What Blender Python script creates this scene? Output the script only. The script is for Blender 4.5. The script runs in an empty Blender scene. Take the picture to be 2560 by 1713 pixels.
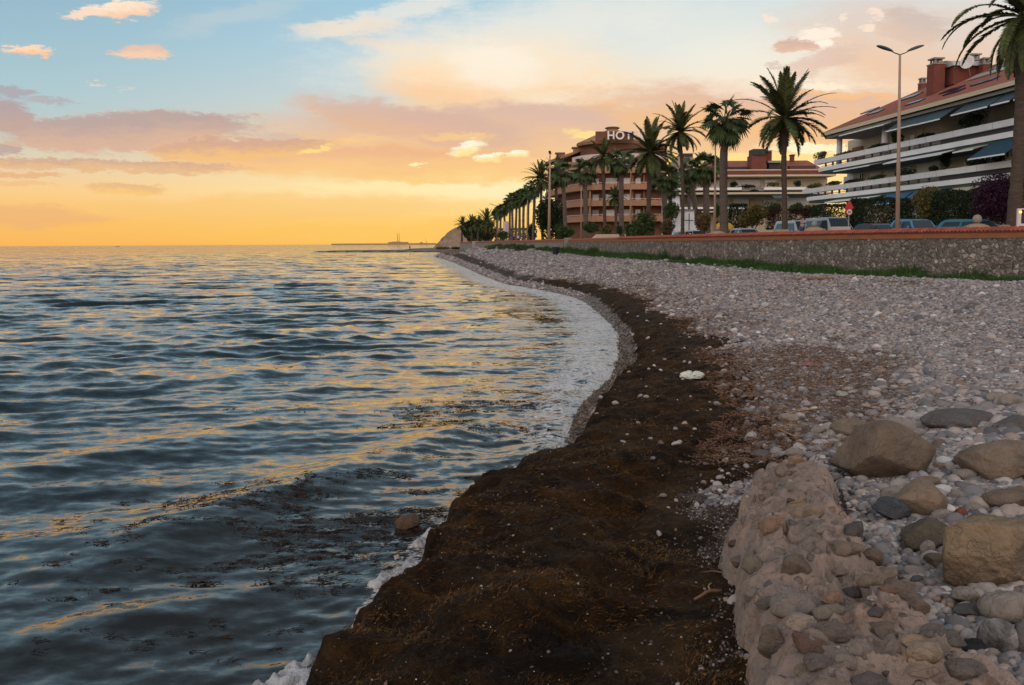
import bpy, bmesh, math, random
import numpy as np
from mathutils import Vector, Matrix, Euler
R = math.radians
SC = bpy.context.scene
COL = SC.collection
rng = np.random.default_rng(7)
random.seed(7)

# ------------------------------------------------------------------ camera
CAMZ = 2.6
FPX = 2489.0                                   # focal length in photo pixels (photo 2560 x 1713)
PITCH, ROLL = R(5.69), R(-0.31)
cd = bpy.data.cameras.new('camera'); cam = bpy.data.objects.new('camera', cd); COL.objects.link(cam)
cd.lens = 35.0; cd.sensor_width = 36.0; cd.clip_start = 0.05; cd.clip_end = 20000
cam.location = (0, 0, CAMZ)
CAMR = (Matrix.Rotation(math.pi/2 - PITCH, 3, 'X') @ Matrix.Rotation(ROLL, 3, 'Z'))
cam.rotation_euler = CAMR.to_euler()
SC.camera = cam
CR = np.array(CAMR)
def ray(u, v):
    d = CR @ np.array([(u-1280)/FPX, -(v-856.5)/FPX, -1.0])
    return d/np.linalg.norm(d)
def ground(u, v, z=0.0):
    d = ray(u, v); t = (z-CAMZ)/d[2]
    return np.array([d[0]*t, d[1]*t, z])
def at(u, v, Y):
    d = ray(u, v); t = Y/d[1]
    return np.array([d[0]*t, Y, CAMZ+d[2]*t])
def azel(u, v):
    d = ray(u, v)
    return math.degrees(math.atan2(d[0], d[1])), math.degrees(math.asin(d[2]))

# ------------------------------------------------------------------ exposure and sun
SC.view_settings.view_transform = 'Standard'; SC.view_settings.look = 'None'
SC.view_settings.exposure = 0.0; SC.view_settings.gamma = 1.0
SC.render.engine = 'CYCLES'
SUN_AZ, SUN_EL = 14.0, 5.5                      # behind the clouds over the hotel
sd = bpy.data.lights.new('sun', 'SUN'); sun = bpy.data.objects.new('sun', sd); COL.objects.link(sun)
sd.energy = 0.35; sd.angle = R(8); sd.color = (1.0, .66, .34)
sdir = Vector((math.sin(R(SUN_AZ))*math.cos(R(SUN_EL)), math.cos(R(SUN_AZ))*math.cos(R(SUN_EL)), math.sin(R(SUN_EL))))
sun.rotation_euler = sdir.to_track_quat('Z', 'Y').to_euler()

def lin(c):
    return tuple(((x/255)/12.92 if x/255 <= .04045 else (((x/255)+.055)/1.055)**2.4) for x in c)

# ------------------------------------------------------------------ node helper
class NT:
    def __init__(s, tree): s.t = tree; s.n = tree.nodes; s.l = tree.links
    def new(s, typ, **kw):
        n = s.n.new(typ)
        for k, v in kw.items(): setattr(n, k, v)
        return n
    def put(s, sock, v):
        if v is None: return
        if isinstance(v, bpy.types.NodeSocket): s.l.new(v, sock)
        else: sock.default_value = v
    def math(s, op, a, b=None, c=None, clamp=False):
        n = s.new('ShaderNodeMath', operation=op, use_clamp=clamp)
        s.put(n.inputs[0], a); s.put(n.inputs[1], b); s.put(n.inputs[2], c)
        return n.outputs[0]
    def vmath(s, op, a, b=None, out=0):
        n = s.new('ShaderNodeVectorMath', operation=op)
        s.put(n.inputs[0], a)
        if b is not None: s.put(n.inputs[1], b)
        return n.outputs['Value'] if op in ('LENGTH', 'DOT_PRODUCT') else n.outputs[0]
    def noise(s, vec, scale, detail=4, rough=.55, out='Fac', dist=0.0, dim='3D'):
        n = s.new('ShaderNodeTexNoise', noise_dimensions=dim)
        s.put(n.inputs['Vector'], vec); s.put(n.inputs['Scale'], scale); s.put(n.inputs['Detail'], float(detail))
        s.put(n.inputs['Roughness'], rough); s.put(n.inputs['Distortion'], dist)
        return n.outputs[0 if out == 'Fac' else 1]
    def mapr(s, v, a, b, c=0.0, d=1.0, smooth=False):
        n = s.new('ShaderNodeMapRange', interpolation_type='SMOOTHSTEP' if smooth else 'LINEAR')
        s.put(n.inputs[0], v); s.put(n.inputs[1], a); s.put(n.inputs[2], b); s.put(n.inputs[3], c); s.put(n.inputs[4], d)
        return n.outputs[0]
    def mix(s, f, a, b, mode='MIX'):
        n = s.new('ShaderNodeMix', data_type='RGBA', blend_type=mode)
        s.put(n.inputs['Factor'], f)
        for i, v in ((6, a), (7, b)):
            if isinstance(v, tuple) and len(v) == 3: v = (*v, 1)
            s.put(n.inputs[i], v)
        return n.outputs[2]
    def ramp(s, fac, stops, interp='LINEAR'):
        n = s.new('ShaderNodeValToRGB'); cr = n.color_ramp; cr.interpolation = interp
        while len(cr.elements) < len(stops): cr.elements.new(.5)
        for e, (p, c) in zip(cr.elements, sorted(stops, key=lambda q: q[0])):
            e.position = p; e.color = (*c, 1) if len(c) == 3 else c
        s.put(n.inputs[0], fac)
        return n.outputs[0]
    def mapping(s, vec, loc=(0, 0, 0), rot=(0, 0, 0), scale=(1, 1, 1), typ='POINT'):
        n = s.new('ShaderNodeMapping', vector_type=typ)
        s.put(n.inputs['Vector'], vec)
        n.inputs['Location'].default_value = loc; n.inputs['Rotation'].default_value = rot; n.inputs['Scale'].default_value = scale
        return n.outputs[0]

# ------------------------------------------------------------------ sky
world = bpy.data.worlds.new('World'); SC.world = world; world.use_nodes = True
w = NT(world.node_tree); w.n.clear()
tc = w.new('ShaderNodeTexCoord').outputs['Generated']
sx = w.new('ShaderNodeSeparateXYZ'); w.l.new(tc, sx.inputs[0])
AZ = w.math('MULTIPLY', w.math('ARCTAN2', sx.outputs[0], sx.outputs[1]), 180/math.pi)
EL = w.math('MULTIPLY', w.math('ARCSINE', sx.outputs[2]), 180/math.pi)
cmb = w.new('ShaderNodeCombineXYZ'); w.l.new(AZ, cmb.inputs[0]); w.l.new(EL, cmb.inputs[1])
P0 = cmb.outputs[0]
def skyramp(stops):      # (elevation in degrees, display colour)
    pos = w.mapr(EL, 0.0, 90.0)
    # finer near the horizon: square root spacing
    pos = w.math('SQRT', pos)
    return w.ramp(pos, [(math.sqrt(max(e, 0)/90.0), lin(c)) for e, c in stops])
up = [(17, (138, 166, 184)), (25, (114, 138, 154)), (38, (82, 102, 118)), (55, (54, 72, 90)), (90, (54, 72, 92))]
left = skyramp([(0, (252, 182, 88)), (1.2, (254, 194, 104)), (2.9, (253, 208, 142)), (4.3, (232, 212, 178)), (5.7, (196, 206, 198)), (7.5, (178, 204, 210)), (10.5, (160, 194, 208)), (13.7, (146, 182, 202))]+up)
cent = skyramp([(0, (255, 194, 88)), (1.4, (255, 208, 116)), (2.9, (255, 232, 172)), (4.2, (254, 226, 172)), (5.4, (248, 205, 160)), (8.0, (206, 216, 214)), (10.5, (180, 210, 224)), (13.7, (156, 200, 222))]+up)
rght = skyramp([(0, (255, 202, 110)), (2.5, (255, 216, 138)), (5.0, (254, 218, 166)), (6.5, (252, 222, 188)), (8.2, (242, 228, 208)), (10.5, (230, 232, 224)), (13.7, (198, 218, 226)), (17, (150, 186, 206))]+up[1:])
base = w.mix(w.mapr(AZ, -27, -4, smooth=True), left, cent)
base = w.mix(w.mapr(AZ, -4, 12, smooth=True), base, rght)
nz = w.new('ShaderNodeTexSky', sky_type='NISHITA', sun_disc=False)
nz.sun_elevation = R(SUN_EL); nz.sun_rotation = R(SUN_AZ); nz.dust_density = 3
base = w.mix(.02, base, w.vmath('SCALE', nz.outputs[0], None))
w.n[-1]  # (keep order)
for n_ in w.n:
    if n_.bl_idname == 'ShaderNodeVectorMath' and n_.operation == 'SCALE': n_.inputs['Scale'].default_value = .1
# domain warp
nv = w.mapping(P0, scale=(.32, .95, 1))
wn = w.noise(nv, .55, 7, .6, 'Color')
wn2 = w.noise(nv, 2.4, 5, .62, 'Color')
def off(nc, ax, ay):
    v = w.vmath('SUBTRACT', nc, (.5, .5, .5)); return w.vmath('MULTIPLY', v, (ax, ay, 0))
PW = w.vmath('ADD', w.vmath('ADD', P0, off(wn, 4.6, 1.9)), off(wn2, 1.5, .75))
wn3 = w.noise(nv, 7.0, 5, .65, 'Color')
PS = w.vmath('ADD', w.vmath('ADD', w.vmath('ADD', P0, off(wn, 1.7, .75)), off(wn2, 1.9, .95)), off(wn3, .8, .45))
grain = w.math('ADD', w.math('MULTIPLY', w.noise(nv, 1.3, 9, .66), .65), w.math('MULTIPLY', w.noise(nv, 5.5, 7, .7, dist=.8), .35))
DEG = 1/0.0232
cur = base
def cloud(u, v, ru, rv, rot=0, soft=.5, op=1.0, top=(230, 190, 160), bot=None, warp=0, grainy=0.0, edge=None):
    global cur
    a, e = azel(u, v)
    m = w.mapping(PW if warp == 0 else PS, loc=(a, e, 0), rot=(0, 0, R(-rot)), scale=(ru/DEG, rv/DEG, 1), typ='TEXTURE')
    ln = w.vmath('LENGTH', m)
    if grainy: ln = w.math('ADD', ln, w.math('MULTIPLY', w.math('SUBTRACT', grain, .5), grainy))
    k = w.mapr(ln, 1+soft*.5, 1-soft*.5, 0, op, smooth=True)
    if bot:
        s_ = w.new('ShaderNodeSeparateXYZ'); w.l.new(m, s_.inputs[0])
        g = w.math('ADD', s_.outputs[1], w.math('MULTIPLY', w.math('SUBTRACT', grain, .5), 1.6))
        c = w.mix(w.mapr(g, -.7, .7, smooth=True), lin(bot), lin(top))
    else: c = lin(top)
    if edge:
        rim = w.mapr(k, .0, .8*op, 1, 0, smooth=True)
        c = w.mix(w.math('MULTIPLY', rim, .8), c, lin(edge))
    cur = w.mix(k, cur, c)
# long broad veils, low over the sea
cloud(700, 520, 470, 26, 0, .9, .55, (250, 198, 118))
cloud(60, 535, 190, 22, 2, .8, .6, (236, 178, 124))
cloud(1080, 575, 500, 18, 0, 1.2, .4, (252, 196, 92))
# cirrus and cream cloud in the middle
cloud(1290, 95, 390, 75, -9, 1.3, .75, (240, 237, 226), grainy=1.3)
cloud(1010, 30, 240, 22, -14, 1.0, .75, (238, 234, 224), grainy=.9, warp=1)
cloud(870, 68, 115, 18, -3, .9, .8, (240, 226, 208), grainy=.8, warp=1)
cloud(960, 112, 110, 12, 6, .9, .6, (238, 222, 206), grainy=.8, warp=1)
cloud(600, 45, 160, 18, -14, 1.3, .35, (210, 215, 212), grainy=.9)
cloud(1290, 205, 320, 100, 4, .9, .95, (252, 233, 206), (255, 212, 158), grainy=.5)
cloud(1100, 215, 150, 44, 8, .9, .8, (255, 226, 190), (252, 208, 164), grainy=.9)
cloud(1240, 165, 110, 50, 10, .9, .7, (255, 244, 226), warp=1, grainy=1.2)
cloud(1520, 258, 260, 34, 0, .9, .8, (250, 232, 205), grainy=.5)
# the wide mauve bank behind the palms
cloud(1440, 332, 700, 64, 1, .5, .94, (220, 186, 168), (244, 198, 148), grainy=.8)
cloud(2080, 300, 560, 72, 6, .6, .95, (228, 188, 162), (248, 196, 138), grainy=.8)
cloud(1040, 305, 280, 40, 9, .5, .85, (218, 182, 164), (230, 186, 154), grainy=.8)
cloud(900, 400, 420, 36, 0, .7, .75, (238, 180, 134), (252, 196, 124), grainy=.3)
cloud(1250, 432, 430, 24, -1, .6, .8, (250, 200, 138), (252, 206, 128), grainy=.2)
cloud(1050, 470, 260, 12, 0, .8, .6, (255, 236, 176))
cloud(1330, 480, 240, 24, 2, 1.0, .6, (255, 240, 190))
# big mauve cloud on the left
cloud(330, 330, 270, 46, -4, .35, 1, (190, 168, 162), (220, 182, 156), grainy=1.1, edge=(226, 190, 166), warp=1)
cloud(620, 370, 230, 24, -4, .4, .95, (216, 172, 146), (246, 196, 128), grainy=.9, edge=(255, 208, 138), warp=1)
cloud(15, 285, 56, 36, 0, .4, .95, (184, 164, 164), (198, 168, 154), grainy=.9, warp=1)
cloud(30, 225, 48, 10, 0, .5, .8, (176, 166, 170), warp=1)
cloud(125, 247, 55, 7, 0, .6, .7, (184, 172, 174), warp=1)
cloud(15, 372, 32, 11, 0, .5, .8, (188, 162, 156), warp=1)
cloud(230, 412, 330, 14, 0, .5, .85, (212, 170, 144), (232, 186, 138), grainy=.8, warp=1)
cloud(60, 438, 75, 6, 0, .6, .8, (234, 180, 132), warp=1)
cloud(320, 472, 90, 14, 0, .5, .8, (230, 184, 132), (250, 200, 120), warp=1)
cloud(55, 462, 60, 6, 0, .7, .5, (240, 186, 128), warp=1)
cloud(700, 338, 50, 9, 0, .8, .4, (205, 175, 165), warp=1)
# small bright ones
cloud(300, 30, 82, 15, -9, .6, 1, (255, 232, 208), (250, 208, 176), warp=1, grainy=1.7)
cloud(210, 40, 52, 9, -8, .6, .95, (252, 222, 198), warp=1, grainy=1.4)
cloud(360, 132, 60, 18, -4, .5, 1, (226, 194, 178), (248, 208, 176), warp=1, grainy=1.3)
cloud(72, 130, 48, 10, -6, .5, 1, (255, 220, 186), (248, 200, 160), warp=1, grainy=1.3)
cloud(235, 211, 18, 5, 0, .6, .8, (232, 214, 196), warp=1)
cloud(305, 221, 14, 4, 0, .6, .5, (222, 212, 200), warp=1)
cloud(1172, 368, 38, 17, -20, .7, 1, (255, 250, 224), (255, 226, 150), warp=1, grainy=1.7)
cloud(1222, 393, 36, 12, -10, .6, 1, (255, 252, 226), (255, 224, 150), warp=1, grainy=1.7)
cloud(1290, 385, 38, 11, -4, .6, 1, (255, 250, 218), (255, 222, 150), warp=1, grainy=1.7)
cloud(790, 370, 42, 9, -14, .6, .95, (255, 220, 140), warp=1, grainy=1.3)
cloud(1045, 412, 20, 4, -8, .6, .95, (255, 240, 186), warp=1)
cloud(900, 346, 80, 9, -4, .9, .6, (254, 206, 140), warp=1, grainy=1.1)
cloud(1150, 340, 80, 9, 0, .9, .6, (255, 212, 140), warp=1, grainy=1.1)
cloud(1500, 338, 70, 9, 3, .7, .95, (255, 226, 150), warp=1, grainy=1.1)
# right: mauve and peach puffs
cloud(2330, 120, 300, 95, 12, .9, .8, (226, 206, 194), (240, 196, 160), grainy=.8)
cloud(2290, 70, 75, 32, 18, .7, .8, (208, 190, 180), (226, 196, 176), warp=1, grainy=1.7)
cloud(2060, 150, 85, 24, -14, .7, .7, (226, 194, 176), warp=1, grainy=1.7)
cloud(1992, 114, 50, 15, 4, .5, .9, (214, 178, 160), (230, 190, 164), warp=1, grainy=1.1)
cloud(2042, 82, 44, 15, -8, .7, 1, (255, 240, 222), warp=1, grainy=1.7)
cloud(2055, 110, 22, 11, 0, .7, 1, (255, 244, 226), warp=1, grainy=.8)
cloud(1940, 165, 22, 7, 25, .6, .7, (218, 196, 182), warp=1)
cloud(1932, 42, 22, 7, 15, .7, .9, (250, 232, 214), warp=1, grainy=1.1)
cloud(2115, 42, 13, 6, -30, .7, .8, (252, 232, 214), warp=1)
cloud(2170, 68, 18, 7, 5, .7, .9, (254, 230, 206), warp=1)
cloud(2195, 36, 18, 6, 10, .7, .9, (250, 226, 206), warp=1)
cloud(2062, 217, 62, 8, 3, .7, 1, (255, 238, 212), warp=1, grainy=.9)
cloud(1850, 222, 80, 16, 2, .9, .7, (250, 228, 204), warp=1)
cloud(2120, 240, 120, 8, 6, .9, .8, (252, 196, 134), warp=1)
cloud(2030, 370, 92, 10, 5, .6, 1, (255, 246, 205), warp=1, grainy=.9)
cloud(1900, 396, 260, 10, 0, .9, .9, (255, 226, 140), warp=1)
cloud(1672, 405, 42, 13, -20, .8, 1, (255, 232, 120), warp=1)
# below the horizon and behind the photographer
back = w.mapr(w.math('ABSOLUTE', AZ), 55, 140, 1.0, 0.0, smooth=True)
bk = skyramp([(0, (214, 192, 182)), (10, (224, 202, 190)), (30, (206, 194, 188)), (55, (172, 170, 174)), (90, (128, 144, 164))])  # unseen back sky, made warm and bright to light the foreground
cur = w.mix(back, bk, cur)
cur = w.mix(w.mapr(EL, -.4, -.05), (.05, .07, .08), cur)
bg = w.new('ShaderNodeBackground'); w.l.new(cur, bg.inputs[0]); w.l.new(w.mapr(w.math('ABSOLUTE', AZ), 38, 90, 1.0, 2.35, smooth=True), bg.inputs[1])  # strength raised outside the view as added fill light
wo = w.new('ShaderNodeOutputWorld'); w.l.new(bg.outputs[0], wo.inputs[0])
world.cycles.sampling_method = 'MANUAL'; world.cycles.sample_map_resolution = 512

# ------------------------------------------------------------------ object bookkeeping
def tag(o, label=None, cat=None, group=None, kind=None):
    if label: o['label'] = label
    if cat: o['category'] = cat
    if group: o['group'] = group
    if kind: o['kind'] = kind
    return o
def empty(name, loc=(0, 0, 0), rz=0.0):
    o = bpy.data.objects.new(name, None); COL.objects.link(o)
    o.location = loc; o.rotation_euler = (0, 0, rz); o.empty_display_size = .3
    return o
def thing(name, label, cat, loc=(0, 0, 0), rz=0.0, group=None):
    return tag(empty(name, loc, rz), label, cat, group)
def link(name, me, parent=None, mat=None):
    o = bpy.data.objects.new(name, me); COL.objects.link(o)
    if parent is not None: o.parent = parent
    if mat is not None and not me.materials:
        for m in (mat if isinstance(mat, (list, tuple)) else [mat]): me.materials.append(m)
    return o
def npmesh(name, V, F, smooth=True):
    """V (n,3); F (m,3) or (m,4) index array, or list of such arrays"""
    me = bpy.data.meshes.new(name)
    Fs = F if isinstance(F, list) else [F]
    Fs = [np.asarray(f, dtype=np.int32) for f in Fs if len(f)]
    V = np.asarray(V, dtype=np.float32)
    me.vertices.add(len(V)); me.vertices.foreach_set('co', V.ravel())
    nl = sum(f.size for f in Fs); npoly = sum(len(f) for f in Fs)
    me.loops.add(nl); me.polygons.add(npoly)
    me.loops.foreach_set('vertex_index', np.concatenate([f.ravel() for f in Fs]))
    tot = np.concatenate([np.full(len(f), f.shape[1], np.int32) for f in Fs])
    st = np.concatenate([[0], np.cumsum(tot)[:-1]]).astype(np.int32)
    me.polygons.foreach_set('loop_start', st)
    me.polygons.foreach_set('loop_total', tot)
    me.polygons.foreach_set('use_smooth', np.full(npoly, smooth, bool))
    me.update(calc_edges=True)
    return me
def attr(me, name, vals):
    a = me.attributes.new(name, 'FLOAT', 'POINT'); a.data.foreach_set('value', np.asarray(vals, np.float32).ravel())
def gridfaces(nr, nc):
    i = np.arange(nr-1)[:, None]*nc + np.arange(nc-1)[None, :]
    return np.stack([i, i+1, i+nc+1, i+nc], -1).reshape(-1, 4)

# ------------------------------------------------------------------ numpy noise
def _h(ix, iy, iz, seed):
    h = (ix.astype(np.uint32)*np.uint32(374761393) + iy.astype(np.uint32)*np.uint32(668265263)
         + iz.astype(np.uint32)*np.uint32(2147483647) + np.uint32(seed)*np.uint32(1274126177))
    h = (h ^ (h >> np.uint32(13)))*np.uint32(1274126177); h = h ^ (h >> np.uint32(16)); h = h*np.uint32(2246822519); h = h ^ (h >> np.uint32(15))
    return h.astype(np.float64)/4294967295.0
def vnoise(p, seed=0):
    old = np.seterr(over='ignore')
    p = np.asarray(p, float); i = np.floor(p).astype(np.int64); f = p-i; f = f*f*(3-2*f)
    r = 0
    for dx in (0, 1):
        for dy in (0, 1):
            for dz in (0, 1):
                wt = (f[..., 0] if dx else 1-f[..., 0])*(f[..., 1] if dy else 1-f[..., 1])*(f[..., 2] if dz else 1-f[..., 2])
                r = r + wt*_h(i[..., 0]+dx, i[..., 1]+dy, i[..., 2]+dz, seed)
    np.seterr(**old)
    return r*2-1
def fbm(p, o=4, seed=0, gain=.5, lac=2.03):
    p = np.asarray(p, float); a = 1; s = 0; t = 0
    for k in range(o):
        s = s+a*vnoise(p+k*17.3, seed+k); t += a; a *= gain; p = p*lac
    return s/t
def fb2(x, y, sc, o=4, seed=0, gain=.5):
    return fbm(np.stack([x*sc, y*sc, np.zeros_like(x)+seed*.37], -1), o, seed, gain)
def sm(x, a, b):
    t = np.clip((x-a)/(b-a), 0, 1); return t*t*(3-2*t)

# ------------------------------------------------------------------ materials
_M = {}
def pm(name, c1, c2=None, rough=.8, scale=3.0, bump=0.0, bscale=None, spec=.3, metal=0.0, isl=0.0, lo=.35, hi=.65, detail=6, stretch=(1, 1, 1), coat=0.0, emis=None, estr=0.0, world_space=False):
    """principled material: two base colours mixed by noise, island variation, bump"""
    if name in _M: return _M[name]
    m = bpy.data.materials.new(name); m.use_nodes = True; t = NT(m.node_tree)
    b = t.n['Principled BSDF']
    if world_space: tcv = t.new('ShaderNodeNewGeometry').outputs['Position']
    else: tcv = t.new('ShaderNodeTexCoord').outputs['Object']
    tcv = t.mapping(tcv, scale=stretch)
    c = (*c1, 1)
    if c2 is not None:
        c = t.mix(t.mapr(t.noise(tcv, scale, detail, .6), lo, hi), c1, c2)
    if isl:
        ri = t.new('ShaderNodeNewGeometry').outputs['Random Per Island']
        k = t.mapr(ri, 0, 1, 1-isl, 1+isl)
        hsv = t.new('ShaderNodeHueSaturation'); t.put(hsv.inputs['Color'], c); t.put(hsv.inputs['Value'], k)
        c = hsv.outputs[0]
    t.put(b.inputs['Base Color'], c)
    b.inputs['Roughness'].default_value = rough; b.inputs['Metallic'].default_value = metal
    b.inputs['Specular IOR Level'].default_value = spec; b.inputs['Coat Weight'].default_value = coat
    if emis: b.inputs['Emission Color'].default_value = (*emis, 1); b.inputs['Emission Strength'].default_value = estr
    if bump:
        bn = t.new('ShaderNodeBump'); bn.inputs['Strength'].default_value = 1.0; bn.inputs['Distance'].default_value = bump
        t.put(bn.inputs['Height'], t.noise(tcv, bscale or scale*4, 5, .6)); t.l.new(bn.outputs[0], b.inputs['Normal'])
    _M[name] = m
    return m
# ------------------------------------------------------------------ shoreline and terrain
SH = [(-6, -8), (-4.2, -2), (-3.0, 1.5), (-1.95, 4.0)]
for u, v in ((738, 1713), (800, 1625), (862, 1555), (960, 1498), (1062, 1435), (1078, 1330), (1185, 1215), (1320, 1140), (1410, 1090)):
    SH.append(tuple(ground(u, v, .46)[:2]-np.array([.10, 0])))
for u, v in ( (1442, 1027), (1530, 935), (1541, 863), (1530, 820), (1442, 748), (1330, 722), (1246, 705), (1160, 668), (1118, 650)):
    SH.append(tuple(ground(u, v, 0.0)[:2]))
SH += [(-16.5, 215), (-15, 255), (-13, 285), (-22, 305), (-36, 322), (-56, 338), (-70, 350), (-62, 362), (-50, 375), (-46, 420), (-52, 520), (-40, 640), (10, 900), (400, 1500)]
SH = np.array(SH)
def catmull(P, n=8):
    P = np.asarray(P, float); Q = np.vstack([2*P[0]-P[1], P, 2*P[-1]-P[-2]]); out = []
    for i in range(1, len(Q)-2):
        for k in range(n):
            t = k/n
            out.append(.5*((2*Q[i])+(-Q[i-1]+Q[i+1])*t+(2*Q[i-1]-5*Q[i]+4*Q[i+1]-Q[i+2])*t*t+(-Q[i-1]+3*Q[i]-3*Q[i+1]+Q[i+2])*t**3))
    out.append(Q[-2]); return np.array(out)
SHS = catmull(SH, 5)
# lobes of the bank along the near shore
POLY = np.vstack([SHS, [(900, 1500), (900, -300), (-6, -300)]])
def sdf(x, y):
    x = np.asarray(x, float).ravel(); y = np.asarray(y, float).ravel()
    A = SHS[:-1]; B = SHS[1:]; best = np.full(len(x), 1e9)
    for a, b in zip(A, B):
        dx, dy = b-a; L = dx*dx+dy*dy+1e-12
        t = np.clip(((x-a[0])*dx+(y-a[1])*dy)/L, 0, 1)
        d = (x-a[0]-t*dx)**2+(y-a[1]-t*dy)**2
        best = np.minimum(best, d)
    ins = np.zeros(len(x), bool)
    n = len(POLY)
    for i in range(n):
        x1, y1 = POLY[i]; x2, y2 = POLY[(i+1) % n]
        c = ((y1 > y) != (y2 > y))
        if not c.any() or y1 == y2: continue
        xi = (x2-x1)*(y-y1)/(y2-y1)+x1
        ins ^= (c & (x < xi))
    return np.where(ins, 1, -1)*np.sqrt(best)
def hland(x, y, d=None, fine=True):
    x = np.asarray(x, float); y = np.asarray(y, float)
    if d is None: d = sdf(x, y).reshape(x.shape)
    dp = np.maximum(d, 0)
    z = .82*(1-np.exp(-dp/1.9)) + .28*sm(d, 3, 12)
    near = 1-sm(y, 25, 60)
    z = z + near*.06*fb2(x, y, .35, 3, 5)*sm(d, .5, 3) + .03*fb2(x, y, 1.1, 3, 9)*sm(d, .3, 2)
    # far storm berm stands a little higher, the mound before the cove
    z = z + .55*np.exp(-((x+3)/16)**2-((y-175)/60)**2)*sm(d, 1, 9)
    wx_ = np.interp(y, [14, 25, 34, 41.5, 48, 57.5, 70, 86], [34, 29, 25.2, 21.6, 19.0, 16.8, 14.6, 12.3])
    z = z-.40*sm(x, wx_-6.5, wx_-1.0)*(1-sm(y, 40, 76))*(d > 0)
    spit = sm(y, 285, 310)
    z = z*(1-spit*.55)
    z = np.where(d < 0, np.maximum(-2.0, d*.16), z)
    return z
# seaweed bank: start and end distance from the waterline, thickness
def band(x, y, d):
    n1 = fb2(x, y, .9, 4, 21); n2 = fb2(x, y, 3.1, 3, 33); n3 = fb2(x, y, .28, 2, 3)
    s0 = np.interp(y, [0, 9.5, 11.5, 15, 20, 30, 50, 120, 250], [0.0, 0.0, .22, .40, .42, .30, .5, .9, 1.5]) + .15*n2+.20*fb2(x, y, 1.35, 2, 36)*(1-sm(y, 10, 16))+.07*fb2(x, y, 6.5, 3, 35)
    s1 = np.interp(y, [0, 4, 6.5, 10, 14, 20, 30, 50, 80, 140, 250], [2.75, 2.75, 2.5, 2.9, 2.9, 2.5, 1.9, 1.9, 2.2, 3.5, 6])
    s1 = s1 + .75*n1*np.interp(y, [5, 20], [.5, 1]) + .3*n2 + .4*n3
    k0 = np.interp(y, [0, 10, 20, 60], [.17, .20, .24, .5])
    top = np.interp(y, [0, 8, 12, 18, 30, 60, 120], [.40, .40, .36, .30, .22, .16, .2])
    rise = sm(d, s0-.05, s0+k0)
    fade = 1-sm(d, s0+(s1-s0)*.42, s1)
    return s0, s1, top*rise*fade, rise*fade
# grid of the beach
def polar(th, r):
    T, RR = np.meshgrid(th, r); return RR*np.sin(T), RR*np.cos(T)
th = R(1)*np.concatenate([np.linspace(-85, -36, 20)[:-1], np.linspace(-36, 36, 520), np.linspace(36, 85, 20)[1:]])
r = np.concatenate([np.geomspace(1.2, 60, 560)[:-1], np.geomspace(60, 700, 140)])
X, Y = polar(th, r); D = sdf(X, Y).reshape(X.shape); Z = hland(X, Y, D)
# roughen where pebbles are too small to model one by one
Z += np.where(D > .2, .02*fb2(X, Y, 6, 3, 41), 0)*(1-sm(np.hypot(X, Y), 60, 120))
keep = (D > -6)
V = np.stack([X, Y, Z], -1).reshape(-1, 3)
F = gridfaces(*X.shape); F = F[keep.reshape(-1)[F].all(1)]
F = F[(V[F][:, :, 0] < 60).all(1)]
me = npmesh('beach', V, F)
s0, s1, tk, mk = band(X, Y, D)
attr(me, 'weed', mk*sm(Y, 25, 40)); attr(me, 'shore', D); attr(me, 'fine', (1-sm(np.hypot(X, Y), 8, 16))*(1-sm(D-s1, .8, 2.2)))
m = bpy.data.materials.new('beach_pebble_ground'); m.use_nodes = True; t = NT(m.node_tree); b = t.n['Principled BSDF']
pos = t.new('ShaderNodeNewGeometry').outputs['Position']
vo = t.new('ShaderNodeTexVoronoi'); t.put(vo.inputs['Vector'], pos); vo.inputs['Scale'].default_value = 11
vo2 = t.new('ShaderNodeTexVoronoi'); t.put(vo2.inputs['Vector'], pos); vo2.inputs['Scale'].default_value = 4.2
hs = t.new('ShaderNodeSeparateColor'); t.l.new(vo.outputs['Color'], hs.inputs[0])
stone = t.ramp(hs.outputs[0], [(0, (.09, .08, .075)), (.3, (.20, .175, .165)), (.55, (.30, .26, .24)), (.8, (.40, .34, .31)), (1, (.54, .47, .42))])
hs2 = t.new('ShaderNodeSeparateColor'); t.l.new(vo2.outputs['Color'], hs2.inputs[0])
stone = t.mix(.45, stone, t.ramp(hs2.outputs[1], [(0, (.12, .10, .10)), (1, (.42, .36, .33))]))
crack = t.mapr(vo.outputs['Distance'], .25, .75, 1.0, .45)
stone = t.mix(1.0, stone, crack, 'MULTIPLY')
big = t.noise(pos, .45, 5, .6)
stone = t.mix(t.mapr(big, .55, .72), stone, (.10, .065, .05))
aw = t.new('ShaderNodeAttribute', attribute_name='weed').outputs['Fac']
stone = t.mix(t.mapr(t.math('MULTIPLY', aw, t.mapr(t.noise(pos, 1.5, 5, .6), .3, .6)), .1, .5), stone, (.035, .020, .012))
ash = t.new('ShaderNodeAttribute', attribute_name='shore').outputs['Fac']
wet = t.mapr(ash, .1, .8, 1, 0)
stone = t.mix(t.math('MULTIPLY', wet, .75), stone, (.07, .055, .045))
afi = t.new('ShaderNodeAttribute', attribute_name='fine').outputs['Fac']
gr_ = t.ramp(t.noise(pos, 60, 5, .7), [(.35, (.018, .012, .009)), (.5, (.055, .040, .032)), (.65, (.13, .10, .085))])
stone = t.mix(t.mapr(afi, .1, .5), stone, gr_)
t.l.new(stone, b.inputs['Base Color']); t.put(b.inputs['Roughness'], t.mapr(wet, 0, 1, .85, .35)); b.inputs['Specular IOR Level'].default_value = .25
bn = t.new('ShaderNodeBump'); bn.inputs['Distance'].default_value = .04
t.put(bn.inputs['Height'], t.math('SUBTRACT', 1.0, vo.outputs['Distance'])); t.l.new(bn.outputs[0], b.inputs['Normal'])
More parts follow.
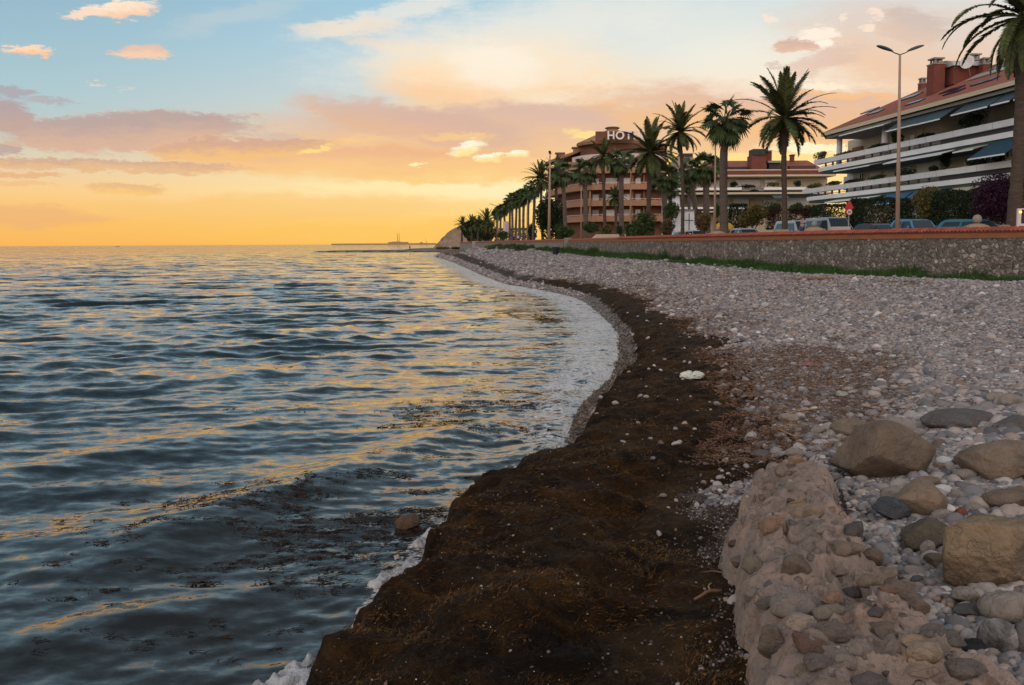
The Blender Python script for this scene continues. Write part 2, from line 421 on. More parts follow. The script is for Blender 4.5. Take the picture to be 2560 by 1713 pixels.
beach = tag(link('beach', me, mat=m), kind='structure')

def hit(u, v, extra=0.0):
    """where the camera ray meets the beach"""
    d = ray(u, v); C0 = np.array([0, 0, CAMZ]); ts = np.geomspace(1.5, 900, 1400)
    P = C0+ts[:, None]*d
    g = np.maximum(hland(P[:, 0], P[:, 1]), 0)+extra
    k = np.argmax(P[:, 2] < g); return np.array([P[k, 0], P[k, 1], g[k]])
def gz(x, y): return float(hland(np.array([x]), np.array([y]))[0])

# ------------------------------------------------------------------ sea
th = R(1)*np.concatenate([np.linspace(-88, -40, 60)[:-1], np.linspace(-40, 16, 560), np.linspace(16, 60, 30)[1:]])
r = np.concatenate([np.geomspace(2.2, 300, 980)[:-1], np.geomspace(300, 12000, 120)])
X, Y = polar(th, r); D = sdf(X, Y).reshape(X.shape)
rr = np.hypot(X, Y); spc = np.maximum(rr*.0052, .008)
wr = np.random.default_rng(3)
ZZ = np.zeros_like(X); DX = np.zeros_like(X); DY = np.zeros_like(X)
damp = .16+.84*sm(-D, .2, 9)
grp = [.68+.6*sm(fb2(X, Y, q_, 3, 400+i_), -.35, .4) for i_, q_ in enumerate((.05, .09, .16))]
for i in range(130):
    lam = math.exp(wr.uniform(math.log(.16), math.log(8)))
    main = math.atan2(-.72, .35) if lam > 2.5 else math.atan2(-.8, .2)
    a = main+wr.normal(0, .20 if lam > 1.5 else .62)
    k = 2*math.pi/lam; amp = .0053*lam**(.50 if lam > 1 else .9)*wr.uniform(.4, 1.5)
    if lam > 1.5: amp *= .72
    if lam > 4: amp *= .8
    ph = wr.uniform(0, 6.28)
    # gentle phase wander so crests break up
    arg = k*(math.cos(a)*X+math.sin(a)*Y)+ph+1.3*np.sin(X*.11*(1+i % 3)+i)+1.1*np.sin(Y*.07*(1+i % 4)+i*2)
    wgt = sm(lam/(spc*3.2), .7, 1.6)*(damp if lam > .6 else .5+.5*damp)
    # nearer the camera the sheltered water is calmer
    if lam < 1.2: wgt = wgt*(.6+.4*sm(rr, 8, 22))
    wgt = wgt*grp[i % 3]
    c = np.cos(arg)*amp*wgt; s = np.sin(arg)*amp*wgt
    ZZ += c; DX -= math.cos(a)*s*.8; DY -= math.sin(a)*s*.8
# two swells rolling in to the near shore
for (p, q, hgt, wd) in ((ground(250, 1400), ground(1240, 1050), .10, .55), (ground(-300, 1250), ground(900, 1010), .05, .6), (ground(-100, 1620), ground(700, 1470), .05, .35)):
    dv = (q-p)[:2]; L = np.linalg.norm(dv); dv /= L; nn = np.array([-dv[1], dv[0]])
    al = (X-p[0])*dv[0]+(Y-p[1])*dv[1]; ac = (X-p[0])*nn[0]+(Y-p[1])*nn[1]+.3*fb2(X, Y, .5, 3, 77)
    ZZ += hgt*np.exp(-(ac/wd)**2)*sm(al, -1.5, 1.5)*(1-sm(al, L-1.2, L+.3))
tame = sm(-D, -.25, .6)
ZZ = ZZ*(.25+.75*tame)
wash = (1-sm(-D, .3, 3.5))*sm(-D, -.3, .3)*sm(Y, 9, 14)*(rr < 120)
ZZ += wash*(.03*np.abs(fb2(X, Y, 2.2, 3, 501))+.022*fb2(X, Y, 5.5, 3, 502)+.05*(.4-np.abs(fb2(X*.6+Y*.5, Y, .9, 3, 503))))*np.clip(8/spc*.004+.6, .5, 1.2)
sw = np.exp(-((D+.25)/.3)**2)*.035*(1+fb2(X, Y, 2.2, 3, 8))        # lip of the wash
ZZ += sw*(rr < 80)
keep = (D < 1.6)
V = np.stack([X+DX*tame, Y+DY*tame, ZZ], -1).reshape(-1, 3)
F = gridfaces(*X.shape); F = F[keep.reshape(-1)[F].all(1)]
me = npmesh('sea', V, F)
near_wash = np.interp(Y, [0, 8, 11, 14, 18, 24, 34, 50, 90, 200], [.35, .40, .5, .9, 1.5, 1.8, 1.9, 2.0, 2.5, 5])
foam = 1-sm(-D, near_wash*.35, near_wash*1.5)
foam *= np.interp(Y, [0, 6, 9, 12, 18, 30, 60, 150], [1.35, 1.35, 1.0, .75, .93, .95, .95, .85])
attr(me, 'foam', foam); attr(me, 'shore', -D)
m = bpy.data.materials.new('sea_water'); m.use_nodes = True; t = NT(m.node_tree); b = t.n['Principled BSDF']
geo = t.new('ShaderNodeNewGeometry'); pos = geo.outputs['Position']
shore = t.new('ShaderNodeAttribute', attribute_name='shore').outputs['Fac']
deep = t.mix(t.mapr(shore, 0, 7, smooth=True), (.024, .023, .020), (.016, .028, .032))
fo = t.new('ShaderNodeAttribute', attribute_name='foam').outputs['Fac']
fn = t.noise(t.mapping(pos, scale=(1, .8, 1)), 3.2, 8, .68, dist=.6)
fn2 = t.noise(pos, 22, 4, .6)
vf = t.new('ShaderNodeTexVoronoi', feature='DISTANCE_TO_EDGE'); t.put(vf.inputs['Vector'], t.vmath('ADD', pos, t.vmath('SCALE', t.noise(pos, 2.5, 3, .5, 'Color')))); vf.inputs['Scale'].default_value = 5
for n_ in t.n:
    if n_.bl_idname == 'ShaderNodeVectorMath' and n_.operation == 'SCALE': n_.inputs['Scale'].default_value = .5
lace = t.mapr(vf.outputs['Distance'], .0, .14, .32, 0)
fn3 = t.noise(t.mapping(pos, rot=(0, 0, -.35), scale=(.8, 2.2, 1)), 4.5, 6, .7, dist=.8)
fsum = t.math('ADD', t.math('ADD', fo, t.math('MULTIPLY', t.math('SUBTRACT', t.math('ADD', fn, fn3), 1.0), 1.7)), t.math('MULTIPLY', lace, fo))
fm = t.math('MULTIPLY', t.mapr(fsum, .72, 1.02, 0, .95, smooth=True), t.mapr(fo, .02, .2))
fm = t.math('MULTIPLY', fm, t.mapr(fn2, .35, .6, .25, 1))
t.l.new(t.mix(fm, deep, (.74, .72, .70)), b.inputs['Base Color'])
t.put(b.inputs['Roughness'], t.mapr(fm, 0, 1, .045, .7)); b.inputs['IOR'].default_value = 1.33
# fine ripples as slope noise, measured in metres so the far water keeps its roughness
def slope(sc, detail, k, st=(1, 1.6, 1)):
    c = t.noise(t.mapping(pos, scale=st), sc, detail, .6, 'Color')
    v = t.vmath('SUBTRACT', c, (.5, .5, .5)); return t.vmath('MULTIPLY', v, (k, k, 0))
rd = t.vmath('LENGTH', pos)
far = t.math('POWER', t.mapr(rd, 5, 150, 0.02, 1), .6)
s1_ = slope(6.0, 4, .30); s2_ = slope(1.3, 5, 1.15, (1, 1.9, 1)); s3_ = slope(.25, 4, 1.5, (1, 2.2, 1))
n1 = t.vmath('ADD', geo.outputs['Normal'], s1_)
sc2 = t.new('ShaderNodeVectorMath', operation='SCALE'); t.l.new(t.vmath('ADD', s2_, s3_), sc2.inputs[0]); t.l.new(far, sc2.inputs['Scale'])
n2 = t.vmath('NORMALIZE', t.vmath('ADD', n1, sc2.outputs[0]))
t.l.new(n2, b.inputs['Normal'])
sea = tag(link('sea', me, mat=m), kind='structure')
# ------------------------------------------------------------------ seaweed bank
th = R(1)*np.linspace(-62, 40, 620); r = np.geomspace(1.6, 75, 760)
X, Y = polar(th, r); D = sdf(X, Y).reshape(X.shape)
s0, s1, tk, mk = band(X, Y, D)
base_ = hland(X, Y, D)
def bank_surf(x, y, base_, tk, mk):
    lump = .15*fb2(x, y, 1.5, 4, 51)+.07*fb2(x, y, 4.0, 4, 52)+.028*fb2(x, y, 13, 3, 53)
    ridge = .055*(1-np.abs(fb2(x, y, 1.1, 3, 57))*2.5)
    fold = .03*(.5-np.abs(fb2(x*.6, y*2.0, 3.0, 3, 58)))
    Zw = np.maximum(np.maximum(base_*.35, -.05)+tk*1.12, base_+.045*mk)
    Zw = Zw+.06*np.exp(-((tk-.40)/.06)**2)*(1-sm(y, 12, 20))
    Zw = Zw+(lump+ridge*.6+fold)*mk*np.interp(y, [6, 25], [1, .6])
    Zw = Zw-.12*(1-sm(mk, .0, .22))
    return np.where(mk > .22, np.maximum(Zw, base_+.02*sm(mk, .22, .5)), Zw)
Zw = bank_surf(X, Y, base_, tk, mk)
nearm = 1-sm(np.hypot(X, Y), 55, 72)
Zw = Zw-.3*(1-nearm)
def surf_top(x, y, d):
    b_ = hland(x, y, d); s0, s1, tk, mk = band(x, y, d)
    return np.where(mk > .02, np.maximum(b_, bank_surf(x, y, b_, tk, mk)), b_)
keep = (mk > .0005) & (Y > -1)
V = np.stack([X+.05*fb2(X, Y, 4, 2, 61)*mk, Y+.05*fb2(X, Y, 4, 2, 62)*mk, Zw], -1).reshape(-1, 3)
F = gridfaces(*X.shape); F = F[keep.reshape(-1)[F].all(1)]
used = np.zeros(len(V), bool); used[F.ravel()] = True; idx = np.cumsum(used)-1
me = npmesh('seaweed_bank', V[used], idx[F])
m = bpy.data.materials.new('seaweed'); m.use_nodes = True; t = NT(m.node_tree); b = t.n['Principled BSDF']
pos = t.new('ShaderNodeNewGeometry').outputs['Position']
f1 = t.noise(pos, 2.2, 6, .65, dist=1.0); f2 = t.noise(t.mapping(pos, rot=(0, 0, .5), scale=(1, 2.6, 1)), 34, 5, .7, dist=1.2)
c = t.ramp(t.math('ADD', t.math('MULTIPLY', f1, .6), t.math('MULTIPLY', f2, .4)), [(.36, (.006, .0035, .002)), (.46, (.021, .0105, .004)), (.55, (.060, .029, .008)), (.66, (.13, .062, .014))])
t.l.new(c, b.inputs['Base Color']); b.inputs['Roughness'].default_value = .75; b.inputs['Specular IOR Level'].default_value = .12
bn = t.new('ShaderNodeBump'); bn.inputs['Distance'].default_value = .06; t.put(bn.inputs['Height'], f2); t.l.new(bn.outputs[0], b.inputs['Normal'])
bank = tag(link('seaweed_bank', me, mat=m), 'dark brown bank of washed-up seaweed lying along the waterline', 'seaweed', kind='stuff')
bank_pts = V[used]; bank_mk = mk.reshape(-1)[used]

def ribbons(P, Dv, L, W, seg=3, curl=.3, seed=0):
    """thin curved ribbons starting at P heading Dv"""
    g = np.random.default_rng(seed); n = len(P)
    Dv = Dv/np.linalg.norm(Dv, axis=1)[:, None]
    Vs = []; pos = P.copy(); d = Dv.copy()
    for k in range(seg+1):
        side = np.cross(d, np.array([0, 0, 1.0])); side /= np.linalg.norm(side, axis=1)[:, None]+1e-9
        side = side*np.cos(.6)+np.array([0, 0, 1])*np.sin(g.uniform(-.8, .8, n))[:, None]
        wk = W*(1-.75*k/seg)
        Vs.append(pos-side*wk[:, None]/2); Vs.append(pos+side*wk[:, None]/2)
        pos = pos+d*(L/seg)[:, None]
        d = d+g.normal(0, curl, (n, 3))*np.array([1, 1, .5]); d /= np.linalg.norm(d, axis=1)[:, None]
    Vv = np.stack(Vs, 1); nv = 2*(seg+1)
    f = np.array([[2*k, 2*k+1, 2*k+3, 2*k+2] for k in range(seg)])
    return Vv.reshape(-1, 3), (np.arange(n)[:, None, None]*nv+f[None]).reshape(-1, 4)
# loose fibres over the bank: denser near the camera because the sampling grid is
g = np.random.default_rng(11)
ok = np.where((bank_mk > .35) & (np.hypot(bank_pts[:, 0], bank_pts[:, 1]) < 26))[0]
pk = g.choice(ok, 130000)
P = bank_pts[pk]+g.normal(0, .012, (len(pk), 3)); P[:, 2] += .002
rr_ = np.hypot(P[:, 0], P[:, 1])
tuft = fb2(P[:, 0], P[:, 1], 3.2, 3, 88); kp = tuft > -.12+.2*g.normal(size=len(pk)); P = P[kp]; pk = pk[kp]; rr_ = rr_[kp]
a = 2.4*fb2(P[:, 0], P[:, 1], 1.3, 3, 89)+g.normal(.35, .5, len(pk)); Dv = np.stack([np.cos(a), np.sin(a), g.normal(.02, .28, len(pk))], -1)
V, F = ribbons(P, Dv, g.uniform(.02, .085, len(pk))*(.6+rr_*.06), g.uniform(.0016, .0045, len(pk))*(.5+rr_*.16), 3, .45, 4)
me = npmesh('seaweed_fibre', V, F)
fib = pm('seaweed_fibre', (.022, .010, .004), (.13, .060, .014), rough=.7, scale=1.6, isl=.75, spec=.15, lo=.4, hi=.62)
tag(link('seaweed_fibre', me, mat=fib), 'loose brown seaweed strands lying all over the dark bank', 'seaweed', kind='stuff')
# floating scraps
g = np.random.default_rng(12); cx, cy = [], []
cl = [(900, 1330, .9, 320), (1050, 1240, .8, 260), (1080, 1040, 1.1, 330), (760, 1290, 1.1, 240), (700, 1400, .8, 160), (1290, 1000, .8, 130), (930, 1180, 1.0, 160), (520, 1330, .8, 60), (1330, 1060, .6, 90), (450, 1560, .6, 50)]
for u, v, sp, n in cl:
    c = ground(u, v); cx.append(c[0]+g.normal(0, sp, n)); cy.append(c[1]+g.normal(0, sp*.8, n))
cx = np.concatenate(cx); cy = np.concatenate(cy); dd = sdf(cx, cy); k_ = dd < -.15; cx = cx[k_]; cy = cy[k_]
cl2 = np.where(fb2(cx*.7, cy*1.3, 1.1, 3, 91) > -.02)[0]; cx = cx[cl2]; cy = cy[cl2]
n = len(cx); rep = 11
PX = np.repeat(cx, rep)+g.normal(0, .045, n*rep); PY = np.repeat(cy, rep)+g.normal(0, .016, n*rep)
a = g.normal(.15, .35, n*rep)
V, F = ribbons(np.stack([PX, PY, np.full(n*rep, .0)], -1), np.stack([np.cos(a), np.sin(a), np.zeros(n*rep)], -1), g.uniform(.02, .10, n*rep), g.uniform(.004, .012, n*rep), 3, .35, 8)
# follow the water surface roughly
from mathutils.bvhtree import BVHTree
seame = sea.data; sv = np.empty(len(seame.vertices)*3, np.float32); seame.vertices.foreach_get('co', sv); sv = sv.reshape(-1, 3)
sel = (np.abs(sv[:, 0]+1) < 6) & (sv[:, 1] > 4) & (sv[:, 1] < 19)
svs = sv[sel]
# nearest sea vertex by a coarse hash
def surf_z(px, py, cell=.10):
    key = np.floor(svs[:, 0]/cell).astype(int)*100000+np.floor(svs[:, 1]/cell).astype(int)
    o = np.argsort(key); ks = key[o]; zs = svs[o, 2]
    uk, st = np.unique(ks, return_index=True); mx = np.maximum.reduceat(zs, st)
    q = np.floor(px/cell).astype(int)*100000+np.floor(py/cell).astype(int)
    j = np.clip(np.searchsorted(uk, q), 0, len(uk)-1)
    return np.where(uk[j] == q, mx[j], .02)
V[:, 2] += surf_z(V[:, 0], V[:, 1])+.004
me = npmesh('floating_seaweed', V, F)
fw = pm('floating_seaweed', (.020, .011, .006), (.045, .022, .010), rough=.6, scale=3, spec=.2, isl=.4)
tag(link('floating_seaweed', me, mat=fw), 'scraps of brown seaweed drifting on the calm shallow water', 'seaweed', kind='stuff')

# foam churned up against the near bank
xs = np.linspace(-5.2, 2.0, 900)[None, :]; ys = np.linspace(3.0, 12.5, 1100)[:, None]; X, Y = xs+0*ys, ys+0*xs; D = sdf(X, Y).reshape(X.shape)
wf = np.interp(Y, [3, 6, 7, 8, 9, 10, 12.5], [.75, .66, .50, .55, .40, .30, .15])*(1+.9*fb2(X, Y, 1.3, 3, 301))
kf = sm(D, -wf, -wf*.45)*(1-sm(D, .02, .12)); n_ = fb2(X, Y, 5.5, 4, 302); n2_ = fb2(X, Y, 16, 3, 303)
lace_ = 1-sm(np.abs(fb2(X, Y, 2.6, 5, 304)), .0, .24)
ff = kf*(.26+.95*lace_)+.40*n_*kf+.24*n2_-.30
Zf = .018+.060*sm(ff, .12, .9)+.022*n2_*sm(ff, .1, .5)+.03*np.abs(n_)*kf
use = (ff > .10) & (kf > .02)
V = np.stack([X, Y, np.where(ff > .16, Zf, -.02)], -1).reshape(-1, 3); F = gridfaces(*X.shape); F = F[use.reshape(-1)[F].all(1)]
us = np.zeros(len(V), bool); us[F.ravel()] = True; idx = np.cumsum(us)-1
fo_m = pm('sea_foam', (.52, .52, .52), (.17, .15, .125), rough=.55, scale=7, bump=.02, bscale=45, spec=.3, lo=.45, hi=.7, world_space=True)
tag(link('sea_foam', npmesh('sea_foam', V[us], idx[F]), mat=fo_m), 'white frothy foam churned against the near seaweed bank', 'foam', kind='stuff')

# ------------------------------------------------------------------ stones
def ico(sub):
    bm = bmesh.new(); bmesh.ops.create_icosphere(bm, subdivisions=sub, radius=1.0)
    V = np.array([v.co[:] for v in bm.verts]); F = np.array([[v.index for v in f.verts] for f in bm.faces]); bm.free()
    return V, F
ICO = {k: ico(k) for k in (1, 2, 3, 4, 5, 6)}
def facet(V, g, ncut, depth=(.55, .9)):
    """cut a unit ball with random planes so that it gets flattish sides"""
    V = V.copy()
    for _ in range(ncut):
        nrm = g.normal(size=3); nrm /= np.linalg.norm(nrm); h = g.uniform(*depth)
        d = V@nrm; over = d > h
        V[over] -= nrm*((d[over]-h)*.9)[:, None]
    return V
def stone_variants(sub, n, seed):
    g = np.random.default_rng(seed); out = []
    for i in range(n):
        V, F = ICO[sub]; W = facet(V, g, g.integers(2, 6), (.5, .9))
        W = W*(1+.12*fbm(V*1.3+i*9.1, 3, i)[:, None])
        out.append(W*np.array([1, g.uniform(.62, .95), g.uniform(.45, .8)]))
    return out
SV = {1: stone_variants(1, 12, 1), 2: stone_variants(2, 14, 2)}
def scatter(name, px, py, pz, size, sub, seed, mat, parent=None, flat=.35):
    g = np.random.default_rng(seed); n = len(px); var = SV[sub]; F0 = ICO[sub][1]; nv = len(ICO[sub][0])
    vi = g.integers(0, len(var), n); A = np.stack(var)[vi]                     # n,nv,3
    yaw = g.uniform(0, 6.283, n); tx = g.normal(0, flat, n); ty = g.normal(0, flat, n)
    A = A*size[:, None, None]
    cy_, sy_ = np.cos(yaw)[:, None], np.sin(yaw)[:, None]
    x = A[..., 0]*cy_-A[..., 1]*sy_; y = A[..., 0]*sy_+A[..., 1]*cy_; z = A[..., 2]
    cz, sz = np.cos(tx)[:, None], np.sin(tx)[:, None]; y, z = y*cz-z*sz, y*sz+z*cz
    cz, sz = np.cos(ty)[:, None], np.sin(ty)[:, None]; x, z = x*cz+z*sz, -x*sz+z*cz
    V = np.stack([x+px[:, None], y+py[:, None], z+pz[:, None]], -1).reshape(-1, 3)
    F = (np.arange(n)[:, None, None]*nv+F0[None]).reshape(-1, 3)
    return link(name, npmesh(name, V, F), parent, mat)
def stonemat(name, ramp, rough=.8, speck=.35):
    m = bpy.data.materials.new(name); m.use_nodes = True; t = NT(m.node_tree); b = t.n['Principled BSDF']
    geo = t.new('ShaderNodeNewGeometry'); pos = geo.outputs['Position']
    c = t.ramp(geo.outputs['Random Per Island'], ramp)
    c = t.mix(t.mapr(t.noise(pos, 26, 5, .65), .35, .7, 0, speck), c, (.13, .11, .10))
    t.l.new(c, b.inputs['Base Color']); b.inputs['Roughness'].default_value = rough; b.inputs['Specular IOR Level'].default_value = .25
    bn = t.new('ShaderNodeBump'); bn.inputs['Distance'].default_value = .004; t.put(bn.inputs['Height'], t.noise(pos, 60, 4, .6)); t.l.new(bn.outputs[0], b.inputs['Normal'])
    return m
peb = stonemat('pebble', [(0, (.085, .088, .095)), (.16, (.165, .16, .165)), (.36, (.235, .213, .205)), (.56, (.32, .285, .265)), (.74, (.42, .375, .345)), (.84, (.32, .225, .165)), (.90, (.17, .13, .105)), (.95, (.64, .61, .58)), (1, (.15, .175, .195))])
grit = stonemat('grit', [(0, (.020, .013, .010)), (.4, (.055, .036, .028)), (.65, (.11, .080, .066)), (.85, (.19, .135, .10)), (.96, (.28, .225, .19)), (1, (.50, .46, .42))], .8, .15)

def sample(n, thr, rrange, seed, power=1.0):
    g = np.random.default_rng(seed); t_ = g.uniform(R(thr[0]), R(thr[1]), n)
    u = g.uniform(0, 1, n); r_ = rrange[0]*(rrange[1]/rrange[0])**u
    return r_*np.sin(t_), r_*np.cos(t_)
WP = catmull(np.array([(34, 14), (29, 25), (25.2, 34), (21.6, 41.5), (19.0, 48), (16.8, 57.5), (14.6, 70), (12.3, 86), (10.3, 104), (7.9, 130), (3, 165), (-4, 225), (-12, 300), (-18, 345)]), 10)
def wall_x(y): return np.interp(y, WP[:, 1], WP[:, 0])
def beach_ok(x, y, d, wall=.6): return (x < wall_x(y)-wall)
# rectangle-ish footprint of the conglomerate ridge, filled below
RL = np.array([ground(u, v, .95)[:2] for u, v in ((1870, 1860), (1880, 1713), (1885, 1600), (1850, 1450), (1828, 1350), (1822, 1250), (1855, 1180), (1895, 1120), (1925, 1062))])
RR = np.array([ground(u, v, 1.12)[:2] for u, v in ((2960, 1860), (2790, 1713), (2660, 1640), (2500, 1540), (2350, 1440), (2240, 1335), (2160, 1230), (2115, 1160), (2075, 1075))])
def ridge_lr(y): return np.interp(y, RL[:, 1], RL[:, 0]), np.interp(y, RR[:, 1], RR[:, 0])
RY0, RY1 = 2.2, float(max(RL[-1, 1], RR[-1, 1]))
def ridge_dist(x, y):
    l_, r_ = ridge_lr(y)
    return np.where((y > RY0) & (y < RY1), np.maximum(l_-x, x-r_), 9.0)
GR = [('near', 46000, (5, 36), (3.2, 10.5), .018, .042, 2, 101), ('mid', 64000, (3, 35), (9.5, 23), .026, .052, 2, 102), ('far', 60000, (0, 33), (22, 60), .045, .085, 1, 103), ('distant', 60000, (-9, 20), (57, 150), .08, .15, 1, 104), ('farthest', 26000, (-8, 6), (145, 300), .16, .32, 1, 105)]
px_all = []
for nm, n, thr, rrg, a0, a1, sub, sd_ in GR:
    x, y = sample(n, thr, rrg, sd_); d = sdf(x, y); s0, s1, tk, mk = band(x, y, d)
    g = np.random.default_rng(sd_+9)
    dens = np.where(mk > .5, .003, np.where(mk > .12, .09, 1.0))
    left_grit = (sm(y, 2, 10) < 1) & (d < s1+.9) & (y < 9)
    dens = np.where(left_grit & (x < ridge_lr(y)[0]+.02) & (y < 7.6), dens*.012, np.where(left_grit, dens*.45, dens))
    ok = (d > np.where(y < 45, s0+.05, .05)) & beach_ok(x, y, d) & (g.uniform(0, 1, n) < dens) & (ridge_dist(x, y) > -.05)
    x, y, d, mk = x[ok], y[ok], d[ok], mk[ok]
    sz = np.exp(g.uniform(math.log(a0), math.log(a1), len(x)))*np.where(g.uniform(0, 1, len(x)) > .955, g.uniform(1.4, 2.1, len(x)), 1)
    # coarser towards the rocks at the right
    sz *= 1+.45*sm(x-.30*y, .2, 1.5)*(1-sm(y, 9, 16))
    z = surf_top(x, y, d)+sz*.15
    o = scatter('pebbles', x, y, z, sz, sub, sd_+1, peb)
    tag(o, {'near': 'coarse mixed pebbles lying between and around the boulders', 'mid': 'pale mixed pebbles covering the middle of the beach', 'far': 'pale pebbles covering the beach below the wall', 'distant': 'pale pebbles on the storm berm before the far wall', 'farthest': 'pale pebbles on the most distant mound of the beach'}[nm], 'pebbles', kind='stuff')
# wet pebbles between water and seaweed
x, y = sample(44000, (-12, 10), (9.0, 47), 131); d = sdf(x, y); s0, s1, tk, mk = band(x, y, d)
ok = (d > -.45) & (d < s0+.35) & (mk < .4); x, y, d = x[ok], y[ok], d[ok]; g = np.random.default_rng(5)
sz = g.uniform(.018, .045, len(x))
wetp = stonemat('wet_pebble', [(0, (.020, .014, .010)), (.4, (.060, .038, .024)), (.7, (.12, .082, .052)), (.9, (.17, .125, .085)), (1, (.24, .19, .14))], .35, .3)
tag(scatter('pebbles', x, y, np.maximum(hland(x, y, d), -.02)+sz*.2, sz, 1, 6, wetp), 'small wet brown pebbles between the wash and the seaweed', 'pebbles', kind='stuff')
# shell and wood grit right of the seaweed, plus crumbs over the bank
x, y = sample(190000, (-16, 36), (2.6, 11.5), 141); d = sdf(x, y); s0, s1, tk, mk = band(x, y, d); g = np.random.default_rng(15)
dens = (.010+.99*(1-sm(mk, .02, .55))**2.2)*(d < s1+1.3)*np.where(x > ridge_lr(y)[0]+.1, .15, 1)
ok = (g.uniform(0, 1, len(x)) < dens) & (ridge_dist(x, y) > -.03); x, y, d, mk = x[ok], y[ok], d[ok], mk[ok]
sz = np.exp(g.uniform(math.log(.005), math.log(.015), len(x)))
tag(scatter('shell_grit', x, y, surf_top(x, y, d)+.004, sz, 1, 16, grit, flat=.6), 'fine dark grit of broken shells, bark and tiny stones', 'grit', kind='stuff')
ok = np.where((bank_mk > .3) & (np.hypot(bank_pts[:, 0], bank_pts[:, 1]) < 40))[0]; pk = g.choice(ok, 1000); P = bank_pts[pk]
dist_ = np.hypot(P[:, 0], P[:, 1])
crumb = stonemat('crumb', [(0, (.20, .15, .11)), (.6, (.38, .29, .22)), (.85, (.55, .48, .42)), (1, (.75, .72, .68))], .8, .1)
tag(scatter('shell_crumbs', P[:, 0], P[:, 1], P[:, 2]+.003, g.uniform(.0018, .0052, len(pk))*(.7+dist_*.09), 1, 17, crumb), 'pale crumbs of shell and gravel caught in the seaweed', 'shell fragments', kind='stuff')

# dried brown wisps blown over the pebbles above the bank
g = np.random.default_rng(19); x, y = sample(150000, (0, 30), (9, 62), 151); d = sdf(x, y); s0, s1, tk, mk = band(x, y, d)
pn = fb2(x, y*.6, .42, 3, 152)+.5*fb2(x, y, 1.7, 3, 153); inn = np.exp(-((d-s1)/1.6)**2)*.55
ok = (d > s0+.3) & beach_ok(x, y, d, 2.5) & (pn+inn > .28+.25*g.uniform(0, 1, len(x))) & (mk < .7); x, y, d = x[ok], y[ok], d[ok]; n = len(x); rr_ = np.hypot(x, y)
a = g.uniform(0, 6.28, n); V, F = ribbons(np.stack([x, y, surf_top(x, y, d)+.035+.02*g.uniform(0, 1, n)], -1), np.stack([np.cos(a), np.sin(a), g.normal(0, .12, n)], -1), g.uniform(.04, .12, n)*(.7+rr_*.03), g.uniform(.006, .014, n)*(.5+rr_*.05), 3, .5, 19)
tag(link('dry_seaweed', npmesh('dry_seaweed', V, F), mat=pm('dry_seaweed', (.13, .062, .034), (.20, .11, .06), rough=.9, scale=1.5, isl=.5)), 'dry reddish brown seaweed wisps scattered over the pebbles', 'seaweed', kind='stuff')

# ------------------------------------------------------------------ rocks that stand alone
def rockmat(name, c1, c2, c3=(.10, .08, .065), rough=.85, scale=3.0):
    if name in _M: return _M[name]
    m = bpy.data.materials.new(name); m.use_nodes = True; t = NT(m.node_tree); b = t.n['Principled BSDF']
    oc = t.new('ShaderNodeTexCoord').outputs['Object']
    n1 = t.noise(oc, scale, 7, .65, dist=.4); n2 = t.noise(oc, scale*5, 6, .7); n3 = t.noise(oc, scale*.8, 4, .6)
    c = t.mix(t.mapr(n1, .38, .62), c1, c2)
    c = t.mix(t.mapr(n3, .56, .70, 0, .8), c, c3)
    c = t.mix(t.mapr(n2, .55, .72, 0, .55), c, tuple(q*.45 for q in c1))
    t.l.new(c, b.inputs['Base Color']); b.inputs['Roughness'].default_value = rough; b.inputs['Specular IOR Level'].default_value = .2
    n4 = t.noise(oc, scale*16, 4, .7); bn = t.new('ShaderNodeBump'); bn.inputs['Distance'].default_value = .035
    vr = t.new('ShaderNodeTexVoronoi', feature='DISTANCE_TO_EDGE'); t.put(vr.inputs['Vector'], t.vmath('ADD', oc, t.vmath('MULTIPLY', t.noise(oc, scale*1.2, 4, .6, 'Color'), (.6, .6, .6)))); vr.inputs['Scale'].default_value = scale*.9
    crack = t.mapr(vr.outputs['Distance'], 0, .018, -.16, 0)
    t.put(bn.inputs['Height'], t.math('ADD', t.math('ADD', t.math('ADD', t.math('MULTIPLY', n2, .9), t.math('MULTIPLY', n4, .35)), n1), crack)); t.l.new(bn.outputs[0], b.inputs['Normal'])
    _M[name] = m; return m
def rockmesh(name, dims, seed, cuts=9, rough=.10, sub=5, depth=(.45, .85)):
    g = np.random.default_rng(seed); V, F = ICO[sub]; W = V
    if cuts >= 10: W = V/((np.abs(V)**3.2).sum(1)**(1/3.2))[:, None]*.86; depth = (.56, .86); cuts += 6
    W = facet(W, g, cuts, depth)
    W = W*(1+rough*fbm(V*1.6+seed*3.1, 5, seed)[:, None]+rough*.25*fbm(V*9+seed, 3, seed+5)[:, None])
    W = W/np.abs(W).max(0); W = W*np.array(dims)/2
    return npmesh(name, W, F)
TAN = ((.25, .188, .135), (.19, .145, .105)); BRN = ((.135, .10, .074), (.19, .148, .11)); GRY = ((.100, .092, .088), (.145, .13, .12)); PAL = ((.31, .265, .225), (.24, .205, .175)); DRK = ((.041, .041, .044), (.063, .059, .059)); YEL = ((.27, .20, .125), (.20, .15, .098)); BLU = ((.066, .078, .09), (.10, .108, .115)); RED = ((.163, .074, .052), (.207, .118, .081)); WHT = ((.46, .435, .40), (.35, .33, .30))
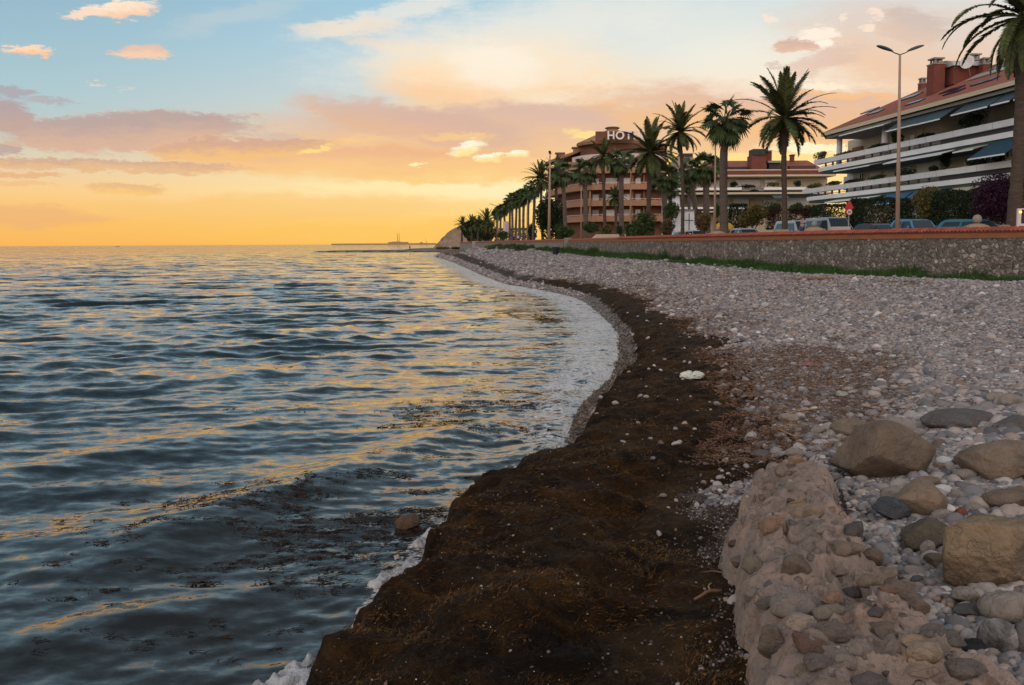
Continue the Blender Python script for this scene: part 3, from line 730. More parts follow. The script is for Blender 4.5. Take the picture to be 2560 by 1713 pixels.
def rock(name, label, box, pal, seed, depth_k=.8, cuts=9, sub=4, rot=None, rough=.10, cat='rock', group=None, sink=.12, tilt=0, depth=(.45, .85), zb=None):
    u0, v0, u1, v1 = box
    P = hit((u0+u1)/2, v1-(v1-v0)*.18) if zb is None else ground((u0+u1)/2, v1-(v1-v0)*.18, zb)
    dist = np.linalg.norm(P-np.array([0, 0, CAMZ])); W = (u1-u0)/FPX*dist; H = (v1-v0)/FPX*dist*.98
    Dp = W*depth_k
    # visible height mixes height and depth (we look down at it)
    pitch = math.asin((CAMZ-P[2])/dist); Hz = max((H-Dp*.42*math.sin(pitch))/max(math.cos(pitch), .3), W*.22)
    g = random.Random(seed)
    me = rockmesh(name, (W, Dp, Hz), seed, cuts, rough, sub, depth)
    me.materials.append(rockmat('rock_%s' % ''.join(str(int(c*100)) for c in pal[0]), pal[0], pal[1], scale=3/max(W, .12)*.35+1.2))
    o = bpy.data.objects.new(name, me); COL.objects.link(o)
    o.location = (P[0], P[1]+Dp*.28, P[2]+Hz*(.5-sink)); o.rotation_euler = (R(tilt)*.5, R(tilt), R(g.uniform(-14, 14)) if rot is None else R(rot))
    tag(o, label, cat, group); return o
rock('boulder', 'big square-edged brown boulder at the far end of the conglomerate ridge', (2100, 1062, 2338, 1236), BRN, 31, .75, 12, 5, 8, .08, depth=(.5, .8))
rock('boulder', 'low flat-topped tan rock just behind the big square brown boulder', (2088, 1052, 2185, 1105), TAN, 32, .9, 9, 4)
rock('boulder', 'pale cream ledge of rock touching the back of the square brown boulder', (2195, 1050, 2300, 1110), PAL, 33, .8, 8, 4)
rock('boulder', 'long dark grey flat slab among pebbles near the right edge of the beach', (2325, 1028, 2510, 1092), GRY, 34, .7, 8, 5, 4)
rock('boulder', 'second dark grey slab partly hidden at the right edge behind the pebbles', (2480, 1045, 2600, 1100), GRY, 35, .7, 8, 4)
rock('boulder', 'broad tan boulder cut by the right edge of the photo', (2430, 1118, 2640, 1222), TAN, 36, .8, 10, 5, -6)
rock('boulder', 'dark brown boulder at the right edge below the broad tan one', (2470, 1225, 2600, 1292), BRN, 37, .8, 9, 4)
rock('boulder', 'big yellow cracked boulder with rugged sides by the right edge', (2372, 1318, 2600, 1520), YEL, 38, .8, 14, 6, 12, .16)
rock('boulder', 'light ochre rock behind the big yellow cracked boulder', (2465, 1300, 2640, 1380), TAN, 39, .8, 9, 4)
rock('boulder', 'wedge-shaped sandy brown block leaning beside the dark blue-grey stone', (2252, 1215, 2398, 1318), ((.27, .20, .14), (.21, .155, .11)), 40, .8, 12, 5, 20, .05, tilt=12)
rock('boulder', 'greenish tan rock directly behind the sandy wedge-shaped block', (2283, 1195, 2372, 1238), TAN, 41, .8, 9, 4)
rock('stone', 'smooth pale lilac-grey oblong stone by the foot of the square boulder', (2200, 1220, 2292, 1268), PAL, 42, .5, 5, 4, 22, .04, 'stone')
rock('stone', 'dark blue-grey angular stone lodged against the conglomerate ridge', (2182, 1250, 2275, 1320), BLU, 43, .6, 9, 5, -28, .10, 'stone')
rock('boulder', 'dark mossy brown boulder below the wedge-shaped block', (2262, 1308, 2392, 1392), ((.10, .085, .06), (.15, .12, .085)), 44, .8, 10, 5, 0, .14)
rock('stone', 'smooth white egg-shaped stone resting on the dark brown boulder', (2492, 1254, 2540, 1288), WHT, 45, .8, 0, 4, 0, .02, 'stone')
rock('stone', 'pale pinkish oblong pebble jammed under the mossy brown boulder', (2298, 1358, 2345, 1400), PAL, 46, .6, 3, 4, 35, .03, 'stone')
rock('stone', 'round dark bluish stone between the mossy and the yellow boulder', (2370, 1345, 2402, 1398), DRK, 47, .8, 3, 4, 0, .04, 'stone')
rock('boulder', 'worn dark brown stone left of the big yellow boulder', (2318, 1390, 2392, 1440), BRN, 48, .8, 7, 4, 0, .08)
rock('stone', 'pale lumpy stone leaning on the near foot of the yellow boulder', (2388, 1475, 2455, 1530), PAL, 49, .8, 7, 4, 0, .09, 'stone')
rock('boulder', 'large smooth pale grey boulder near the lower right edge', (2470, 1500, 2610, 1585), PAL, 50, .8, 6, 5, 0, .05)
rock('stone', 'long speckled black and white cobble beside the lower right edge', (2455, 1570, 2545, 1665), ((.42, .40, .37), (.09, .085, .085)), 51, .6, 2, 5, -40, .03, 'stone')
rock('boulder', 'rounded grey cobble cut off by the right edge near the bottom corner', (2532, 1575, 2600, 1665), GRY, 52, .8, 4, 4, 0, .04)
rock('stone', 'dark flat stone between the speckled cobble and the ridge', (2410, 1610, 2480, 1650), DRK, 53, .8, 6, 4, 0, .06, 'stone')
rock('stone', 'grey stone slab wedged right of the ridge below the yellow boulder', (2400, 1522, 2492, 1560), GRY, 54, .8, 7, 4, 0, .07, 'stone')
rock('stone', 'cream angular stone lying on pebbles left of the mossy slab', (2465, 1060, 2505, 1092), PAL, 55, .8, 8, 4, 0, .08, 'stone')
rock('stone', 'sharp reddish brown stone beside the sandy wedge-shaped block', (2388, 1272, 2420, 1312), ((.30, .10, .05), (.24, .12, .08)), 56, .8, 8, 4, 0, .08, 'stone')
rock('stone', 'orange-tipped pale pebble standing up between boulders', (2335, 1158, 2372, 1186), ((.45, .32, .22), (.38, .28, .20)), 57, .6, 5, 4, -15, .05, 'stone')
rock('stone', 'flat salmon pink tile fragment lying on the pebble field', (1992, 906, 2062, 924), ((.32, .15, .11), (.30, .17, .13)), 58, .7, 8, 3, 4, .05, 'stone', tilt=0)
rock('stone', 'pale pinkish stone on the seaweed behind the plastic bag', (1818, 924, 1842, 940), PAL, 59, .8, 6, 3, 0, .06, 'stone')
rock('stone', 'upright beige stone at the seaweed edge, largest of a short row', (1795, 958, 1826, 982), PAL, 60, .8, 8, 4, 10, .08, 'stone')
rock('stone', 'flat beige stone at the right end of a short row on the seaweed', (1826, 972, 1858, 990), PAL, 61, .8, 8, 4, -12, .08, 'stone')
rock('stone', 'small beige stone at the left end of a short row on the seaweed', (1794, 980, 1812, 992), PAL, 62, .8, 8, 3, 0, .08, 'stone')
rock('stone', 'pale pebble alone in the middle of the dark seaweed bank', (1650, 1236, 1672, 1252), PAL, 63, .8, 6, 3, 0, .06, 'stone')
rock('stone', 'bright white pebble on dark grit near the bottom of the beach', (1620, 1611, 1634, 1626), WHT, 64, .8, 4, 3, 0, .05, 'stone')
rock('stone', 'round white shell-like pebble on the seaweed edge above the bright one', (1622, 1504, 1638, 1516), WHT, 65, .8, 3, 3, 0, .05, 'stone')
rock('boulder', 'brown pointed rock standing in the shallow water by the seaweed', (985, 1290, 1062, 1340), ((.16, .10, .06), (.10, .065, .04)), 66, .8, 8, 5, 15, .14, zb=-.03, sink=.10)
rock('stone', 'dark weedy stone at the waterline beyond the seaweed bulge', (1182, 1192, 1222, 1220), ((.03, .025, .02), (.06, .045, .03)), 67, .8, 7, 4, 0, .12, 'stone', zb=-.02)
rock('stone', 'small grey peaked rock awash among the far shallow ripples', (1262, 1164, 1296, 1184), GRY, 68, .8, 9, 4, 0, .1, 'stone', zb=-.02)
rock('stone', 'dark brown stone awash left of the grey peaked rock', (1336, 1112, 1378, 1136), ((.07, .05, .035), (.12, .085, .06)), 69, .8, 8, 4, 0, .1, 'stone', zb=-.02)
gr = random.Random(5)
q = 0
for u, v, s_, pal, ad, wh in ((2420, 1195, 46, PAL, 'pale rounded', 'in the gap right of the square brown boulder'), (2350, 1120, 40, BRN, 'brown ribbed', 'on the pebbles behind the square boulder'),
        (2410, 1160, 44, PAL, 'cream blocky', 'in front of the long grey slab'), (2395, 1075, 42, GRY, 'grey leaning', 'against the near edge of the long slab'), (2440, 1250, 40, ((.22, .26, .27), (.30, .33, .33)), 'bluish pale', 'in the pocket beside the egg-shaped white stone'),
        (2445, 1275, 44, PAL, 'buff rounded', 'just below the bluish pale stone in the pocket'), (2400, 1245, 38, PAL, 'thin upright', 'right of the wedge-shaped block'), (2450, 1305, 46, GRY, 'pale grey flat', 'left of the light ochre rock'),
        (2362, 1295, 44, PAL, 'knobbly buff', 'resting on top of the mossy brown boulder'), (2408, 1315, 30, PAL, 'small chalky', 'above the yellow boulder'), (2500, 1078, 40, TAN, 'golden brown', 'at the foot of the long grey slab'),
        (2540, 1010, 52, PAL, 'large round buff', 'by the right edge above the slabs'), (2500, 1000, 44, PAL, 'round pinkish', 'above the long grey slab'), (2080, 1075, 42, WHT, 'whitish angular', 'left of the flat-topped tan rock'),
        (2052, 1080, 36, PAL, 'beige angular', 'left of the whitish angular stone'), (1975, 1050, 44, PAL, 'round cream', 'where the seaweed meets the pebbles'), (1990, 1140, 40, PAL, 'pale jagged', 'near the far tip of the conglomerate ridge'),
        (2110, 990, 32, WHT, 'small white', 'on the pebble field right of the thin cane'), (1905, 1145, 46, GRY, 'grey wedge', 'on brown grit left of the ridge tip'), (2300, 1090, 42, PAL, 'buff square', 'between the square boulder and the grey slab')):
    q += 1
    rock('stone', '%s stone %s' % (ad, wh), (u-s_*.6, v-s_*.38, u+s_*.6, v+s_*.42), pal, 200+q, .8, gr.randint(3, 8), 4, gr.uniform(-40, 40), .06, 'stone')

# ------------------------------------------------------------------ the conglomerate ridge
rd_o = thing('conglomerate_ridge', 'long grey conglomerate ridge studded with stones, right foreground', 'rock', (1.4, 4.4, .9))
ns, nt = 520, 300
S_ = np.linspace(0, 1, ns)[:, None]; T_ = np.linspace(-1, 1, nt)[None, :]
yy = RY0-.3+S_*(RY1-RY0+.35); l_, r_ = ridge_lr(yy); xc = (l_+r_)/2; hw = (r_-l_)/2+.03
hw = hw*(1+.16*fb2(yy*1.0, yy*0+3, 2.6, 4, 71))
prof = 1-np.where(T_ < 0, np.abs(T_)**6, np.abs(T_)**5)
endk = np.sqrt(np.clip(1-((S_-.5)/.5)**8, 0, 1))
hgt = np.interp(yy, [1.7, 3.0, 4.2, 5.4, 6.4, 7.05, 8], [.36, .36, .35, .32, .28, .22, .16])
Xr = xc+T_*hw*(1.0+.0*S_); Yr = yy+0*T_
bx = Xr+.10*fb2(Xr, Yr, 3, 4, 72)*(1+0*Yr); bw = Yr+.10*fb2(Xr, Yr, 3, 4, 73)
g0 = hland(Xr, Yr)
lumps = .13*fb2(Xr, Yr, 2.2, 4, 74)+.055*fb2(Xr, Yr, 7, 4, 75)+.016*fb2(Xr, Yr, 26, 3, 76)-.05*np.abs(fb2(Xr, Yr, 3.7, 3, 81))*3+.05
holes = -.07*sm(fb2(Xr, Yr, 9, 2, 78), .35, .6)-.03*sm(fb2(Xr, Yr, 24, 2, 79), .4, .6)
dip = -.10*np.exp(-((Yr-4.55)/.22)**2)*(T_ < .4)-.06*np.exp(-((Yr-3.35)/.15)**2)
Zr = g0-.12+(hgt+.12)*np.clip(prof, 0, 1)**.55*endk+(lumps+holes+dip)*np.clip(prof*1.6, 0, 1)*endk
V = np.stack([bx-1.4, bw-4.4, Zr-.9], -1).reshape(-1, 3)
me = npmesh('rock_body', V, gridfaces(ns, nt)[:, ::-1])
m = bpy.data.materials.new('conglomerate'); m.use_nodes = True; t = NT(m.node_tree); b = t.n['Principled BSDF']
oc = t.new('ShaderNodeTexCoord').outputs['Object']
n1 = t.noise(oc, 2.6, 7, .65); n2 = t.noise(oc, 30, 5, .7); n3 = t.noise(oc, 1.3, 3, .5)
c = t.ramp(n1, [(.3, (.15, .12, .10)), (.46, (.255, .20, .168)), (.58, (.33, .245, .195)), (.70, (.28, .165, .105))])
vo = t.new('ShaderNodeTexVoronoi'); t.put(vo.inputs['Vector'], t.vmath('ADD', oc, t.vmath('MULTIPLY', t.noise(oc, 9, 3, .6, 'Color'), (.10, .10, .10)))); vo.inputs['Scale'].default_value = 15
sc_ = t.new('ShaderNodeSeparateColor'); t.l.new(vo.outputs['Color'], sc_.inputs[0])
c = t.mix(t.mapr(t.noise(oc, 5.5, 6, .7), .54, .66, 0, .7), c, (.12, .09, .07))
inc = t.math('MULTIPLY', t.mapr(sc_.outputs[0], .72, .75), t.mapr(vo.outputs['Distance'], .42, .34))
c = t.mix(t.math('MULTIPLY', inc, .75), c, t.ramp(sc_.outputs[1], [(0, (.08, .08, .085)), (.4, (.20, .15, .12)), (.7, (.36, .24, .13)), (1, (.48, .42, .37))]))
c = t.mix(t.mapr(n2, .60, .70, 0, .8), c, (.09, .075, .065))
t.l.new(c, b.inputs['Base Color']); b.inputs['Roughness'].default_value = .88; b.inputs['Specular IOR Level'].default_value = .2
bn = t.new('ShaderNodeBump'); bn.inputs['Distance'].default_value = .035
t.put(bn.inputs['Height'], t.math('ADD', t.math('ADD', t.math('MULTIPLY', n2, .8), n1), t.math('MULTIPLY', inc, .5))); t.l.new(bn.outputs[0], b.inputs['Normal'])
link('rock_body', me, rd_o, m)
body_pts = V+np.array([1.4, 4.4, .9])
def ridge_hit(u, v):
    d = ray(u, v); C0 = np.array([0, 0, CAMZ]); rel = body_pts-C0
    tt = rel@d; pr = np.linalg.norm(rel-tt[:, None]*d, axis=1)
    near_ = pr < .03
    if not near_.any(): return body_pts[np.argmin(pr)]
    k = np.where(near_)[0]; return body_pts[k[np.argmin(tt[k])]]
emb = [  # u, v, width, height in photo pixels, palette
 (1997, 1397, 84, 80, BRN), (1923, 1598, 84, 110, ((.20, .165, .125), (.15, .125, .10))), (1997, 1248, 44, 40, ((.42, .24, .09), (.34, .19, .08))), (2135, 1310, 62, 54, DRK), (1920, 1308, 64, 70, ((.36, .23, .15), (.28, .18, .12))),
 (2020, 1265, 120, 40, ((.40, .28, .18), (.32, .22, .15))), (2145, 1465, 54, 42, DRK), (2072, 1510, 76, 48, ((.30, .26, .19), (.24, .21, .16))), (2200, 1380, 62, 60, ((.11, .08, .06), (.15, .11, .08))), (2125, 1355, 80, 52, TAN),
 (2025, 1600, 90, 38, ((.16, .07, .045), (.12, .06, .045))), (2105, 1575, 80, 46, ((.12, .095, .085), (.16, .13, .115))), (1985, 1500, 110, 80, PAL), (2000, 1540, 70, 44, ((.44, .34, .26), (.38, .30, .24))), (2330, 1615, 80, 56, ((.42, .32, .22), (.34, .27, .20))),
 (2205, 1518, 50, 26, DRK), (2285, 1408, 100, 46, BRN), (2180, 1435, 64, 50, TAN), (2230, 1460, 44, 32, RED), (2245, 1425, 66, 40, ((.30, .23, .17), (.25, .19, .15))), (2220, 1560, 90, 40, ((.22, .16, .11), (.18, .13, .10))),
 (2295, 1585, 60, 34, ((.44, .31, .18), (.36, .26, .17))), (2305, 1665, 70, 28, ((.34, .24, .17), (.28, .20, .15))), (2400, 1590, 84, 34, GRY), (2155, 1605, 58, 36, PAL), (1878, 1395, 70, 66, ((.22, .19, .13), (.18, .155, .115))), (1835, 1400, 40, 46, ((.20, .18, .14), (.16, .14, .11))),
 (1868, 1478, 40, 54, PAL), (1822, 1355, 26, 32, DRK), (1995, 1140, 44, 46, ((.36, .24, .16), (.30, .20, .14))), (1960, 1165, 40, 40, ((.20, .16, .13), (.26, .20, .16))), (2345, 1440, 56, 44, BRN), (2415, 1650, 90, 50, GRY), (2240, 1485, 30, 20, PAL),
 (2045, 1635, 66, 50, GRY), (2000, 1655, 44, 30, TAN), (2205, 1670, 26, 20, DRK), (2140, 1650, 56, 40, PAL), (2170, 1490, 28, 18, WHT), (2090, 1480, 50, 36, ((.36, .20, .12), (.28, .17, .12))), (1905, 1500, 50, 40, GRY), (2165, 1700, 100, 40, GRY), (1968, 1245, 24, 20, DRK), (2110, 1420, 44, 30, TAN), (2340, 1560, 60, 26, GRY), (2050, 1310, 50, 24, PAL)]
for i, (u, v, wd, ht, pal) in enumerate(emb):
    mxc = np.array((.20, .155, .125)); pal = tuple(tuple(np.round(np.array(q)*.62+mxc*.38, 3)) for q in pal)
    P = ridge_hit(u, v+ht*.15); dist = np.linalg.norm(P-np.array([0, 0, CAMZ])); W = wd/FPX*dist*1.02; H = ht/FPX*dist*1.02
    me = rockmesh('embedded_stone', (W, W*.8, H*.8), 300+i, 6+i % 7, .11, 4)
    me.materials.append(rockmat('rock_%s' % ''.join(str(int(c*100)) for c in pal[0]), pal[0], pal[1], (.07, .055, .045), scale=5))
    o = bpy.data.objects.new('embedded_stone', me); COL.objects.link(o); o.parent = rd_o
    o.location = (P[0]-1.4, P[1]-4.4+W*.12, P[2]-.9); o.rotation_euler = (R(12), R(random.uniform(-14, 14)), R(random.uniform(-25, 25)))

# ------------------------------------------------------------------ small flotsam
def tube(pts, rad, n=8, close=True):
    """tapered tube along pts; returns V,F arrays (quads) and caps"""
    pts = np.asarray(pts, float); rad = np.broadcast_to(rad, len(pts)); V = []
    tang = np.gradient(pts, axis=0); up = np.array([0, 0, 1.0])
    prev = None
    for p, tg, r_ in zip(pts, tang, rad):
        tg = tg/(np.linalg.norm(tg)+1e-12)
        if prev is None:
            a_ = np.cross(tg, up);
            if np.linalg.norm(a_) < .1: a_ = np.cross(tg, np.array([1.0, 0, 0]))
        else: a_ = prev-tg*np.dot(prev, tg)
        a_ /= np.linalg.norm(a_); prev = a_; b_ = np.cross(tg, a_)
        an = np.arange(n)*2*math.pi/n
        V.append(p+r_*(np.cos(an)[:, None]*a_+np.sin(an)[:, None]*b_))
    V = np.vstack(V); F = []
    for i in range(len(pts)-1):
        for k in range(n): F.append((i*n+k, i*n+(k+1) % n, (i+1)*n+(k+1) % n, (i+1)*n+k))
    if close:
        V = np.vstack([V, pts[0], pts[-1]]); c0 = len(V)-2; e = (len(pts)-1)*n
        for k in range(n): F.append((c0, (k+1) % n, k, k)); F.append((c0+1, e+k, e+(k+1) % n, e+(k+1) % n))
    return V, F
class MB:
    def __init__(s): s.V = []; s.F = []; s.n = 0
    def add(s, V, F):
        s.V.append(np.asarray(V, float)); s.F += [tuple(dict.fromkeys(int(i)+s.n for i in f)) for f in F]; s.n += len(V); return s
    def box(s, c, d, rz=0.0, taper=1.0):
        x, y, z = [q/2 for q in d]; P = np.array([(a*x*(taper if e > 0 else 1), b_*y*(taper if e > 0 else 1), e*z) for e in (-1, 1) for a, b_ in ((-1, -1), (1, -1), (1, 1), (-1, 1))])
        ca, sa = math.cos(rz), math.sin(rz); P = np.stack([P[:, 0]*ca-P[:, 1]*sa, P[:, 0]*sa+P[:, 1]*ca, P[:, 2]], -1)+np.array(c)
        return s.add(P, [(0, 3, 2, 1), (4, 5, 6, 7), (0, 1, 5, 4), (1, 2, 6, 5), (2, 3, 7, 6), (3, 0, 4, 7)])
    def tube(s, pts, rad, n=8): return s.add(*tube(pts, rad, n))
    def prism(s, poly, z0, z1):
        n = len(poly); P = [(x, y, z0) for x, y in poly]+[(x, y, z1) for x, y in poly]
        return s.add(P, [tuple(range(n))[::-1], tuple(range(n, 2*n))]+[(i, (i+1) % n, (i+1) % n+n, i+n) for i in range(n)])
    def ell(s, c, r_, sub=2):
        V, F = ICO[sub]; return s.add(V*np.array(r_)+np.array(c), F)
    def lathe(s, prof, c=(0, 0, 0), n=16):
        V = []; 
        for rr_, z in prof:
            for k in range(n): V.append((c[0]+rr_*math.cos(2*math.pi*k/n), c[1]+rr_*math.sin(2*math.pi*k/n), c[2]+z))
        F = [(i*n+k, i*n+(k+1) % n, (i+1)*n+(k+1) % n, (i+1)*n+k) for i in range(len(prof)-1) for k in range(n)]
        F += [tuple(range(n))[::-1], tuple((len(prof)-1)*n+k for k in range(n))]
        return s.add(V, F)
    def build(s, name, mat, parent=None, smooth=False, bevel=0):
        me = bpy.data.meshes.new(name); V = np.vstack(s.V)
        me.from_pydata(V.tolist(), [], [f for f in s.F if len(f) > 2]); me.update()
        if bevel:
            bm = bmesh.new(); bm.from_mesh(me); bmesh.ops.bevel(bm, geom=list(bm.edges), offset=bevel, segments=2, affect='EDGES', profile=.6); bm.to_mesh(me); bm.free()
        if smooth: me.polygons.foreach_set('use_smooth', np.ones(len(me.polygons), bool))
        return link(name, me, parent, mat)
# the crumpled pale bag on the seaweed
P = hit(1730, 950, .05); V, F = ICO[5]
W = V*np.array([.17, .11, .075]); W = W*(1+.30*(1-np.abs(fbm(V*1.7+4, 4, 3))*3)[:, None]*.5+.06*fbm(V*7, 3, 9)[:, None]); W[:, 2] = np.maximum(W[:, 2], -.03)
W[:, 2] -= .05*np.exp(-((W[:, 0]-.5*W[:, 1])/.02)**2)
o = link('plastic_bag', npmesh('plastic_bag', W, F), None, pm('bag', (.62, .64, .55), (.45, .48, .40), rough=.45, scale=9)); o.location = (P[0], P[1], P[2]+.06)
tag(o, 'crumpled pale greenish plastic bag lying on the dark seaweed', 'plastic bag')
def stick(u0, v0, u1, v1, rad, mat, label, nm='stick', lift=.03, bend=.02):
    A = hit(u0, v0, lift); B = hit(u1, v1, lift); k = np.linspace(0, 1, 7)[:, None]; P = A+(B-A)*k; P[:, 2] += bend*np.sin(k[:, 0]*3.1)*1.0; P[:, 0] += bend*.5*np.sin(k[:, 0]*7)
    V, F = tube(P, np.linspace(rad*.6, rad, 7)); tag(MB().add(V, F).build(nm, mat, smooth=True), label, nm)
wood = pm('driftwood', (.20, .11, .06), (.13, .075, .045), rough=.8, scale=12)
cane = pm('dry_cane', (.40, .25, .11), (.32, .19, .09), rough=.7, scale=20)
stick(1735, 1501, 1800, 1479, .013, wood, 'short brown driftwood stick lying on grit beside the ridge', 'driftwood')
stick(1925, 1046, 2050, 1022, .009, cane, 'long thin dry cane lying along the edge of the pebbles', 'cane', .05)
stick(1922, 1072, 1985, 1092, .008, cane, 'thin yellow cane pointing down the beach left of the tan rock', 'cane', .05)
stick(1945, 1068, 2000, 1066, .006, cane, 'short straw stalk crossing the thin yellow cane', 'cane', .05)
stick(1750, 1434, 1830, 1441, .006, wood, 'thin pale twig on dark grit touching the ridge', 'twig', .02)
stick(1774, 1460, 1776, 1482, .005, cane, 'tiny upright straw just above the driftwood stick', 'twig', .03)
stick(1960, 701, 2085, 698, .06, wood, 'long weathered branch lying on the pebbles near the grass', 'driftwood', .05)
# ------------------------------------------------------------------ promenade, road, wall
PZ = 2.55
def offset_path(P, d):
    tg = np.gradient(P, axis=0); tg /= np.linalg.norm(tg, axis=1)[:, None]
    return P+np.stack([tg[:, 1], -tg[:, 0]], -1)*d          # positive = inland (right of the direction of travel away from us)
def strip(P, d0, d1, z, name, mat, z1=None):
    A = offset_path(P, d0); B = offset_path(P, d1); n = len(P)
    V = np.vstack([np.c_[A, np.full(n, z)], np.c_[B, np.full(n, z if z1 is None else z1)]])
    F = [(i, n+i, n+i+1, i+1) for i in range(n-1)]
    return npmesh(name, V, np.array(F))
pave = pm('paving', (.20, .15, .13), (.26, .20, .17), scale=2, rough=.9); asph = pm('asphalt', (.045, .045, .048), (.06, .06, .06), scale=1.5, rough=.9)
earth = pm('earth', (.10, .08, .05), (.07, .08, .04), scale=.4, rough=.95)
tag(link('promenade', strip(WP, .0, 7.5, PZ, 'promenade', 0), mat=pave), kind='structure')
tag(link('road', strip(WP, 7.5, 14.5, PZ-.13, 'road', 0), mat=asph), kind='structure')
kb = strip(WP, 7.38, 7.5, PZ+.004, 'kerb', 0); tag(link('kerb', kb, mat=pm('kerb', (.35, .34, .32), rough=.9)), kind='structure')
tag(link('ground', strip(WP, 14.5, 160, PZ-.02, 'ground', 0), mat=earth), kind='structure')
road_mark = pm('road_paint', (.7, .7, .68), rough=.7)
tag(link('road_marking', strip(WP, 10.9, 11.05, PZ-.126, 'road_marking', 0), mat=road_mark), kind='structure')

# wall material: irregular grey stones in mortar
m = bpy.data.materials.new('rubble_stone'); m.use_nodes = True; t = NT(m.node_tree); b = t.n['Principled BSDF']
pos = t.new('ShaderNodeNewGeometry').outputs['Position']
wv = t.vmath('ADD', t.mapping(pos, scale=(1, .75, 1)), t.vmath('MULTIPLY', t.noise(pos, 3, 4, .6, 'Color'), (.35, .35, .35)))
vo = t.new('ShaderNodeTexVoronoi'); t.put(vo.inputs['Vector'], wv); vo.inputs['Scale'].default_value = 4.6
ve = t.new('ShaderNodeTexVoronoi', feature='DISTANCE_TO_EDGE'); t.put(ve.inputs['Vector'], wv); ve.inputs['Scale'].default_value = 4.6
sp = t.new('ShaderNodeSeparateColor'); t.l.new(vo.outputs['Color'], sp.inputs[0])
c = t.ramp(sp.outputs[0], [(0, (.13, .115, .10)), (.35, (.23, .20, .175)), (.7, (.31, .27, .235)), (.9, (.40, .35, .30)), (.97, (.62, .50, .42))])
c = t.mix(t.mapr(t.noise(pos, 9, 5, .65), .4, .7, 0, .5), c, (.12, .11, .09))
c = t.mix(t.mapr(ve.outputs['Distance'], .02, .09, .85, 0), c, (.26, .225, .19))
sz_ = t.new('ShaderNodeSeparateXYZ'); t.l.new(pos, sz_.inputs[0])
t.l.new(c, b.inputs['Base Color']); b.inputs['Roughness'].default_value = .9; b.inputs['Specular IOR Level'].default_value = .15
bn = t.new('ShaderNodeBump'); bn.inputs['Distance'].default_value = .09; t.put(bn.inputs['Height'], t.mapr(ve.outputs['Distance'], 0, .2)); t.l.new(bn.outputs[0], b.inputs['Normal'])
rubble = m
brick = pm('coping_brick', (.32, .125, .055), (.24, .105, .06), scale=1.2, rough=.85, stretch=(1, 1, 3))
tile = pm('coping_tile', (.34, .085, .05), (.24, .07, .045), scale=5, rough=.8, isl=.25)
render_ = pm('smooth_render', (.26, .235, .20), (.19, .175, .15), scale=1.2, rough=.9)
def resample(P, step):
    L = np.r_[0, np.cumsum(np.linalg.norm(np.diff(P, axis=0), axis=1))]; s = np.arange(0, L[-1], step)
    return np.stack([np.interp(s, L, P[:, 0]), np.interp(s, L, P[:, 1])], -1)
def profile_sweep(P, prof, zb=None):
    """sweep a closed profile [(d, z)] along path P (d positive inland); zb(x, y): floor used where z is None"""
    n = len(P); V = []; k = len(prof)
    for d, z in prof:
        A = offset_path(P, d); zz = np.full(n, z) if z is not None else zb(A[:, 0], A[:, 1])
        V.append(np.c_[A, zz])
    V = np.stack(V, 1).reshape(-1, 3)
    F = [(i*k+j, (i+1)*k+j, (i+1)*k+(j+1) % k, i*k+(j+1) % k) for i in range(n-1) for j in range(k)]
    F += [tuple(range(k))[:4][::-1], tuple((n-1)*k+j for j in range(k))[:4]]
    return npmesh('w', V, np.array(F), smooth=False)
def ysel(a, b_): return WP[(WP[:, 1] >= a) & (WP[:, 1] <= b_)]
dense = resample(WP, .5)
def make_wall(label, y0, y1, mat, tiles_to=95, zt=3.2):
    P = dense[(dense[:, 1] >= y0) & (dense[:, 1] <= y1)]
    t_ = thing('sea_wall', label, 'wall', (P[0, 0], P[0, 1], 0)); off_ = np.array([P[0, 0], P[0, 1]])
    Q = P-off_
    link('wall_body', profile_sweep(Q, [(0, -.4), (0, zt-.48), (.42, zt-.48), (.42, -.4)]), t_, mat)
    link('brick_band', profile_sweep(Q, [(-.05, zt-.48), (-.05, zt-.24), (.47, zt-.24), (.47, zt-.48)]), t_, brick)
    # a saddle of half round clay tiles: ridged roof across the wall
    B = profile_sweep(Q, [(-.10, zt-.235), (-.02, zt-.20), (.21, zt-.045), (.44, zt-.20), (.50, zt-.235)])
    link('coping_bed', B, t_, tile)
    Tl = resample(P, .215); Tl = Tl[Tl[:, 1] < tiles_to]
    if len(Tl) > 2:
        A = offset_path(Tl, -.16)-off_; C_ = offset_path(Tl, .21)-off_; E = offset_path(Tl, .56)-off_; mb = MB()
        Vs = []; Fs = []; n = 0; na = 7; an = np.linspace(0, math.pi, na)
        tg = np.gradient(Tl, axis=0); tg /= np.linalg.norm(tg, axis=1)[:, None]
        for a0, a1, z0, z1 in ((A, C_, zt-.19, zt-.02), (E, C_, zt-.19, zt-.02)):
            for i in range(len(Tl)):
                for (p, z, rad) in ((a0[i], z0, .088), (a1[i], z1, .074)):
                    for s_, h_ in zip(np.cos(an), np.sin(an)): Vs.append((p[0]+tg[i, 0]*s_*rad, p[1]+tg[i, 1]*s_*rad, z+h_*rad*.95-.02))
                    for s_, h_ in zip(np.cos(an[::-1]), np.sin(an[::-1])): Vs.append((p[0]+tg[i, 0]*s_*rad*.78, p[1]+tg[i, 1]*s_*rad*.78, z+h_*rad*.72-.02))
                k = 2*na
                for j in range(k): Fs.append((n+j, n+(j+1) % k, n+k+(j+1) % k, n+k+j))
                for j in range(na-1): Fs.append((n+j, n+k-1-j, n+k-2-j, n+j+1))
                n += 2*k
        link('roof_tiles', npmesh('roof_tiles', np.array(Vs), np.array(Fs), smooth=False), t_, tile)
    return t_, off_
w1, o1 = make_wall('long grey rubble stone sea wall with red clay tile coping', 8, 133, rubble, 100)
pill = MB(); p_ = [(-.12, -.12), (.55, -.12), (.55, 1.6), (-.12, 1.6)]
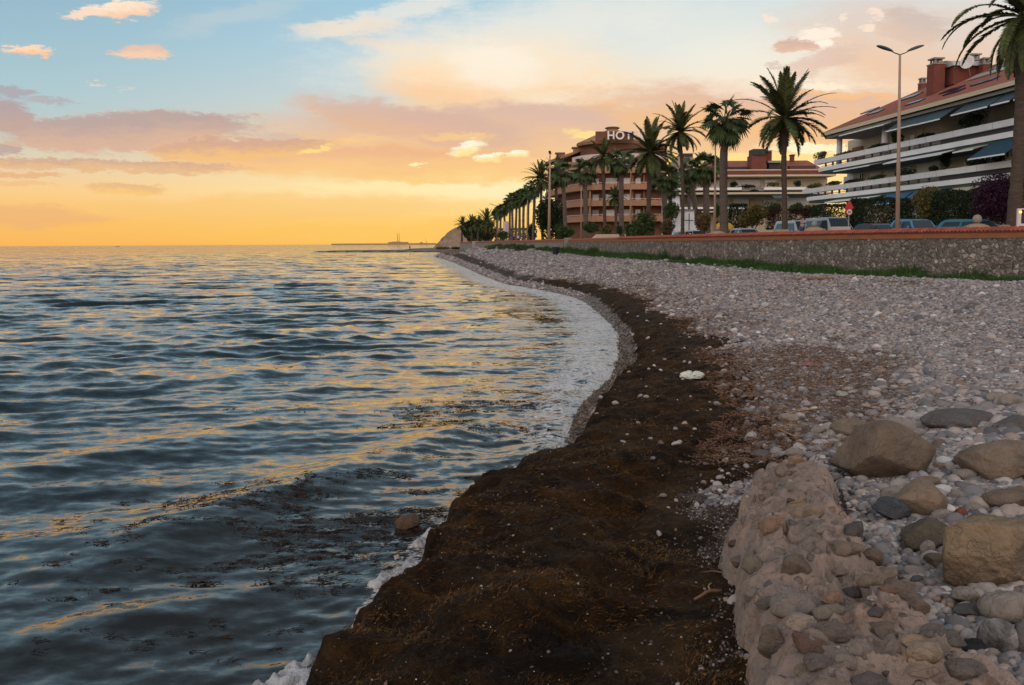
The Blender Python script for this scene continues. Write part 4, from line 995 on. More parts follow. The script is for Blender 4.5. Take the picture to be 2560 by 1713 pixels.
i_ = np.argmin(abs(dense[:, 1]-134)); c_ = dense[i_]-o1
MB().box((c_[0]+.2, c_[1]+.6, 1.55), (.95, 2.2, 3.5)).build('pillar', render_, w1, bevel=.03)
w2, o2 = make_wall('smooth rendered far sea wall with red coping beyond the pillar', 136, 285, render_, 0)
MB().box((dense[np.argmin(abs(dense[:, 1]-262))]-o2).tolist()+[1.5], (.9, 3, 3.6)).build('pillar', pm('pale_render', (.42, .34, .28), rough=.9), w2, bevel=.03) if False else None
c_ = dense[np.argmin(abs(dense[:, 1]-285))]-o2
MB().box((c_[0], c_[1], 1.6), (1.6, 2.4, 3.3)).build('pillar', pm('pale_render', (.42, .34, .28), (.34, .28, .24), rough=.9), w2, bevel=.03)
w3, o3 = make_wall('low distant sea wall running on beyond the pale end pillar', 289, 343, render_, 0)

# ------------------------------------------------------------------ blocks of building
white = pm('white_wall', (.82, .84, .85), (.74, .76, .77), scale=.6, rough=.85)
cream = pm('cream_wall', (.56, .50, .38), (.48, .42, .32), scale=.6, rough=.85)
creamt = pm('cream_trim', (.56, .48, .34), rough=.8)
red = pm('red_brick', (.20, .062, .045), (.15, .052, .040), scale=2, rough=.9)
darkg = pm('dark_recess', (.03, .032, .035), (.045, .045, .045), scale=.8, rough=.6)
glass = pm('window_glass', (.02, .03, .035), rough=.08, spec=.6)
shut = pm('roller_shutter', (.66, .66, .64), (.60, .60, .58), scale=1, rough=.6, stretch=(1, 1, 8))
awn = pm('blue_awning', (.065, .105, .125), (.055, .09, .11), scale=1.5, rough=.9); awn2 = pm('bright_awning', (.06, .14, .26), rough=.9); awnd = pm('navy_awning', (.03, .075, .12), rough=.9)
railc = pm('dark_rail', (.04, .07, .08), rough=.4); conc = pm('concrete', (.30, .29, .27), (.24, .23, .21), rough=.9)
m = bpy.data.materials.new('roof_tile'); m.use_nodes = True; t = NT(m.node_tree); b = t.n['Principled BSDF']
oc = t.new('ShaderNodeTexCoord').outputs['Object']
wvx = t.new('ShaderNodeTexWave', bands_direction='X'); t.put(wvx.inputs['Vector'], oc); wvx.inputs['Scale'].default_value = 1.4; wvx.inputs['Distortion'].default_value = .6
c = t.mix(t.mapr(t.noise(oc, .7, 6, .65), .35, .65), (.36, .115, .070), (.26, .088, .058)); c = t.mix(t.mapr(t.noise(oc, 4, 4, .6), .5, .75, 0, .6), c, (.44, .18, .11))
t.l.new(c, b.inputs['Base Color']); b.inputs['Roughness'].default_value = .85
bn = t.new('ShaderNodeBump'); bn.inputs['Distance'].default_value = .06; t.l.new(wvx.outputs[0], bn.inputs['Height']); t.l.new(bn.outputs[0], b.inputs['Normal'])
rooft = m
def leafmat(name, c1, c2, spec=.2):
    return pm(name, c1, c2, rough=.6, scale=1.2, isl=.55, spec=spec)
LG = leafmat('leaf_green', (.035, .060, .018), (.055, .085, .022)); LD = leafmat('leaf_dark', (.014, .026, .012), (.022, .038, .014)); LO = leafmat('leaf_olive', (.09, .085, .025), (.13, .10, .03)); LB = leafmat('leaf_brown', (.10, .065, .032), (.14, .095, .045)); LP = leafmat('leaf_purple', (.030, .010, .024), (.045, .014, .034)); LM = leafmat('leaf_maroon', (.045, .012, .012), (.03, .012, .010))
def leaves(center, rad, n, size, seed, lumps=10, box=False):
    """leaf-sized faces spread through an uneven crown; returns V,F around center"""
    g = np.random.default_rng(seed); rad = np.array(rad, float)
    if box:
        P = g.uniform(-1, 1, (n, 3)); ax = g.integers(0, 3, n); hf = g.uniform(0, 1, n) < .75
        P[np.arange(n)[hf], ax[hf]] = np.sign(P[np.arange(n)[hf], ax[hf]])*g.uniform(.86, 1.04, hf.sum()); P = P*rad
        P += .12*rad.min()*fbm(P*1.2/rad.min()+seed, 3, seed)[:, None]*np.sign(P)
    else:
        L = g.normal(size=(lumps, 3)); L /= np.linalg.norm(L, axis=1)[:, None]; L *= g.uniform(.25, .66, lumps)[:, None]
        lr = g.uniform(.34, .58, lumps); k = g.integers(0, lumps, n)
        d = g.normal(size=(n, 3)); d /= np.linalg.norm(d, axis=1)[:, None]
        P = (L[k]+d*(lr[k]*g.uniform(.55, 1.08, n)**.6)[:, None]); P = P*rad
    a = g.normal(size=(n, 3)); a /= np.linalg.norm(a, axis=1)[:, None]; b_ = np.cross(a, g.normal(size=(n, 3))); b_ /= np.linalg.norm(b_, axis=1)[:, None]
    s = (size*g.uniform(.6, 1.35, n))[:, None]
    V = np.stack([P-a*s, P-b_*s*.45, P+a*s, P+b_*s*.45], 1).reshape(-1, 3)+np.array(center)
    return V, np.arange(n*4).reshape(-1, 4)
def plant(name, label, cat, c, rad, mat, n=1500, size=.09, seed=0, group=None, stem=True, box=False, lumps=10):
    """bush or hedge: c is its foot; rad its half sizes"""
    t_ = thing(name, label, cat, c, 0, group)
    V, F = leaves((0, 0, rad[2]*1.0), rad, n, size, seed, lumps, box)
    link('foliage', npmesh('foliage', V, F, False), t_, mat)
    if stem:
        mb = MB(); g = random.Random(seed)
        for k in range(4): mb.tube([(0, 0, -.1), (g.uniform(-.3, .3)*rad[0], g.uniform(-.3, .3)*rad[1], rad[2]*.6), (g.uniform(-.6, .6)*rad[0], g.uniform(-.6, .6)*rad[1], rad[2]*1.3)], [.05, .04, .015], 5)
        mb.build('stem', bark, t_)
    return t_
bark = pm('bark', (.085, .062, .045), (.12, .09, .065), rough=.95, scale=5, bump=.02)

# --- the white apartment building with red roof (right) ---
BR = np.array([36.5, 50.0]); DIRX = np.array([-.0895, .996]); OUT = np.array([-.996, -.0895])
apt = thing('apartment_building', 'white apartment block with long balconies and sloping red roof, right side', 'building', (BR[0], BR[1], PZ), math.atan2(.996, -.0895))
def s_of(u, o=0.0):
    k = (u-1280)/FPX; return (36.5-.996*o-k*(50-.0895*o))/(k+.0895)
def bxs(mb, s0, s1, o0, o1, z0, z1): return mb.box(((s0+s1)/2, (o0+o1)/2, (z0+z1)/2), (abs(s1-s0), abs(o1-o0), z1-z0))
S0 = -12
MB().box(((S0+55)/2, -8.0, 5.2), (55-S0, 9.0, 10.5)).build('wall', cream, apt)
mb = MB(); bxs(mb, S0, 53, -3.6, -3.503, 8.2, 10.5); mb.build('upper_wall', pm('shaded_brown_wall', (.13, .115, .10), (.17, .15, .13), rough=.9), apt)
for z0, z1, e0, e1, nm in ((8.0, 8.45, 55.2, 17, 'balcony_parapet'), (5.15, 5.6, 58.2, 20, 'balcony_parapet')):
    # parapet is a row of long planters
    cuts = [S0, s_of(2465)-.0, s_of(2368), s_of(2300), s_of(2262), s_of(2210), s_of(2150), s_of(2085), e0] if z0 > 7 else [S0, s_of(2430), s_of(2330), s_of(2245), s_of(2215), s_of(2160), s_of(2105), s_of(2055), e0]
    for a_, b_ in zip(cuts[:-1], cuts[1:]):
        mb = MB(); g_ = .05; mb.add([(a_+g_, -.55, z0), (b_-g_, -.55, z0), (b_-g_, 0, z0), (a_+g_, 0, z0), (a_+g_, -.62, z1), (b_-g_, -.62, z1), (b_-g_, .08, z1), (a_+g_, .08, z1)], [(0, 3, 2, 1), (4, 5, 6, 7), (0, 1, 5, 4), (1, 2, 6, 5), (2, 3, 7, 6), (3, 0, 4, 7)]); mb.build(nm, white, apt)
for z0, z1, e0 in ((7.2, 7.6, 54.0), (4.35, 4.75, 57.0)):
    mb = MB(); bxs(mb, S0, e0, -3.5, .02, z0, z1); mb.build('balcony_slab', white, apt)
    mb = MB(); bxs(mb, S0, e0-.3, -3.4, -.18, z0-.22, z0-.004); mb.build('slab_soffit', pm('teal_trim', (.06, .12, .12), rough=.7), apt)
    mb = MB(); bxs(mb, S0, s_of(2330), -.32, -.26, z1+.004, z1+.40); mb.build('gap_shade_panel', darkg, apt)  # dark sheet standing in for the shade in the gap below the parapet
    mb = MB()
    s = s_of(2330)
    while s < e0: mb.box((s, -.3, z1+.2), (.22, .12, .392)); s += 1.75
    mb.box(((s_of(2330)+e0)/2, -.3, z1+.15), (e0-s_of(2330), .05, .05)); mb.build('railing', railc, apt)
# roof
eo = .6; ez = 10.9; rz_ = 15.0; ro = -8.0
e1, r1 = 52.0, 46.0
V = [(S0, eo, ez), (e1, eo, ez), (r1, ro, rz_), (S0, ro, rz_), (e1, -15.5, ez), (S0, -15.5, ez)]
V2 = [(x, y, z-.22) for x, y, z in V]
F = [(0, 1, 2, 3), (1, 4, 2), (3, 2, 4, 5)]
mb = MB(); mb.add(V+V2, F+[tuple(i+6 for i in f[::-1]) for f in F]+[(0, 6, 7, 1), (1, 7, 10, 4), (4, 10, 11, 5), (0, 3, 9, 6), (3, 5, 11, 9)]); roof = mb.build('roof', rooft, apt)
mb = MB(); bxs(mb, S0, e1+.02, eo-.05, eo+.06, ez-.34, ez-.02); bxs(mb, e1-.06, e1+.06, -15.5, eo-.06, ez-.34, ez-.02); mb.build('cream_gutter', creamt, apt)
mb = MB(); bxs(mb, S0, e1-.2, -15, eo-.3, ez-.6, ez-.36); mb.build('soffit', conc, apt)
def roofz(o): return ez+(eo-o)/(eo-ro)*(rz_-ez)
for u, wd in ((2088, .55), (2200, .6)):
    s = s_of(u, -.9); MB().lathe([(wd/2, 7.6), (wd/2, 10.3)], (s, -.9, 0), 12).build('column', white, apt, smooth=True)
for i, (u0, u1, zt, zb, oo, mt) in enumerate(((2238, 2312, 10.35, 9.4, 1.3, awn), (2314, 2376, 10.35, 9.35, 1.4, awn), (2398, 2488, 10.3, 9.45, 1.2, awn), (2494, 2540, 10.3, 9.5, 1.1, awn), (2552, 2640, 10.3, 9.5, 1.1, awn), (2452, 2545, 7.0, 5.95, 1.4, awnd), (2205, 2268, 4.15, 3.3, 1.1, awn2), (2274, 2322, 4.15, 3.3, 1.1, awn2), (2100, 2190, 7.05, 6.85, 1.0, creamt), (2225, 2370, 7.05, 6.75, 1.0, white), (2080, 2190, 4.15, 3.95, 1.0, white), (2110, 2220, 10.4, 10.15, .9, white), (2370, 2440, 4.1, 3.75, 1.0, creamt), (2400, 2450, 7.0, 6.7, 1.0, creamt))):
    a_, b_ = sorted((s_of(u0), s_of(u1))); mb = MB()
    mb.add([(a_, -.1, zt), (b_, -.1, zt), (b_, oo, zb), (a_, oo, zb), (a_, -.1, zt-.05), (b_, -.1, zt-.05), (b_, oo, zb-.05), (a_, oo, zb-.05)], [(0, 1, 2, 3), (7, 6, 5, 4), (0, 4, 5, 1), (1, 5, 6, 2), (2, 6, 7, 3), (3, 7, 4, 0)]); f = mb.build('awning', mt, apt)
    MB().box(((a_+b_)/2, oo+.02, zb-.06), (b_-a_, .07, .10)).build('awning_bar', white, f)
# shutters, doors and panes on the recessed wall (o = -3.5)
for u0, u1, z0, z1, mt, nm in ((2280, 2338, 5.7, 6.9, shut, 'roller_shutter'), (2200, 2230, 5.6, 6.8, shut, 'roller_shutter'), (2235, 2262, 5.6, 6.8, white, 'terrace_divider'), (2435, 2462, 5.4, 6.7, glass, 'window'), (2140, 2150, 5.4, 6.8, glass, 'window'), (2165, 2190, 5.4, 6.8, shut, 'roller_shutter'), (2100, 2125, 5.4, 6.8, shut, 'roller_shutter'), (2395, 2425, 5.4, 6.6, shut, 'roller_shutter'), (2140, 2150, 2.2, 3.9, glass, 'window'), (2050, 2070, 2.4, 3.4, glass, 'window'), (2250, 2290, 2.2, 3.6, shut, 'roller_shutter'), (2340, 2400, 1.8, 3.7, shut, 'roller_shutter'), (2425, 2442, 8.6, 10.1, cream, 'door'), (2262, 2272, 8.2, 9.6, white, 'door'), (2285, 2292, 8.2, 10.0, creamt, 'door'), (2480, 2520, 5.4, 6.6, cream, 'terrace_divider'), (2120, 2145, 8.2, 9.6, pm('lit_brown', (.22, .10, .04), rough=.9), 'door')):
    a_, b_ = sorted((s_of(u0, -3.4), s_of(u1, -3.4))); mb = MB(); o_ = -3.44 if z0 < 8 else -3.40
    bxs(mb, a_, b_, o_-.05, o_+.03, z0, z1); f = mb.build(nm, mt, apt)
    if nm == 'window':
        mb = MB()
        for q in (a_-.04, (a_+b_)/2, b_+.04): bxs(mb, q-.05, q+.05, o_, o_+.06, z0-.08, z1+.08)
        mb.build('frame', white, f)
# chimneys, dish, skylights
def chimney(u, o, wd, h, cap=True, dark=False):
    s = s_of(u, o); z = roofz(o)
    c_ = MB().box((s, o, z+h/2-.4), (wd, wd*.8, h+.8)).build('chimney', red, roof if False else apt)
    if cap:
        mb = MB()
        for a_ in (-1, 1):
            for b_ in (-1, 1): mb.box((s+a_*wd*.3, o+b_*wd*.22, z+h+.22), (.14, .14, .43))
        mb.box((s, o, z+h+.48), (wd*.95, wd*.8, .12)); mb.box((s, o, z+h+.02), (wd*1.08, wd*.9, .1)); mb.box((s, o, z+h+.2), (wd*.4, wd*.3, .3)); mb.build('chimney_cap', conc, c_)
chimney(2319, -3.0, 1.2, 2.35); chimney(2350, -4.6, .7, 1.1); chimney(2410, -6.6, 1.1, 1.1); chimney(2437, -6.4, .9, .5); chimney(2287, -7.4, .7, .4)
s = s_of(2368, -5.2); MB().box((s, -5.2, roofz(-5.2)+.3), (3.6, 2.4, 1.5)).build('dormer', red, apt); mb = MB()
ar = [(math.cos(a_)*2.1, math.sin(a_)*.65) for a_ in np.linspace(0, math.pi, 9)]
V = [(s+x, -5.2+yy_, roofz(-5.2)+1.05+z) for yy_ in (-1.4, 1.4) for x, z in ar]
mb.add(V, [(i, i+1, i+10, i+9) for i in range(8)]+[tuple(range(9)), tuple(range(17, 8, -1)), (0, 9, 17, 8)]).build('dormer_vault', pm('zinc', (.45, .46, .45), rough=.5), apt)
s = s_of(2399, -5.0); dish = MB().lathe([(.05, .0), (.33, .05), (.57, .16), (.59, .18), (.57, .19), (.31, .08), (.05, .04)], (0, 0, 0), 18).build('satellite_dish', pm('dish', (.62, .60, .58), rough=.5), apt, smooth=True)
dish.location = (s, -4.9, roofz(-4.9)+1.35); dish.rotation_euler = (R(-75), 0, R(40)); MB().tube([(0, 0, 0), (0, .8, -.9)], .04, 6).build('dish_mount', conc, dish)
for u, o, wd, ln in ((2160, -3.5, .9, 2.6), (2175, -1.9, .7, 2.4), (2260, -4.4, .9, 3.0), (2360, -2.0, .7, 3), (2365, -.9, .6, 2.5), (2440, -1.6, .7, 3), (2545, -3.0, .9, 2.2), (2270, -1.3, .6, 2.5), (2490, -5.6, .8, 4)):
    s = s_of(u, o); k = MB().box((0, 0, 0), (ln, wd, .10)).build('skylight', pm('skylight_glass', (.03, .025, .05), rough=.2), apt); k.location = (s, o, roofz(o)+.06); k.rotation_euler = (-math.atan2(rz_-ez, eo-ro), 0, 0)
s = s_of(2450, -4.3); k = MB().box((0, 0, 0), (5.2, 1.1, .08)).build('roof_window', pm('roofwin', (.40, .38, .35), rough=.3), apt); k.location = (s, -4.3, roofz(-4.3)+.10); k.rotation_euler = (-math.atan2(rz_-ez, eo-ro), 0, 0)
MB().box((-5+S0*0+25, .9, .9), (74, .25, 1.9)).build('garden_wall', conc, apt) if False else None
def apt_pt(s, o, z): return np.array([BR[0], BR[1], PZ])+np.r_[DIRX*s+OUT*o, z]
# plants standing on those balconies
pl = [(2042, -.3, 8.3, 1.7, .55, LB, 'brownish shrub at the far tip of the top balcony'), (2350, -.6, 5.5, 1.15, 1.15, LD, 'big round dark bush on the middle balcony in front of the shutter'), (2322, -.4, 5.5, .7, .35, LG, 'low trailing plant left of the round dark bush'),
      (2262, -.4, 5.5, 1.3, .38, LG, 'green trailing plants right of the tall lamp post'), (2238, -.3, 5.1, .45, .65, LD, 'narrow dark plant left of the tall lamp post on the middle balcony'), (2185, -.3, 5.5, 2.0, .28, LG, 'low green planter hedge, second from the far end of the middle balcony'),
      (2125, -.3, 5.5, 2.4, .28, LG, 'long low planter hedge in the middle of the far balcony end'), (2078, -.3, 5.5, 2.4, .32, LG, 'planter greenery near the far end of the middle balcony'), (2030, -.3, 5.5, 2.4, .34, LO, 'olive planter hedge at the very far end of the middle balcony'),
      (2425, -.6, 5.5, 1.6, .4, LD, 'dark low plants below the dark framed window'), (2480, -.6, 5.5, 1.2, .5, LD, 'dark plants under the navy awning'), (2530, -.4, 5.5, .9, .55, LG, 'green plants beside the foreground palm trunk, middle balcony'),
      (2180, -.4, 8.35, 2.6, .28, LD, 'low dark plants on the top balcony behind the second column'), (2230, -.5, 8.35, 1.2, .7, LD, 'dark bushy plant left of the lamp post on the top balcony'), (2410, -.8, 8.3, 2.6, .75, LD, 'wide dark bushes on the top balcony beneath the awnings'), (2105, -.4, 8.35, 3.0, .22, LO, 'thin trailing plants by the first column of the top balcony'), (2300, -.4, 8.3, 1.5, .3, LD, 'low dark plants on the top balcony under the blue-grey awnings')]
for i, (u, o, z, rx, rzz, mt, lb) in enumerate(pl):
    P = apt_pt(s_of(u, o), o, z); t_ = plant('balcony_plant', lb, 'plant', P, (rx, .42, rzz), mt, int(500+rx*rzz*700), .075, 400+i, 'plants on the balconies of the white apartment block', stem=False, lumps=max(7, int(rx*6))); t_.rotation_euler = (0, 0, math.atan2(.996, -.0895))

# --- middle building ---
YM = 150.0
def mx(u, Y=YM): return (u-1280)/FPX*Y
def mz(v, u=1850, Y=YM): return CAMZ+((608+(1280-u)*.0054)-v)/FPX*Y-PZ
mid = thing('apartment_building', 'low cream apartment block with red roof between the hotel and the white block', 'building', (mx(1860), YM, PZ)); X0 = mx(1860)
def mb_(u0, u1, v0, v1, y0, y1, mat, nm, par=None, u=1850):
    return MB().box(((mx(u0)+mx(u1))/2-X0, (y0+y1)/2-YM, (mz(v0, u)+mz(v1, u))/2), (mx(u1)-mx(u0), y1-y0, abs(mz(v0, u)-mz(v1, u)))).build(nm, mat, par or mid)
mb_(1690, 2075, 446, 604, 152.5, 165, cream, 'wall')
mb_(1700, 2080, 430, 440, 149.2, 165, red, 'red_fascia'); mb_(1700, 2078, 440.4, 444.5, 149, 164, creamt, 'eave_trim'); mb_(1700, 2070, 427, 429.6, 149.5, 150, creamt, 'terrace_edge')
# roof
zt_, zb_ = mz(392), mz(428); a_, b_, c_, d_ = mx(1772)-X0, mx(2078)-X0, mx(1790)-X0, mx(2060)-X0
MB().add([(a_, 3, zb_), (b_, 3, zb_), (d_, 10, zt_), (c_, 10, zt_), (b_, 17, zb_), (a_, 17, zb_)], [(0, 1, 2, 3), (1, 4, 2), (0, 3, 5), (3, 2, 4, 5), (0, 5, 4, 1)]).build('roof', rooft, mid)
mb_(1790, 1872, 418, 427, 151.5, 152.8, darkg, 'terrace_shade'); mb_(1922, 1958, 410, 427, 151.2, 152.6, darkg, 'terrace_shade'); mb_(1918, 1950, 404.5, 409.5, 150.8, 152.6, conc, 'terrace_awning'); mb_(1975, 2040, 416, 427, 151.5, 152.8, pm('wall_shadow_red', (.12, .05, .04), rough=.9), 'terrace_shade')  # solid blocks; the shade of the open terrace is in their dark colours
ch = mb_(1876, 1912, 391, 428, 150.6, 153.4, red, 'chimney'); mb_(1879, 1911, 376, 390.6, 150.4, 153.2, darkg, 'chimney_cap', ch); mb_(1912.5, 1932, 380, 408, 152, 156, red, 'stair_tower'); mb_(1911.5, 1932, 377, 379.6, 151.6, 156, pm('zinc', (0, 0, 0)), 'tower_cap')
c2_ = mb_(2004, 2012, 384, 398, 157, 158, red, 'chimney'); mb_(2003, 2013, 380.5, 383.5, 156.8, 158.2, red, 'chimney_cap', c2_)
st = mb_(1708, 1748, 386, 440, 156, 162, pm('pink_render', (.42, .32, .27), (.36, .28, .23), rough=.9), 'stair_tower'); mb_(1718, 1746, 378, 385.5, 155.8, 161, darkg, 'tower_cap', st)
for v0, v1, vs0, vs1, uu0, uu1 in ((473, 478.6, 484.8, 489.5, 1675, 2080), (519.5, 524, 529.5, 533, 1688, 1830)):
    mb_(uu0+2, uu0+165, v0, v1, 147.2, 148, white, 'balcony_parapet'); 
    if v0 < 500: mb_(1895, 2045, v0, v1, 147.2, 148, white, 'balcony_parapet'); mb_(1841, 1894, v0+1, v1+3, 147.6, 147.9, pm('rail_grey', (.2, .19, .19), rough=.6), 'balcony_rail')
    mb_(uu0+6, uu1-20, vs0, vs1, 146.8, 152.4, creamt, 'balcony_slab'); mb_(uu0+10, uu1-30, v1+.4, vs0-.6, 148.6, 148.8, darkg, 'gap_shade_panel'); mb_(uu0+8, uu1-30, vs1+.3, vs1+2, 147.4, 152, pm('teal_trim', (0, 0, 0)), 'slab_soffit')  # dark sheet in the rail gap stands in for its shade
for i, (u0, u1, v0, v1, mt) in enumerate(((1845, 1905, 450, 470, shut), (1775, 1806, 450, 470, shut), (1917, 1946, 450, 468, white), (1728, 1738, 448, 470, darkg), (1960, 2000, 449, 468, cream), (1838, 1877, 496, 516, shut), (1790, 1818, 496, 516, shut), (1725, 1745, 496, 517, shut), (1694, 1706, 496, 517, shut), (1968, 2028, 495, 516, white), (1915, 1946, 500, 518, shut), (1880, 1892, 498, 516, pm('yellow_wall', (.48, .38, .2), rough=.9)))):
    mb_(u0, u1, v0, v1, 152.3, 152.44, mt, 'roller_shutter' if mt is shut else 'wall_panel')
k = MB().add([(mx(1912)-X0, -2.6, mz(489)), (mx(1948)-X0, -2.6, mz(489)), (mx(1952)-X0, -4.0, mz(500)), (mx(1914)-X0, -4.0, mz(500)), (mx(1912)-X0, -2.6, mz(490)), (mx(1948)-X0, -2.6, mz(490)), (mx(1952)-X0, -4.0, mz(501)), (mx(1914)-X0, -4.0, mz(501))], [(0, 3, 2, 1), (4, 5, 6, 7), (0, 1, 5, 4), (2, 3, 7, 6), (1, 2, 6, 5), (0, 4, 7, 3)]).build('awning', awn, mid)
# slanted white end wall on the left
MB().add([(mx(1676)-X0, -2, mz(522)), (mx(1692)-X0, -2, mz(522)), (mx(1692)-X0, -2, mz(490)), (mx(1682)-X0, -2, mz(490)), (mx(1676)-X0, 6, mz(522)), (mx(1692)-X0, 6, mz(522)), (mx(1692)-X0, 6, mz(490)), (mx(1682)-X0, 6, mz(490))], [(0, 1, 2, 3), (7, 6, 5, 4), (0, 4, 5, 1), (1, 5, 6, 2), (2, 6, 7, 3), (3, 7, 4, 0)]).build('end_wall', white, mid)
mpl = [(1700, 470, 28, 5, LG, 'trimmed hedge along the left end of the cream block balcony'), (1760, 466, 22, 9, LG, 'green shrubs on the cream block balcony behind the thick palm'), (1830, 464, 12, 9, LD, 'dark shrub left of the wide shutters, cream block'), (1870, 470, 30, 6, LD, 'long dark hedge below the wide shutters'), (1925, 466, 20, 8, LO, 'olive shrubs on the balcony, centre of the cream block'), (1990, 464, 13, 9, LD, 'dark round shrub at the right end of the cream block balcony'), (1880, 481, 14, 5, LD, 'hanging plants trailing from the cream block balcony'), (1890, 424, 14, 6, LO, 'small olive shrub on the roof terrace of the cream block')]
for i, (u, v, ru, rv, mt, lb) in enumerate(mpl):
    plant('balcony_plant', lb, 'plant', (mx(u, 147.6) if i < 7 else mx(1945, 150), 147.6 if i < 7 else 150, mz(v+rv)+PZ), (ru*.058, .5, rv*.058), mt, 700, .10, 450+i, 'plants on the balconies of the cream block', stem=False, lumps=14)

# --- hotel ---
hot = thing('hotel_building', 'orange brick hotel with curved balconies and a rooftop sign', 'building', (16, 190, PZ))
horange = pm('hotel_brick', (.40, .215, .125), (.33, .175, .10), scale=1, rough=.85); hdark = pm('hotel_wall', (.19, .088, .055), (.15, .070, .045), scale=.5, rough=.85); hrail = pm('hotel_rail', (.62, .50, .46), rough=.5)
HP = catmull(np.array([(29.5, 187.6), (25, 187.2), (20, 187.2), (16, 188.2), (13.6, 190.2), (12.0, 193.5), (10.7, 198.5), (9.4, 205.5), (8.1, 213.5), (7.6, 222)]), 6)
def hoff(d): return offset_path(HP, d)
def hp(x, y): return (x-16, y-190)
def hpoly(path, x_back=30): return [hp(*p) for p in path]+[hp(x_back, 222), hp(x_back, path[0][1])]
core = hoff(2.0)
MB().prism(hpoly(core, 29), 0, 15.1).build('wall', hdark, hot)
def band_strip(path, th, z0, z1):
    I = offset_path(path, th); n = len(path); V = []
    for (A, z) in ((path, z0), (path, z1), (I, z1), (I, z0)): V.append(np.c_[A-np.array([16, 190]), np.full(n, z)])
    V = np.stack(V, 1).reshape(-1, 3); F = [(i*4+j, i*4+(j+1) % 4, (i+1)*4+(j+1) % 4, (i+1)*4+j) for i in range(n-1) for j in range(4)]+[(0, 1, 2, 3), (4*n-1, 4*n-2, 4*n-3, 4*n-4)]
    return V, F
lv = [5.35, 8.25, 11.25, 14.3]
for i, z in enumerate(lv):
    P_ = HP
    MB().prism(hpoly(P_, 29), z-1.25, z-1.02).build('balcony_slab', pm('pale_slab', (.50, .40, .33), rough=.8), hot)
    MB().add(*band_strip(hoff(-.12), .25, z-1.35, z-.28)).build('balcony_parapet', horange, hot)
    mb = MB(); mb.add(*band_strip(hoff(.0), .06, z-.06, z+.02)); Q = resample(HP, .9)
    for q in Q: mb.box((q[0]-16, q[1]-190, z-.16), (.07, .07, .25))
    mb.build('balcony_rail', hrail, hot)
# windows of each floor on the front, and partitions
for i, z in enumerate(lv):
    for u0, u1 in ((1482, 1505), (1513, 1540), (1557, 1573), (1586, 1598)):
        x0, x1 = (u0-1280)/FPX*190, (u1-1280)/FPX*190
        j = np.argmin(abs(core[:, 0]-(x0+x1)/2)+(core[:, 1] > 196)*50); yw = core[j, 1]-.12
        f = MB().box(((x0+x1)/2-16, yw-190-.05, z-.1), (x1-x0, .1, 1.9)).build('window', shut if (i+u0) % 3 else pm('pale_curtain', (.40, .42, .40), rough=.4), hot)
        MB().box(((x0+x1)/2-16, yw-190-.12, z-.1), (.08, .05, 1.9)).box(((x0+x1)/2-16, yw-190-.13, z+.86), (x1-x0+.1, .05, .08)).build('frame', hrail, f)
    for u in (1475, 1508, 1550, 1580, 1608):
        x0 = (u-1280)/FPX*189; MB().box((x0-16, -.5, z+.15), (.2, 2.0, 2.6)).build('partition', horange, hot)
    MB().prism([hp(*p) for p in core[core[:, 1] > 196]]+[hp(26, 222), hp(26, 200)], 15.11, 16.6).build('upper_wall', hdark, hot)
for y in (196.5, 200, 204, 208, 212, 217):
        j = np.argmin(abs(HP[:, 1]-y)+(HP[:, 0] > 13)*50); MB().box((HP[j, 0]+.9-16, HP[j, 1]-190, z+.15), (1.8, .3, 2.6)).build('partition', horange, hot)
# top storey and turret
TP = HP[(HP[:, 1] < 197)]; T2 = offset_path(TP, .8)
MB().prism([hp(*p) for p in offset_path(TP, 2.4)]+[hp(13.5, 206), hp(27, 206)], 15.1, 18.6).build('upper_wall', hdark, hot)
MB().add(*band_strip(T2, .25, 15.6, 16.6)).build('balcony_parapet', hrail, hot)
MB().prism([hp(*p) for p in T2]+[hp(13, 206), hp(29, 206)], 15.11, 15.6).build('balcony_slab', horange, hot)
cx_, cy__ = 19.6, 195.5
def octo(r_, z): return [(cx_-16+r_*math.cos(a_), cy__-190+r_*math.sin(a_), z) for a_ in np.arange(12)*math.pi/6+.26]
V = octo(6.9, 18.6)+octo(7.1, 19.1)+octo(1.1, 21.7)+octo(1.1, 21.95); n = 12
mb = MB().add(V, [(i+k*n, (i+1) % n+k*n, (i+1) % n+(k+1)*n, i+(k+1)*n) for k in range(3) for i in range(n)]+[tuple(range(n))[::-1], tuple(range(3*n, 4*n))]); troof = mb.build('turret_roof', horange, hot)
MB().lathe([(1.35, 21.96), (1.5, 22.1), (1.1, 22.28), (.2, 22.35)], (cx_-16, cy__-190, 0), 16).build('roof_cap', pm('teal_grey', (.10, .13, .12), rough=.6), troof)
# roof of the long wing
V = [(HP[i, 0]-.3-16, HP[i, 1]-190, 17.3+.0*i) for i in range(len(HP)) if HP[i, 1] > 196]
n = len(V); Vt = [(18.5-16+(y-6)*.05, y, 19.6) for x, y, z in V]
Vlow = [(x, y, z-.55) for x, y, z in V]
MB().add(V+Vt+Vlow, [(i, i+1, n+i+1, n+i) for i in range(n-1)]+[(2*n+i, 2*n+i+1, i+1, i) for i in range(n-1)]+[(0, n, 2*n), (n-1, 3*n-1, 2*n-1), (2*n, n, 2*n-1, 3*n-1)]).build('wing_roof', horange, hot)
for y, h, dx in ((12, 1.2, 1.2), (24, 1.3, -1.6)):
    q = MB().box((12.0-16+dx, y, 17.9), (1.5, 1.5, 1.8)).build('chimney', horange, hot); MB().box((12.0-16+dx, y, 18.95), (2.1, 2.1, .28)).build('chimney_cap', pm('teal_grey', (0, 0, 0)), q)
